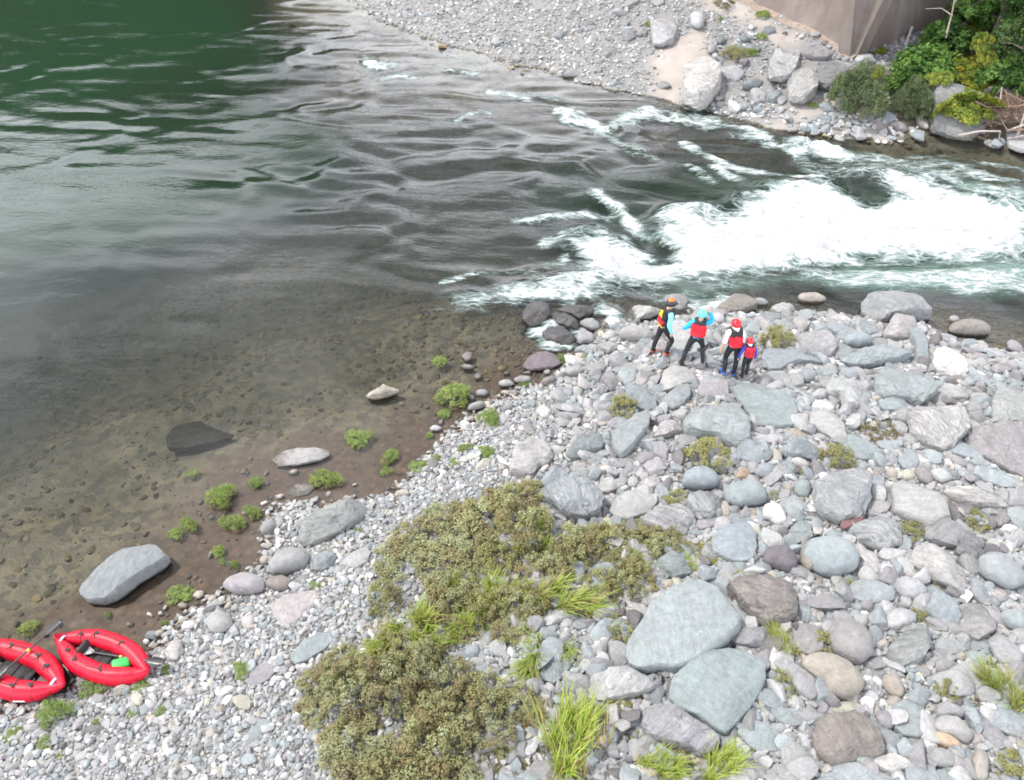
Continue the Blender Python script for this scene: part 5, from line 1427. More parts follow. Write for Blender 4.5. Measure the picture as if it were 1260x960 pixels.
for x, y, r, lab, lm, sz in (
    (522, 776, 34, 'largest bright green grass tuft, between the middle and lower shrub patches', 'largest grass tuft', 0.8), (486, 782, 24, 'grass tuft at the left edge of the middle shrub patch', None, 0.8), (566, 772, 22, None, None, 0.9),
    (548, 722, 20, None, None, 0.8), (606, 730, 24, None, None, 0.9), (640, 728, 18, None, None, 0.8), (690, 728, 30, 'upright grass tuft between the upper patch and the gravel, right of the middle patch', 'upright grass tuft', 1.0),
    (662, 800, 26, 'grass tuft with straw at its foot at the lower right end of the middle patch', 'straw-footed tuft', 0.8), (706, 912, 40, 'tall dense yellow-green grass clump near the bottom edge, right of the lower patch', 'tall grass clump', 1.25),
    (816, 944, 24, 'yellow grass tuft below the streaky mauve boulder', 'yellow front tuft', 1.1), (890, 944, 26, 'grass tuft at the bottom edge left of the purple mauve stone', None, 1.0), (744, 660, 14, None, None, 1.2), (664, 664, 20, None, None, 0.9),
    (960, 796, 16, 'straw-yellow grass tuft beside the pitted mauve boulder', 'straw tuft', 1.3), (1055, 720, 9, 'tiny round yellow-green tuft left of a low blue-grey slab', 'tiny tuft', 1.3), (1236, 860, 26, 'tall feathery grass tuft at lower right between shrub and slab', 'tall feathery grass', 1.5),
    (760, 690, 16, None, None, 0.8), (786, 690, 14, None, None, 0.8), (848, 690, 12, None, None, 0.8), (590, 748, 14, None, None, 0.9), (600, 768, 12, None, None, 0.8), (870, 672, 12, None, None, 0.8), (716, 690, 12, None, None, 0.9)):
    tuft(x, y + 6, r * 1.12, lab, lm, sz * 1.1)
WEEDS = [(558, 494, 22, 'bright green weed clump at the water edge, largest in the clear shallows', 'largest shallows weed'), (602, 518, 20, 'leafy weed on the dry gravel right of the waterline', 'weed on the gravel edge'), (543, 453, 10, 'lone small weed standing farthest out in the clear water', 'farthest water weed'),
         (645, 472, 9, None, None), (517, 577, 15, None, None), (536, 566, 9, None, None), (480, 566, 16, None, None), (476, 582, 8, None, None), (442, 546, 20, 'spreading weed in the mud right of the long mud boulder', 'weed by the long mud boulder'),
         (402, 594, 22, 'round green weed clump between the long mud boulder and the slanting boulder', 'round mud weed'), (317, 598, 10, None, None), (272, 618, 22, 'tallest green weed in the brown shallows above the lone boulder', 'tallest shallows weed'),
         (288, 648, 18, None, None), (312, 634, 14, None, None), (218, 660, 11, None, None), (234, 650, 14, None, None), (270, 680, 10, None, None), (222, 734, 16, 'weed beside three pale stones in the mud above the rafts', 'weed by three pale stones'),
         (289, 697, 8, None, None), (274, 692, 7, None, None), (238, 588, 8, 'tiny weed alone in the open water left of the weed clumps', None), (36, 776, 12, 'weed in the water behind the left raft and its paddle', None), (68, 880, 26, 'bushy pale green weed on the gravel below the left raft', 'bushy raft weed'),
         (116, 848, 20, 'weed growing between the two rafts at the waterline', None), (173, 848, 17, 'weed pressed against the near side of the right raft', None), (56, 918, 11, None, None), (300, 825, 14, 'yellow-green tuft of weed left of the mauve gravel slab', None), (164, 878, 11, None, None),
         (198, 878, 9, None, None), (390, 722, 9, None, None), (600, 557, 13, None, None), (572, 553, 12, None, None), (690, 491, 7, None, None), (725, 441, 9, None, None), (133, 758, 7, None, None), (72, 768, 6, None, None), (18, 905, 12, None, None), (8, 838, 14, None, None), (118, 890, 8, None, None),
         (205, 824, 8, None, None), (78, 728, 4, None, None), (204, 768, 6, None, None), (440, 655, 7, None, None), (528, 538, 8, None, None), (548, 512, 9, None, None), (560, 572, 10, None, None), (690, 445, 8, None, None), (676, 472, 7, None, None), (75, 930, 9, None, None), (238, 898, 4, None, None), (380, 660, 5, None, None)]
for x, y, r, lab, lm in WEEDS:
    plant('weed', x, y, r, 'weed', 'weed', lab, lm, rnd.uniform(0.6, 1.25), rnd.uniform(0.45, 1.1))
# far bank
plant('willow', 1052, 138, 38, 'willow_bush', 'bush', 'round grey-green willow bush on the stony far bank', 'round willow bush', 1.0, 1.0)
plant('willow', 1116, 144, 24, 'willow_bush', 'bush', 'thin grey-green willow between the round willow bush and the mossy boulder', None, 1.0, 1.3)
plant('broad', 1126, 108, 42, 'leafy_bush', 'bush', 'bright green broad-leaved bush left of the mossy boulder', 'broad-leaved bush', 1.0, 0.9)
plant('broad', 1096, 112, 16, 'leafy_bush', 'bush', 'small broad-leaved bush at the foot of the bedrock under the wall', None, 1.0, 0.9)
plant('broad', 1160, 66, 34, 'leafy_bush', 'bush', 'broad-leaved bush behind the mossy boulder against the wall', None, 1.0, 0.8)
plant('vine', 1082, 66, 9, 'creeper', 'creeper', 'small round creeper clump at the bottom corner of the concrete wall', None)
plant('lush', 904, 72, 18, 'shrub', 'shrub', 'olive shrub among dark stones on the far sand', None); plant('weed', 924, 68, 9, 'weed', 'weed', 'bright green weed among the dark stones on the far sand', None); plant('weed', 936, 48, 8, 'weed', 'weed', 'green weed at the foot of the wall on the far sand', None)
plant('weed', 798, 32, 7, 'weed', 'weed', 'green weed at the left side of the pale far block', None); plant('weed', 886, 25, 5, 'weed', 'weed', 'small weed on a far grey rock near the wall end', None); plant('vine', 948, 98, 5, 'creeper', 'creeper', 'yellow-green moss cushion on the dark teal far boulders', None)
plant('rust', 890, 8, 18, 'dry_brush', 'brush', 'reddish dry brush at the left end of the concrete wall', None, 1.0, 0.8); plant('weed', 938, 22, 10, 'weed', 'weed', 'green weed growing along the base of the wall', None); plant('weed', 1000, 132, 7, 'weed', 'weed', 'small weed below the pale bedrock hump', None)
# ------------------------------------------------------------------ concrete wall, trees and driftwood on the far bank
def ray(px, py):
    """what the ray through this spot of the photograph meets: (point, normal)"""
    dg = bpy.context.evaluated_depsgraph_get()
    d = at(px, py, 0) - np.array([0, 0, CAM_H]); d /= np.linalg.norm(d)
    ok, p, n, i, o, m = S.ray_cast(dg, Vector((0, 0, CAM_H)), Vector(d))
    return np.array(p), np.array(n)

def boxy(bm, size, loc, rot=None, bevel=0.0, seg=2):
    r = bmesh.ops.create_cube(bm, size=1.0)
    M = Matrix.Translation(loc) @ (rot.to_4x4() if rot is not None else Matrix()) @ Matrix.Diagonal((*size, 1))
    bmesh.ops.transform(bm, matrix=M, verts=r['verts'])
    if bevel:
        ed = list({e for v in r['verts'] for e in v.link_edges})
        bmesh.ops.bevel(bm, geom=ed, offset=bevel, segments=seg, affect='EDGES', profile=0.5)

def bm_obj(name, bm, mat, parent=None, loc=None, smooth_shade=False):
    m = bpy.data.meshes.new(name); bm.normal_update(); bm.to_mesh(m); bm.free()
    for p in m.polygons: p.use_smooth = smooth_shade
    if smooth_shade: m.set_sharp_from_angle(angle=math.radians(35))
    return link(name, m, mat, parent, loc)

N = Nodes('weathered_concrete')
pos = N.new('TexCoord').outputs['Object']
mp = N.new('Mapping'); N.l.new(pos, mp.inputs['Vector']); mp.inputs['Scale'].default_value = (0.9, 0.9, 0.10)
strk = N.noise(mp.outputs['Vector'], 1.0, 6, 0.65, 0.4); blot = N.noise(pos, 0.55, 6, 0.6); grn = N.noise(pos, 30, 3)
c = N.mix(N.ramp(strk, (0.34, 0), (0.66, 1)), (0.125, 0.105, 0.092), (0.225, 0.200, 0.180))
c = N.mix(N.math('MULTIPLY', N.ramp(blot, (0.42, 0), (0.62, 1)), 0.65), c, (0.120, 0.094, 0.082))
c = N.mix(0.3, c, N.ramp(grn, (0.3, 0.7), (0.7, 1.3)), 'MULTIPLY')
mat_conc = N.done(N.pbsdf(c, 0.9, N.bump(N.math('ADD', strk, N.math('MULTIPLY', grn, 0.3)), 0.3, 0.05), 0.2))
mat_rust = simple_mat('stained_footing', (0.225, 0.180, 0.145), 0.9, var=0.3, scale=4)
mat_lime = simple_mat('lime_streak', (0.42, 0.39, 0.37), 0.9, var=0.2, scale=8)

wall = bpy.data.objects.new('concrete_wall', None); COL.objects.link(wall)
A, B, C_ = spot(905, 0), spot(1048, 74), spot(1168, 26)
wall.location = B
A2 = A + (A - B) * 0.7; C2 = C_ + (C_ - B) * 0.8
def wall_panel(p, q, hgt, batter, thick, name, n_lift):
    """leaning slab with its own construction lifts"""
    d = (q - p)[:2]; L = np.linalg.norm(d); d /= L
    nrm = np.array([d[1], -d[0]])
    if nrm @ (-p[:2]) < 0: nrm = -nrm
    nx, nz = 14, 18
    V = []; F = []
    for k in range(nz + 1):
        for i in range(nx + 1):
            z = -0.6 + (hgt + 0.6) * k / nz; s = i / nx
            g = p[2] + (q[2] - p[2]) * s
            xy = p[:2] + d * L * s - nrm * batter * (z + 0.6)
            V.append((*xy, g + z))
    off = len(V)
    V += [(v[0] - nrm[0] * thick, v[1] - nrm[1] * thick, v[2]) for v in V]
    for k in range(nz):
        for i in range(nx):
            a = k * (nx + 1) + i; F.append((a, a + 1, a + nx + 2, a + nx + 1)); F.append((off + a + nx + 1, off + a + nx + 2, off + a + 1, off + a))
    for i in range(nx):
        a = nz * (nx + 1) + i; F.append((a, a + 1, off + a + 1, off + a))
    for k in range(nz):
        for e in (0, nx):
            a = k * (nx + 1) + e; F.append((a, a + nx + 1, off + a + nx + 1, off + a))
    V = np.array(V) - B
    return link(name, new_mesh(name, V, F, False), mat_conc, wall), d, nrm
pw1, dl, nl = wall_panel(A2, B, 8.0, 0.30, 0.6, 'wall_panel', 4)
e_ = (C2 - B) / np.linalg.norm(C2 - B)
pw2, dr, nr_ = wall_panel(B + e_ * 0.03, C2, 8.0, 0.22, 0.6, 'wall_panel', 4)
ft = []
for i in range(41):
    g_ = B + (A2 - B) * i / 40; g_[2] = float(ground(g_[0], g_[1])) if i else B[2]
    w_ = 0.05 + 0.03 * math.sin(i * 1.3) + 0.04 * math.sin(i * 3.1)
    q_ = g_ - B
    for o_, hz_ in ((-0.3, -0.3), (w_ + 0.03, -0.3), (w_, 0.05 + 0.02 * math.sin(i * 2.2)), (-0.3, 0.20)): ft.append((q_[0] + nl[0] * o_, q_[1] + nl[1] * o_, q_[2] + hz_))
link('footing', new_mesh('footing', ft, [(i * 4 + k, i * 4 + (k + 1) % 4, i * 4 + 4 + (k + 1) % 4, i * 4 + 4 + k) for i in range(40) for k in range(4)], False), mat_rust, wall)
def on_panel(px, py):
    p, n = ray(px, py); return p
bpy.context.view_layer.update()
top_, bot_ = on_panel(1122, 34), on_panel(1114, 56)
bm = bmesh.new(); m_ = (top_ + bot_) / 2 - B; dv = top_ - bot_
rotq = Vector(dv).to_track_quat('Z', 'X').to_matrix()
boxy(bm, (0.16, 0.12, np.linalg.norm(dv)), Vector(m_), rotq, 0.02, 1)
bm_obj('lime_streak', bm, mat_lime, wall)
tag(wall, 'grey-brown concrete retaining wall leaning back over the far bank', 'wall')

# trees: tapered trunk, limbs and a crown of leaf clumps
def tree(px, py, h, rx, seed, mt, label, leaf=0.17, heads=170, name='tree', base_up=0.25, per=40, lean=(0, 0)):
    p = spot(px, py); rg = np.random.default_rng(seed)
    root = bpy.data.objects.new(name, None); COL.objects.link(root); root.location = (p[0], p[1], p[2] - 0.05)
    paths = [([np.array([0, 0, -0.2]), np.array([lean[0] * 0.3, lean[1] * 0.3, h * 0.45]), np.array([lean[0], lean[1], h * 0.9])], [0.16, 0.11, 0.03])]
    Pp, Nn, Cc = [], [], []
    nl_ = 13
    for i in range(nl_):
        az = i * 2.4 + rg.uniform(-0.4, 0.4); t = base_up + (0.95 - base_up) * i / nl_
        s = np.array([lean[0] * t, lean[1] * t, h * t]); ln = rx * (1.1 - 0.75 * (t - base_up) / (1 - base_up)) * rg.uniform(0.75, 1.15)
        e = s + np.array([math.cos(az) * ln, math.sin(az) * ln, h * rg.uniform(-0.04, 0.10)])
        paths.append(([s, (s + e) / 2 + np.array([0, 0, 0.08 * h * rg.uniform(0, 1)]), e], [0.05, 0.032, 0.012]))
        for k in range(heads // nl_):
            f = rg.uniform(0.3, 1.08); c = s + (e - s) * f + rg.normal(0, 0.16 * rx, 3) * np.array([1, 1, 0.7]); r = leaf * rg.uniform(1.1, 2.1)
            d = rg.normal(size=(per, 3)); d[:, 2] += 0.3; d /= np.linalg.norm(d, axis=1)[:, None]
            Pp.append(c + d * r * rg.uniform(0.5, 1.1, per)[:, None] * np.array([1, 1, 0.6])); nn = d + rg.normal(0, 0.5, (per, 3)) + np.array([0, 0, 0.5]); Nn.append(nn / np.linalg.norm(nn, axis=1)[:, None])
            Cc.append(np.full(per, 0.5 + rg.normal(0, 0.2)) + rg.normal(0, 0.08, per))
    v, f = leaf_quads(np.concatenate(Pp), np.concatenate(Nn), np.full(per * len(Pp), leaf), 0.5, rg)
    cm = new_mesh('crown', v, f, False); attr(cm, 'leaf', 'FLOAT', np.repeat(np.clip(np.concatenate(Cc), 0, 1), 4)); cm.materials.append(mt)
    link('crown', cm, None, root); link('trunk', new_mesh('trunk', *tube_mesh(paths, 6)), M_BARK, root)
    tag(root, label, 'tree'); return root
tree(1252, 108, 4.6, 1.7, 3, M_DARK, 'dark overhanging tree at the right edge above the driftwood', 0.17, 260)
tree(1216, 62, 4.2, 1.6, 4, M_BROAD, 'mid-green leafy tree at the top right beside the concrete wall', 0.18, 230)
tree(1290, 60, 6.0, 2.4, 5, M_DARK, 'tall dark tree cut by the top right corner', 0.20, 260)
tree(1242, 20, 5.5, 2.2, 6, M_DARK, 'dark tree behind the leafy one at the top right', 0.20, 240)
# creeper hanging over the mossy boulder
bpy.context.view_layer.update()
def creeper(px, py, r, label, kind='vine', sz=0.55):
    p, n = ray(px, py)
    k = r / px_per_m(py, p[2])
    f, st = BUSH[kind][rnd.randrange(len(BUSH[kind]))]
    root = bpy.data.objects.new('creeper', None); COL.objects.link(root); root.location = p - n * 0.05
    nn = Vector(n) * 0.6 + Vector((0, 0, 0.5)); root.rotation_euler = nn.to_track_quat('Z', 'Y').to_euler(); root.scale = (k, k, k * sz)
    link('foliage', f, None, root); link('stem', st, None, root); tag(root, label, 'creeper')
for a_ in ((1202, 100, 34, 'large yellow-green creeper over the right shoulder of the mossy boulder'), (1188, 136, 32, 'green creeper hanging down the front of the mossy boulder'), (1206, 128, 28, 'creeper at the right foot of the mossy boulder beside the driftwood'),
           (1158, 138, 14, 'small yellowing creeper at the lower left of the mossy boulder'), (1155, 98, 16, 'creeper on the upper left side of the mossy boulder'), (1180, 76, 24, 'creeper over the top of the mossy boulder')):
    creeper(*a_)
creeper(1212, 62, 22, 'yellow-green creeper behind the mossy boulder under the leafy tree', 'vine'); creeper(1080, 92, 10, 'narrow creeper climbing between bedrock and leafy bush', 'vine')
for px_, py_, r_, k_, l_ in ((1224, 112, 30, 'broad', 'dark green bush between the mossy boulder and the driftwood'), (1238, 78, 34, 'broad', 'leafy bush below the dark tree at the right edge'), (1210, 40, 32, 'broad', 'leafy bush under the top right trees against the wall'),
                         (1250, 118, 30, 'broad', 'dark bush hanging over the driftwood pile at the right edge'), (1190, 52, 22, 'vine', 'yellow-green bush between the wall and the leafy tree'), (1258, 40, 36, 'broad', 'broad-leaved bush at the right edge among dark trees'),
                         (1180, 24, 24, 'broad', 'bush growing up the right part of the concrete wall'), (1228, 10, 34, 'broad', 'bush at the top edge left of the tall dark tree')):
    plant(k_, px_, py_, r_, 'leafy_bush', 'bush', l_)
# bare branch leaning on the wall
p0 = ray(1166, 40)[0]
bt = link('bare_branch', new_mesh('bare_branch', *tube_mesh([([(0, 0, -0.2), (-0.15, -0.1, 0.8), (-0.35, -0.1, 1.9)], [0.05, 0.035, 0.012]), ([(-0.12, -0.1, 0.7), (-0.7, -0.2, 1.0), (-1.3, -0.1, 0.95)], [0.03, 0.02, 0.008]), ([(-0.2, -0.1, 1.2), (0.1, -0.2, 1.7)], [0.02, 0.008])])),
          simple_mat('bleached_wood', (0.30, 0.26, 0.22), 0.85, var=0.25, scale=14), None, p0)
tag(bt, 'bare dead branch standing against the right part of the concrete wall', 'branch')
# driftwood
M_DRIFT = simple_mat('driftwood', (0.19, 0.125, 0.092), 0.9, var=0.4, scale=9, bump=0.5)
M_GREYW = simple_mat('silvered_wood', (0.33, 0.29, 0.26), 0.85, var=0.25, scale=12, bump=0.4)
dp = spot(1232, 160)
pile = bpy.data.objects.new('driftwood_pile', None); COL.objects.link(pile); pile.location = dp
rg = np.random.default_rng(77)
mound = lambda x, y: 1.25 * max(0, 1 - (x / 1.5) ** 2 - (y / 1.1) ** 2) ** 0.7
for i in range(34):
    a = rg.uniform(0, 6.283); L = rg.uniform(0.7, 1.8); x, y = rg.normal(0, 0.6), rg.normal(0, 0.4)
    d = np.array([math.cos(a), math.sin(a) * 0.6, rg.normal(0, 0.3)]); c = np.array([x, y, mound(x, y) * rg.uniform(0.3, 1.0)])
    bend = rg.normal(0, 0.16, 3)
    link('branch', new_mesh('branch', *tube_mesh([([c - d * L / 2, c + bend, c + d * L / 2], [0.035 * rg.uniform(0.6, 1.4), 0.03, 0.012])], 6)), M_DRIFT if rg.random() < 0.75 else M_GREYW, pile)
for pth, r in ((([0.15, -0.9, -0.1], [0.12, -0.75, 1.0], [0.22, -0.5, 2.4]), 0.045), (([-0.3, -0.8, 0.3], [0.3, -1.05, 0.75], [0.95, -0.8, 0.5], [0.6, -0.9, 0.05]), 0.05), (([-1.9, -0.6, 0.05], [-1.3, -0.8, 0.3], [-0.6, -0.9, 0.35], [-0.5, -0.9, -0.1]), 0.05), (([-0.2, -0.9, 0.05], [0.5, -1.1, 0.35], [1.3, -0.9, 0.75]), 0.035)):
    link('branch', new_mesh('branch', *tube_mesh([(list(map(np.array, pth)), list(np.linspace(r, r * 0.6, len(pth))))], 7)), M_GREYW, pile)
tw = []
for i in range(520):
    x, y = rg.normal(0, 0.62), rg.normal(0, 0.45); c = np.array([x, y, mound(x, y) * rg.uniform(0.7, 1.02)]); a = rg.uniform(0, 6.283); L = rg.uniform(0.2, 0.7)
    d = np.array([math.cos(a), math.sin(a), rg.normal(0, 0.25)]) * L / 2
    tw.append(([c - d, c + rg.normal(0, 0.04, 3), c + d], [0.008, 0.007, 0.004]))
o = link('twigs', new_mesh('twigs', *tube_mesh(tw, 4)), M_DRIFT, pile); o['kind'] = 'stuff'
tag(pile, 'tangled brown driftwood pile with pale branches at the far waterline', 'driftwood')

# ------------------------------------------------------------------ rafts
N = Nodes('red_raft_fabric')
co = N.new('TexCoord').outputs['Object']
f1 = N.noise(co, 3.0, 3); f2 = N.noise(co, 22, 4)
c = N.mix(N.ramp(f1, (0.3, 0), (0.7, 1)), (0.46, 0.004, 0.020), (0.56, 0.008, 0.032))
c = N.mix(N.math('MULTIPLY', N.ramp(f2, (0.62, 0), (0.8, 1)), 0.25), c, (0.30, 0.12, 0.10))
M_RED = N.done(N.pbsdf(c, 0.42, N.bump(N.math('ADD', f1, N.math('MULTIPLY', f2, 0.15)), 0.35, 0.03), 0.28))
M_BLK = simple_mat('black_fabric', (0.016, 0.016, 0.018), 0.7, var=0.3, scale=18, bump=0.3)
M_FLOOR = simple_mat('wet_floor_fabric', (0.035, 0.030, 0.034), 0.4, var=0.4, scale=9)
M_SEAM = simple_mat('seam_tape', (0.16, 0.008, 0.014), 0.5)
M_LILAC = simple_mat('pale_blue_webbing', (0.42, 0.50, 0.66), 0.6)
M_GREEN = simple_mat('green_dry_bag', (0.03, 0.40, 0.07), 0.45)
M_YEL = simple_mat('yellow_trim', (0.62, 0.42, 0.03), 0.5)
M_SHAFT = simple_mat('paddle_shaft', (0.028, 0.026, 0.028), 0.35)
M_LIT_BLADE = simple_mat('lit_paddle_blade', (0.30, 0.30, 0.31), 0.35)  # paler than the dark blades: light falling on one blade, put into its colour
M_WHT = simple_mat('white_label', (0.75, 0.75, 0.74), 0.6)

LOOP = [(0.87, 0.0, 0.12, 0.035), (0.72, 0.065, 0.05, 0.085), (0.50, 0.175, 0.005, 0.146), (0.27, 0.262, 0.0, 0.160), (-0.05, 0.280, 0.0, 0.162), (-0.34, 0.248, 0.0, 0.160), (-0.56, 0.165, 0.01, 0.146), (-0.73, 0.075, 0.04, 0.105), (-0.85, 0.0, 0.09, 0.055)]
LOOP = LOOP + [(x, -y, z, r) for x, y, z, r in LOOP[-2:0:-1]]
def ring_frame(i, n):
    a, b = LOOP[(i - 1) % n], LOOP[(i + 1) % n]
    t = np.array([b[0] - a[0], b[1] - a[1], b[2] - a[2]]); t /= np.linalg.norm(t)
    s = np.cross(t, [0, 0, 1.0]); s /= np.linalg.norm(s); return t, s, np.cross(s, t)
def raft(cpx, tip_px, tail_px, label, details):
    c = at(*cpx, 0.12); d = at(*tip_px, 0.12) - at(*tail_px, 0.12)
    sc = np.linalg.norm(d[:2]) / 1.74
    root = bpy.data.objects.new('packraft', None); COL.objects.link(root)
    root.location = (c[0], c[1], max(0.0, float(ground(c[0], c[1]))) + 0.01); root.rotation_euler = (0, 0, math.atan2(d[1], d[0])); root.scale = (sc, sc * 0.88, sc)
    n = len(LOOP); sides = 16; V, F = [], []
    rings = []
    for i in range(n):                      # straight panels that bulge a little between the joints
        p, q = np.array(LOOP[i]), np.array(LOOP[(i + 1) % n])
        for t in (0.0, 0.25, 0.5, 0.75):
            w = p * (1 - t) + q * t; w = w.copy(); w[3] *= 1 + 0.025 * math.sin(math.pi * t)
            rings.append(w)
    m = len(rings)
    for i in range(m):
        a, b = rings[(i - 1) % m], rings[(i + 1) % m]
        t = (b - a)[:3]; t = t / np.linalg.norm(t); s = np.cross(t, [0, 0, 1.0]); s /= np.linalg.norm(s); u = np.cross(s, t)
        for k in range(sides):
            w = 2 * math.pi * k / sides
            V.append(rings[i][:3] + np.array([0, 0, 0.14]) + rings[i][3] * (math.cos(w) * s + math.sin(w) * u))
        for k in range(sides):
            j = (i + 1) % m; F.append((i * sides + k, i * sides + (k + 1) % sides, j * sides + (k + 1) % sides, j * sides + k))
    link('tube', new_mesh('tube', V, F), M_RED, root)
    V, F = [], []
    for i in range(n):                      # seam tapes at the panel joints
        t, s, u = ring_frame(i, n); p = np.array(LOOP[i][:3]) + np.array([0, 0, 0.14]); r = LOOP[i][3] * 1.012; b0 = len(V)
        for e in (-0.007, 0.007):
            for k in range(sides):
                w = 2 * math.pi * k / sides; V.append(p + t * e + r * (math.cos(w) * s + math.sin(w) * u))
        for k in range(sides): F.append((b0 + k, b0 + (k + 1) % sides, b0 + sides + (k + 1) % sides, b0 + sides + k))
    link('seam_tape', new_mesh('seam_tape', V, F), M_SEAM, root)
    out = [(x * 0.97, y, 0.05) for x, y, z, r in LOOP]
    bm = bmesh.new(); bm.faces.new([bm.verts.new(v) for v in out]); r_ = bmesh.ops.extrude_face_region(bm, geom=list(bm.faces)); bmesh.ops.translate(bm, vec=(0, 0, -0.03), verts=[v for v in r_['geom'] if isinstance(v, bmesh.types.BMVert)])
    bmesh.ops.recalc_face_normals(bm, faces=bm.faces); bm_obj('floor', bm, M_FLOOR, root)
    bm = bmesh.new()
    for i in range(4): boxy(bm, (0.150, 0.25, 0.08), Vector((-0.21 + i * 0.14, 0, 0.085 + 0.012 * (i % 2))), None, 0.03, 2)
    bm_obj('seat', bm, M_BLK, root, None, True)
    bm = bmesh.new(); boxy(bm, (0.07, 0.28, 0.19), Vector((-0.36 if details['seat'] < 0 else 0.33, 0, 0.19)), Matrix.Rotation(-0.3 if details['seat'] < 0 else 0.3, 3, 'Y'), 0.035, 2); bm_obj('backrest', bm, M_BLK, root, None, True)
    tabs = []
    for x, y, t in ((0.26, 0.275, 0.1), (-0.22, 0.275, 0.0), (0.26, -0.275, 0.1), (-0.22, -0.275, 0.0), (0.48, 0.17, 0.0), (0.48, -0.17, 0)):
        bm = bmesh.new(); boxy(bm, (0.075, 0.045, 0.014), Vector((x, y, 0.314)), Matrix.Rotation(0.4 * np.sign(y) * np.sign(x), 3, 'Z'), 0.005, 1)
        boxy(bm, (0.022, 0.16, 0.012), Vector((x + 0.02, y * 0.86, 0.306)), Matrix.Rotation(-0.5 * np.sign(y), 3, 'X'), 0.004, 1)
        bm_obj('lashing_tab', bm, M_BLK, root)
    cordp = []
    for s in (1, -1):
        cordp.append(([np.array((0.48, 0.17 * s, 0.300)), np.array((0.38, 0.10 * s, 0.25)), np.array((0.26, 0.275 * s, 0.318)), np.array((0.05, 0.30 * s, 0.322)), np.array((-0.22, 0.275 * s, 0.318))], [0.006] * 5))
    link('lashing_cord', new_mesh('lashing_cord', *tube_mesh(cordp, 5)), M_BLK, root)
    for e in ((0.74, 1), (-0.73, -1)):
        if e[1] == details['strap']:
            bm = bmesh.new()
            for k in range(7):
                t = (k - 3) / 3; boxy(bm, (0.035, 0.034, 0.008), Vector((e[0] - 0.02, t * 0.095, 0.14 + 0.045 + 0.095 * math.sqrt(max(0, 1 - (t * 0.8) ** 2)))), Matrix.Rotation(-t * 0.9, 3, 'X'))
            bm_obj('grab_strap', bm, M_LILAC, root)
    bm = bmesh.new(); boxy(bm, (0.16, 0.004, 0.03), Vector((0.40, details['side'] * 0.395, 0.15)), Matrix.Rotation(-0.38 * details['side'], 3, 'Z')); bm_obj('label_patch', bm, M_WHT, root)
    tag(root, label, 'raft', 'red packrafts pulled up on the shore'); return root
raft((128, 810), (72, 786), (184, 829), 'red inflatable packraft with a green bag inside, its dark paddle blade over the gravel', dict(seat=1, strap=1, side=1))
raft((21, 827), (83, 850), (-38, 803), 'red inflatable packraft cut off by the left edge of the picture', dict(seat=-1, strap=1, side=-1))
def paddle(a, b, za, zb, label, lit_end):
    p, q = at(*a, za), at(*b, zb); d = q - p; L = np.linalg.norm(d)
    root = bpy.data.objects.new('paddle', None); COL.objects.link(root); root.location = (p + q) / 2
    root.rotation_euler = Vector(d).to_track_quat('X', 'Z').to_euler()
    link('shaft', new_mesh('shaft', *tube_mesh([([np.array((-L / 2 + 0.15, 0, 0)), np.array((0, 0, 0)), np.array((L / 2 - 0.15, 0, 0))], [0.016] * 3)], 10)), M_SHAFT, root)
    bm = bmesh.new(); boxy(bm, (0.05, 0.042, 0.042), Vector((0.02, 0, 0)), None, 0.006, 1); bm_obj('ferrule', bm, M_YEL, root)
    for s in (-1, 1):
        prof = [(0.0, 0.018), (0.05, 0.05), (0.14, 0.085), (0.26, 0.088), (0.33, 0.066), (0.36, 0.02)]
        V, F = [], []
        for x, w in prof:
            for y, z in ((-w, 0.012), (0, -0.006), (w, 0.012), (w, 0.020), (0, 0.006), (-w, 0.020)): V.append((s * (L / 2 - 0.2 + x), y, z))
        for i in range(len(prof) - 1):
            for k in range(6): F.append((i * 6 + k, i * 6 + (k + 1) % 6, i * 6 + 6 + (k + 1) % 6, i * 6 + 6 + k))
        e = (len(prof) - 1) * 6
        F += [(0, 1, 4, 5), (1, 2, 3, 4), (e, e + 1, e + 4, e + 5), (e + 1, e + 2, e + 3, e + 4)]
        link('blade', new_mesh('blade', V, F), M_LIT_BLADE if s == lit_end else M_SHAFT, root)
    tag(root, label, 'paddle', 'paddles resting on the rafts')
paddle((104, 801), (192, 815), 0.20, 0.33, 'double-bladed paddle lying along the right raft, lit pale blade inside, dark blade over the gravel', -1)
paddle((-2, 832), (67, 772), 0.42, 0.47, 'dark double-bladed paddle slanting up across the left raft over the water', 0)
bg = bpy.data.objects.new('dry_bag', None); COL.objects.link(bg); p = at(149, 817, 0.24); bg.location = p; bg.rotation_euler = (0.1, 0.15, math.radians(20))
bm = bmesh.new(); boxy(bm, (0.30, 0.20, 0.13), Vector((0, 0, 0)), None, 0.05, 3)
for v in bm.verts: v.co *= 1 + 0.10 * perlin(np.array([v.co.x * 9]), np.array([v.co.y * 9]), np.array([v.co.z * 9]))[0]
bm_obj('sack', bm, M_GREEN, bg, None, True)
bm = bmesh.new(); boxy(bm, (0.26, 0.030, 0.05), Vector((0.02, -0.115, -0.02)), None, 0.012, 1); bm_obj('rolled_trim', bm, M_YEL, bg)
tag(bg, 'bright green dry bag with yellow trim lying in the right raft', 'bag')

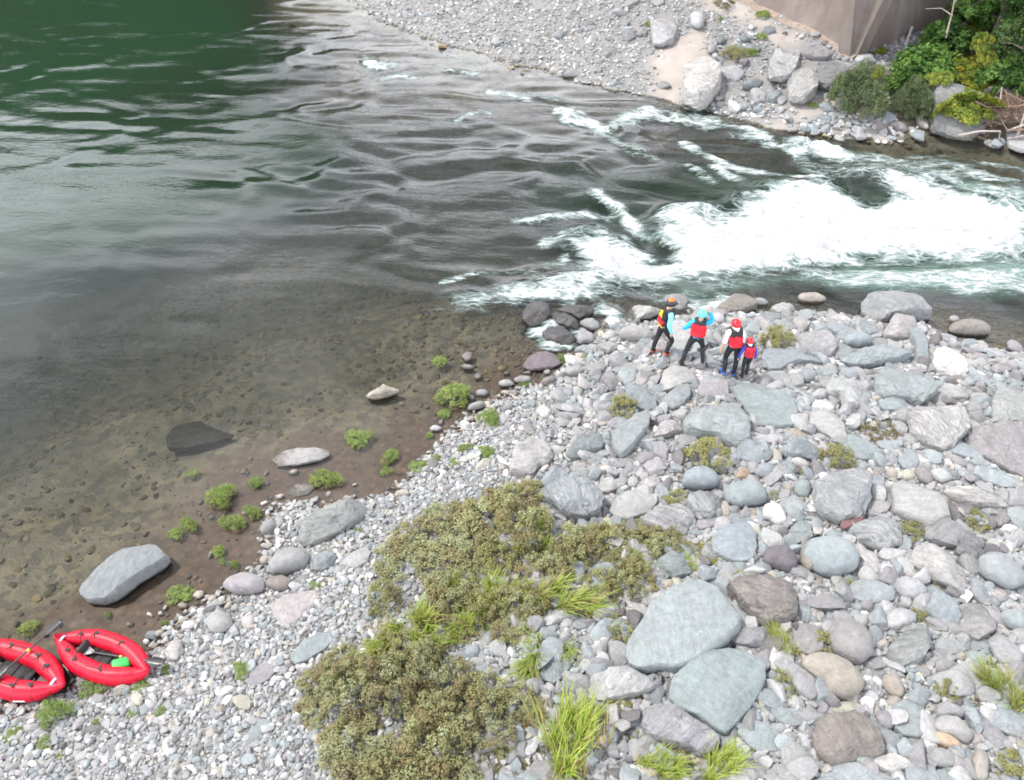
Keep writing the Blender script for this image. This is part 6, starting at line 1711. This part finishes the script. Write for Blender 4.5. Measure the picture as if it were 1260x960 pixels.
# ------------------------------------------------------------------ people
M_SKIN = simple_mat('skin', (0.50, 0.29, 0.20), 0.55, var=0.06)
M_NEO = simple_mat('black_neoprene', (0.010, 0.010, 0.012), 0.6, var=0.3, scale=20, bump=0.2)
M_VEST = simple_mat('black_vest', (0.014, 0.014, 0.016), 0.75, var=0.3, scale=25, bump=0.3)
M_CRED = simple_mat('red_vest_panel', (0.60, 0.012, 0.030), 0.55, var=0.15, scale=20, bump=0.2)
M_CYAN = simple_mat('pale_cyan_shirt', (0.22, 0.62, 0.66), 0.7, var=0.12, scale=14, bump=0.2)
M_BLUE = simple_mat('bright_blue_shirt', (0.01, 0.34, 0.62), 0.7, var=0.12, scale=14, bump=0.2)
M_NAVY = simple_mat('royal_blue_shirt', (0.035, 0.045, 0.36), 0.7, var=0.12, scale=14, bump=0.2)
M_TEE = simple_mat('white_shirt', (0.78, 0.77, 0.76), 0.75, var=0.06, scale=14, bump=0.2)
M_HRED = simple_mat('red_helmet', (0.58, 0.008, 0.014), 0.28, var=0.05)
M_HBLK = simple_mat('black_helmet', (0.018, 0.018, 0.024), 0.35)
M_HCY = simple_mat('turquoise_helmet', (0.10, 0.52, 0.60), 0.3, var=0.05)
M_ORG = simple_mat('orange_plastic', (0.80, 0.14, 0.02), 0.5)
M_SORG = simple_mat('orange_sandal', (0.50, 0.13, 0.05), 0.6)
M_SBLU = simple_mat('blue_shoe', (0.03, 0.13, 0.50), 0.6)
M_SBRN = simple_mat('brown_shoe', (0.075, 0.035, 0.025), 0.7)
M_EYE = simple_mat('eye', (0.02, 0.015, 0.012), 0.3)
M_LIP = simple_mat('lip', (0.36, 0.13, 0.11), 0.5)
bpy.context.view_layer.update()

def person(label, feet_px, H, rz, wear, arms, lean=(0.0, 0.0), head_turn=0.0):
    k = H / 1.72
    hits = [ray(*f)[0] for f in feet_px]
    org = (hits[0] + hits[1]) / 2
    Rm = np.array(Matrix.Rotation(-rz, 3, 'Z'))
    fl = [(Rm @ (h - org)) / k for h in hits]
    root = bpy.data.objects.new('person', None); COL.objects.link(root)
    root.location = org; root.rotation_euler = (0, 0, rz); root.scale = (k, k, k)
    spread = np.linalg.norm((fl[0] - fl[1])[:2]) / 2
    pz = min(0.93, math.sqrt(max(0.3, 0.86 ** 2 - spread ** 2)) + 0.07 + min(fl[0][2], fl[1][2]) + 0.02)
    lx, ly = lean
    J = {}; E = []
    def j(n, x, y, z, r): J[n] = (np.array([x, y, z], float), r)
    up = lambda z: (z - pz)
    T = lambda x, y, z: (x + lx * (z - 0.93), y + ly * (z - 0.93), pz + (z - 0.93))
    j('pelvis', *T(0, 0, 0.95), 0.118); j('waist', *T(0, 0, 1.09), 0.108); j('chest', *T(0, 0.01, 1.27), 0.132); j('collar', *T(0, 0.0, 1.42), 0.075)
    j('neck', *T(0, 0.012, 1.50), 0.050); j('skull', *T(0, 0.025, 1.585), 0.078); j('crown', *T(0, 0.015, 1.665), 0.072)
    ht = np.array([math.sin(head_turn), math.cos(head_turn), 0])
    nb = J['skull'][0] + ht * 0.092 + np.array([0, 0, 0.0]); J['nose'] = (nb, 0.012)
    J['chin'] = (J['skull'][0] + ht * 0.055 + np.array([0, 0, -0.055]), 0.03)
    E += [('pelvis', 'waist'), ('waist', 'chest'), ('chest', 'collar'), ('collar', 'neck'), ('neck', 'skull'), ('skull', 'crown'), ('skull', 'nose'), ('skull', 'chin')]
    for si, s in ((0, -1), (1, 1)):
        f = fl[si]; hip = J['pelvis'][0] + np.array([s * 0.095, 0, -0.05])
        an = np.array([f[0], f[1] - 0.03, f[2] + 0.085]); mid = (hip + an) / 2
        L = np.linalg.norm(hip - an); bend = math.sqrt(max(0.0, 0.408 ** 2 - (L / 2) ** 2))
        kn = mid + np.array([0.02 * s, min(bend, 0.22), 0.0])
        J[f'hip{s}'] = (hip, 0.088); J[f'knee{s}'] = (kn, 0.057); J[f'calf{s}'] = (kn * 0.62 + an * 0.38 + np.array([0, -0.02, 0]), 0.055); J[f'ankle{s}'] = (an, 0.036)
        J[f'ball{s}'] = (np.array([f[0] + 0.015 * s, f[1] + 0.10, f[2] + 0.032]), 0.036); J[f'toe{s}'] = (np.array([f[0] + 0.02 * s, f[1] + 0.165, f[2] + 0.026]), 0.026)
        J[f'heel{s}'] = (np.array([f[0], f[1] - 0.07, f[2] + 0.032]), 0.032)
        E += [('pelvis', f'hip{s}'), (f'hip{s}', f'knee{s}'), (f'knee{s}', f'calf{s}'), (f'calf{s}', f'ankle{s}'), (f'ankle{s}', f'ball{s}'), (f'ball{s}', f'toe{s}'), (f'ankle{s}', f'heel{s}')]
        el, wr, hd = arms[si]
        sh = np.array(T(s * 0.175, 0, 1.385)); J[f'shoulder{s}'] = (sh, 0.062)
        el = sh + np.array(el); wr = el + np.array(wr); hdv = np.array(hd); hdv = hdv / np.linalg.norm(hdv)
        J[f'elbow{s}'] = (el, 0.042); J[f'wrist{s}'] = (wr, 0.028); palm = wr + hdv * 0.065; J[f'palm{s}'] = (palm, 0.031)
        E += [('collar', f'shoulder{s}'), (f'shoulder{s}', f'elbow{s}'), (f'elbow{s}', f'wrist{s}'), (f'wrist{s}', f'palm{s}')]
        side = np.cross(hdv, [s * 1.0, 0.0, 0.2]); side /= np.linalg.norm(side)
        cur = np.cross(side, hdv); cur = cur * np.sign(-cur[0] * s if abs(cur[0]) > 1e-3 else 1)
        for q, (o_, ln) in enumerate(((-0.026, 0.062), (-0.009, 0.075), (0.009, 0.080), (0.026, 0.070))):
            a_ = palm + side * o_ + hdv * (0.012 + ln * 0.5) ; b_ = palm + side * o_ * 1.1 + hdv * (0.012 + ln * 0.85) + cur * ln * 0.35
            J[f'fa{s}{q}'] = (a_, 0.0095); J[f'fb{s}{q}'] = (b_, 0.008); E += [(f'palm{s}', f'fa{s}{q}'), (f'fa{s}{q}', f'fb{s}{q}')]
        ta = palm - hdv * 0.03 + side * 0.045; tb = ta + hdv * 0.04 + side * 0.012
        J[f'ta{s}'] = (ta, 0.011); J[f'tb{s}'] = (tb, 0.009); E += [(f'palm{s}', f'ta{s}'), (f'ta{s}', f'tb{s}')]
    names = list(J); idx = {n: i for i, n in enumerate(names)}
    me = bpy.data.meshes.new('skeleton'); me.from_pydata([J[n][0] for n in names], [(idx[a], idx[b]) for a, b in E], [])
    tmp = bpy.data.objects.new('skeleton', me); COL.objects.link(tmp)
    sk = tmp.modifiers.new('skin', 'SKIN'); sk.use_smooth_shade = True
    for i, n in enumerate(names):
        v = me.skin_vertices[0].data[i]; r = J[n][1]
        v.radius = {'pelvis': (0.150, 0.112), 'waist': (0.125, 0.095), 'chest': (0.150, 0.112)}.get(n, (r, r)); v.use_root = (n == 'pelvis')
    sub = tmp.modifiers.new('sub', 'SUBSURF'); sub.levels = 2; sub.render_levels = 2
    bpy.context.view_layer.update()
    ev = tmp.evaluated_get(bpy.context.evaluated_depsgraph_get())
    body = bpy.data.meshes.new_from_object(ev); bpy.data.objects.remove(tmp)
    body.name = 'body'
    for p in body.polygons: p.use_smooth = True
    link('body', body, M_SKIN, root)
    V = np.array([v.co[:] for v in body.vertices]); VN = np.array([v.normal[:] for v in body.vertices]); FC = [tuple(p.vertices) for p in body.polygons]
    cen = np.array([V[list(f)].mean(0) for f in FC]); fn = np.array([p.normal[:] for p in body.polygons])
    reg = {'torso': [('pelvis', 'waist'), ('waist', 'chest'), ('chest', 'collar')], 'neck': [('collar', 'neck')], 'head': [('neck', 'skull'), ('skull', 'crown')]}
    for s in (-1, 1):
        reg.setdefault('upperarm', []).extend([('collar', f'shoulder{s}'), (f'shoulder{s}', f'elbow{s}')]); reg.setdefault('forearm', []).append((f'elbow{s}', f'wrist{s}')); reg.setdefault('hand', []).extend([(f'wrist{s}', f'palm{s}'), (f'palm{s}', f'fb{s}1')])
        reg.setdefault('leg', []).extend([(f'hip{s}', f'knee{s}'), (f'knee{s}', f'ankle{s}')]); reg.setdefault('foot', []).extend([(f'heel{s}', f'ankle{s}'), (f'heel{s}', f'ball{s}'), (f'ball{s}', f'toe{s}')])
    rn = list(reg); D = []
    for r in rn:
        d = np.full(len(cen), 9.0)
        for a, b in reg[r]:
            A_, B_ = J[a][0], J[b][0]; e = B_ - A_; t = np.clip(((cen - A_) @ e) / max(e @ e, 1e-9), 0, 1)
            d = np.minimum(d, np.linalg.norm(cen - A_ - t[:, None] * e, axis=1) - 0.6 * (J[a][1] + (J[b][1] - J[a][1]) * t))
        D.append(d)
    lab = np.array(rn)[np.argmin(np.array(D), 0)]
    zl = cen[:, 2] - (pz - 0.93)
    def shell(name, mask, off, mat, parent=None, inner=0.0):
        fs = [FC[i] for i in np.nonzero(mask)[0]]
        if not fs: return None
        used = sorted({v for f in fs for v in f}); mp_ = {v: i for i, v in enumerate(used)}; nu = len(used)
        ov = V[used] + VN[used] * off; iv = V[used] + VN[used] * inner
        cnt = {}
        for f in fs:
            for a, b in zip(f, f[1:] + f[:1]): cnt[(a, b)] = 1
        F = [tuple(mp_[v] for v in f) for f in fs] + [tuple(nu + mp_[v] for v in f[::-1]) for f in fs]
        F += [(mp_[b], mp_[a], nu + mp_[a], nu + mp_[b]) for (a, b) in cnt if (b, a) not in cnt]
        m = bpy.data.meshes.new(name); m.from_pydata(np.vstack([ov, iv]).tolist(), [], F); m.update()
        for p in m.polygons: p.use_smooth = True
        m.set_sharp_from_angle(angle=math.radians(50))
        return link(name, m, mat, parent or root)
    legs = (lab == 'leg') | ((lab == 'torso') & (zl < 1.0))
    top = ((lab == 'torso') & (zl >= 0.98)) | (lab == 'upperarm')
    if wear.get('long'): top = top | (lab == 'forearm')
    shell('leggings', legs, 0.010, M_NEO, None, -0.004)
    shell('shirt', top, 0.014, wear['shirt'], None, -0.004)
    tz = (lab == 'torso') & (zl > 1.02) & (zl < 1.44)
    tz = tz | ((lab == 'upperarm') & (np.abs(cen[:, 0] - lx * (zl - 0.93)) < 0.135) & (zl > 1.3))
    vest = shell('vest', tz, 0.050, M_VEST, None, 0.0)
    back = fn[:, 1] < -0.35
    if wear.get('pack'):
        core_ = (np.abs(cen[:, 0] - lx * (zl - 0.93)) < 0.11) & (fn[:, 1] < -0.6)
        b1 = shell('backpack', tz & back & core_ & (zl > 1.06) & (zl < 1.40), 0.090, M_VEST, None, 0.02)
        ax_ = np.abs(cen[:, 0] - lx * (zl - 0.93))
        shell('pack_lid', tz & core_ & (ax_ < 0.055) & (zl > 1.27) & (zl < 1.41), 0.112, wear['pack'], b1, 0.03)
        shell('pack_pocket', tz & core_ & (ax_ < 0.07) & (zl > 1.10) & (zl < 1.26), 0.110, M_CRED, b1, 0.03)
        shell('waist_bag', (lab == 'torso') & (fn[:, 1] < -0.85) & (zl > 0.95) & (zl < 1.02), 0.045, M_YEL, None, 0.0)
    else:
        shell('back_panel', tz & back & (zl > wear.get('plo', 1.05)) & (zl < wear.get('phi', 1.36)), 0.085, M_CRED, vest, 0.02)
        bm = bmesh.new()
        for s in (-1, 1): boxy(bm, (0.022, 0.012, 0.26), Vector((s * 0.075 + lx * 0.28, J['chest'][0][1] - 0.205, pz - 0.93 + 1.22)), None, 0.003, 1)
        if wear.get('lines'): bm_obj('vest_strap', bm, M_VEST, vest)
        else: bm.free()
    if wear.get('gaiter'): shell('neck_gaiter', (lab == 'neck') | ((lab == 'head') & (zl < 1.55)), 0.022, M_TEE, None, 0.0)
    for s in (-1, 1):
        shell('shoe', (lab == 'foot') & (np.sign(cen[:, 0] - (fl[0][0] + fl[1][0]) / 2) == s) if abs(fl[0][0] - fl[1][0]) > 0.12 else (lab == 'foot') & ((cen[:, 1] > (fl[0][1] + fl[1][1]) / 2) == (s > 0)), 0.014, wear['shoe'], None, -0.003)
    # helmet
    hc = J['skull'][0] * 0.45 + J['crown'][0] * 0.55
    U, Fi = ico(3); P = U.copy(); P[:, 2] = np.where(P[:, 2] < -0.30, -0.30 + (P[:, 2] + 0.30) * 0.05, P[:, 2])
    P = P * np.array([0.118, 0.136, 0.118]) ; low = U[:, 2] < -0.25; P[low, :2] *= 1.05
    hm_ = new_mesh('helmet', P + hc, Fi); ho = link('helmet', hm_, wear['helmet'], root)
    bm = bmesh.new(); boxy(bm, (0.15, 0.09, 0.016), Vector(hc + ht * 0.13 + np.array([0, 0, -0.02])), Matrix.Rotation(-head_turn, 3, 'Z'), 0.006, 1); bm_obj('visor', bm, wear['helmet'], ho)
    if wear.get('cap'):
        P = U * np.array([0.075, 0.085, 0.062]) + hc + np.array([0, 0, 0.085]); link('helmet_top', new_mesh('helmet_top', P, Fi), wear['cap'], ho)  # orange dome forming the top of the helmet, not a lamp
    for s in (-1, 1):
        sd = np.array([ht[1], -ht[0], 0]); P = U * 0.010 + J['skull'][0] + ht * 0.078 + sd * 0.032 * s + np.array([0, 0, 0.022]); link('eye', new_mesh('eye', P, Fi), M_EYE, root)
        P = U * np.array([0.012, 0.022, 0.03]) + J['skull'][0] + sd * 0.080 * s + np.array([0, 0, -0.005]); link('ear', new_mesh('ear', P, Fi), M_SKIN, root)
    P = U * np.array([0.022, 0.022, 0.007]) + J['skull'][0] + ht * 0.074 + np.array([0, 0, -0.042]); link('mouth', new_mesh('mouth', P, Fi), M_LIP, root)
    tag(root, label, 'person', 'people standing on the boulders by the rapid')
    return root

DOWN = lambda s: ((s * 0.06, -0.03, -0.29), (s * 0.02, 0.06, -0.25), (0, 0.15, -1))
person('person in pale cyan long sleeves and black helmet with orange top, yellow and red backpack', [(804, 434), (820, 437)], 1.68, math.radians(-74),
       dict(shirt=M_CYAN, long=True, helmet=M_HBLK, cap=M_ORG, pack=M_YEL, shoe=M_SORG), [DOWN(-1), ((0.05, -0.04, -0.29), (0.0, 0.10, -0.24), (0, 0.2, -1))], (0.0, 0.10), 0.0)
person('person striding with legs apart in bright blue sleeves and turquoise helmet', [(838, 449), (864, 446)], 1.62, math.radians(-14),
       dict(shirt=M_BLUE, long=True, helmet=M_HCY, shoe=M_HBLK, plo=1.05, phi=1.38), [((-0.15, 0.0, -0.23), (-0.04, 0.17, -0.14), (0.2, 0.6, -0.5)), ((0.13, 0.16, 0.02), (-0.12, 0.02, 0.20), (-0.6, 0.1, 0.6))], (0.03, 0.06), 0.3)
person('taller person in white shirt, red helmet and black vest with big red back panel', [(890, 460), (901, 462)], 1.64, math.radians(4),
       dict(shirt=M_TEE, helmet=M_HRED, shoe=M_SBLU, gaiter=True, plo=1.04, phi=1.33), [DOWN(-1), DOWN(1)], (-0.12, 0.0), 0.1)
person('child in royal blue sleeves, red helmet and red vest', [(912, 465), (918, 461)], 1.16, math.radians(2),
       dict(shirt=M_NAVY, long=True, helmet=M_HRED, shoe=M_SBRN, plo=1.03, phi=1.42, lines=True, gaiter=True), [((-0.10, -0.02, -0.28), (-0.01, 0.06, -0.24), (0, 0.1, -1)), ((0.09, -0.02, -0.28), (0.04, 0.02, -0.25), (0.1, 0.1, -1))], (-0.12, 0.0), 0.0)
# ------------------------------------------------------------------ a label that singles out each remaining stone and plant
MARKS = [(r['lm'], r['c'], r['size']) for r in ROCKS if r['lm']] + [(p['lm'], p['c'], p['size']) for p in PLANTS if p['lm']]
MARKS += [('person in pale cyan', np.array([812, 405.]), 40), ('striding person', np.array([852, 418.]), 40), ('person in white shirt', np.array([897, 430.]), 40), ('child', np.array([914, 440.]), 30),
          ('left raft', np.array([35, 822.]), 80), ('right raft', np.array([128, 808.]), 90), ('concrete wall corner', np.array([1048, 72.]), 30), ('round willow bush', np.array([1052, 128.]), 50),
          ('broad-leaved bush', np.array([1126, 90.]), 60), ('driftwood', np.array([1232, 150.]), 50), ('pale far block', np.array([818, 32.]), 30)]
MARKS = list({m[0]: m for m in MARKS}.values())
used_labels = {o.get('label') for o in bpy.data.objects if o.get('label')}
for d in ROCKS + PLANTS:
    if d['label']:
        d['o']['label'] = d['label']; used_labels.add(d['label'])

def direction(c, m):
    dx, dy = c - m
    if abs(dx) > 1.25 * abs(dy): return 'right of' if dx > 0 else 'left of'
    return 'in front of' if dy > 0 else 'behind'

def near_marks(c, n=6, skip=None):
    s = sorted(MARKS, key=lambda m: max(0.0, np.hypot(*(c - m[1])) - m[2] * 0.4))
    return [m for m in s if m[0] != skip][:n]

ORD = ['', 'second ', 'third ', 'fourth ', 'fifth ', 'sixth ']
def size_word(s): return 'large' if s > 52 else 'mid-sized' if s > 34 else 'small' if s > 20 else 'little'
SH = {'r': 'rounded', 's': 'flat', 'a': 'angular', 'j': 'banded', 'x': 'craggy'}
def give(d, what):
    c = d['c']; ms = near_marks(c)
    for m in ms[:2]:
        t = f'{what} {direction(c, m[1])} the {m[0]}'
        if t not in used_labels and len(t.split()) <= 16: break
    else:
        t = None
        for a, b in ((0, 1), (0, 2), (1, 2), (0, 3), (1, 3), (2, 3), (0, 4), (1, 4)):
            va, vb = ms[a][1] - c, ms[b][1] - c
            if va @ vb > 0.2 * np.linalg.norm(va) * np.linalg.norm(vb): continue
            q = f'{what} between the {ms[a][0]} and the {ms[b][0]}'
            if q not in used_labels and len(q.split()) <= 16: t = q; break
        if t is None:
            for k in range(1, 6):
                for m in ms:
                    q = f'{ORD[k]}{what} {direction(c, m[1])} the {m[0]}'
                    if q not in used_labels and len(q.split()) <= 16: t = q; break
                if t: break
    used_labels.add(t); d['o']['label'] = t

for d in sorted([r for r in ROCKS if not r['label']], key=lambda r: near_marks(r['c'])[0][2] * 0 + np.hypot(*(r['c'] - near_marks(r['c'])[0][1]))):
    asp = max(d['w'], d['h']) / max(1, min(d['w'], d['h']))
    shape = ('long ' if asp > 1.9 else '') + SH[d['style']]
    kind = d['o']['category']
    wet = ' half covered by white water' if d['style'] == 'x' and 'x' == d['col'] and d['c'][1] < 340 and d['c'][0] > 560 else ''
    give(d, f"{size_word(d['size'])} {shape} {TNAME[d['col']]} {kind}{wet}")
for r in ROCKS:
    if not r['o'].get('group'):
        x, y = r['c']
        r['o']['group'] = ('stones on the far bank' if y < 185 and x > 560 else 'dark wet rocks in the water' if r['style'] == 'x' else 'stones in the muddy shallows' if x < 700 and sd_ok(r) else 'boulders and stones of the river bar') if False else \
            ('rocks of the far bank' if y < 185 and x > 560 else 'dark wet rocks in the river' if r['style'] == 'x' else 'stones along the muddy shore' if x < 640 else 'boulders and stones of the gravel bar')

# shrubs that grow into one patch: only those at its edges can be told apart
for grp in ('upper', 'middle', 'lower'):
    g = [p for p in PLANTS if p['o'].get('group', '').endswith(grp + ' patch')]
    ends = {'leftmost': min(g, key=lambda p: p['c'][0]), 'rightmost': max(g, key=lambda p: p['c'][0]), 'rearmost': min(g, key=lambda p: p['c'][1]), 'frontmost': max(g, key=lambda p: p['c'][1])}
    seen = set()
    for w, p in ends.items():
        if id(p) not in seen:
            seen.add(id(p)); p['o']['label'] = f'{w} low olive-green shrub of the {grp} shrub patch'
COLW = {'lush': 'yellow-green', 'rust': 'reddish-green', 'weed': 'bright green', 'olive': 'olive-green', 'vine': 'yellow-green', 'grass': 'yellow-green', 'broad': 'leafy green', 'willow': 'grey-green'}
for p in sorted([p for p in PLANTS if not p['o'].get('label')], key=lambda p: np.hypot(*(p['c'] - near_marks(p['c'])[0][1]))):
    s = p['size']
    give(p, f"{'big' if s > 50 else 'small' if s > 22 else 'tiny'} {COLW[p['kind']]} {p['cat']}")
for p in PLANTS:
    if not p['o'].get('group'): p['o']['group'] = {'weed': 'green weeds along the waterline', 'grass tuft': 'grass tufts among the stones', 'shrub': 'shrubs among the boulders', 'low shrub': 'thin low shrubs near the front'}.get(p['cat'], 'bushes of the far bank')
for o in bpy.data.objects:
    if o.parent is not None and o.name.split('.')[0] in ('foliage', 'crown', 'blades', 'dry_blades', 'seam_tape', 'stem'): o['kind'] = 'stuff'
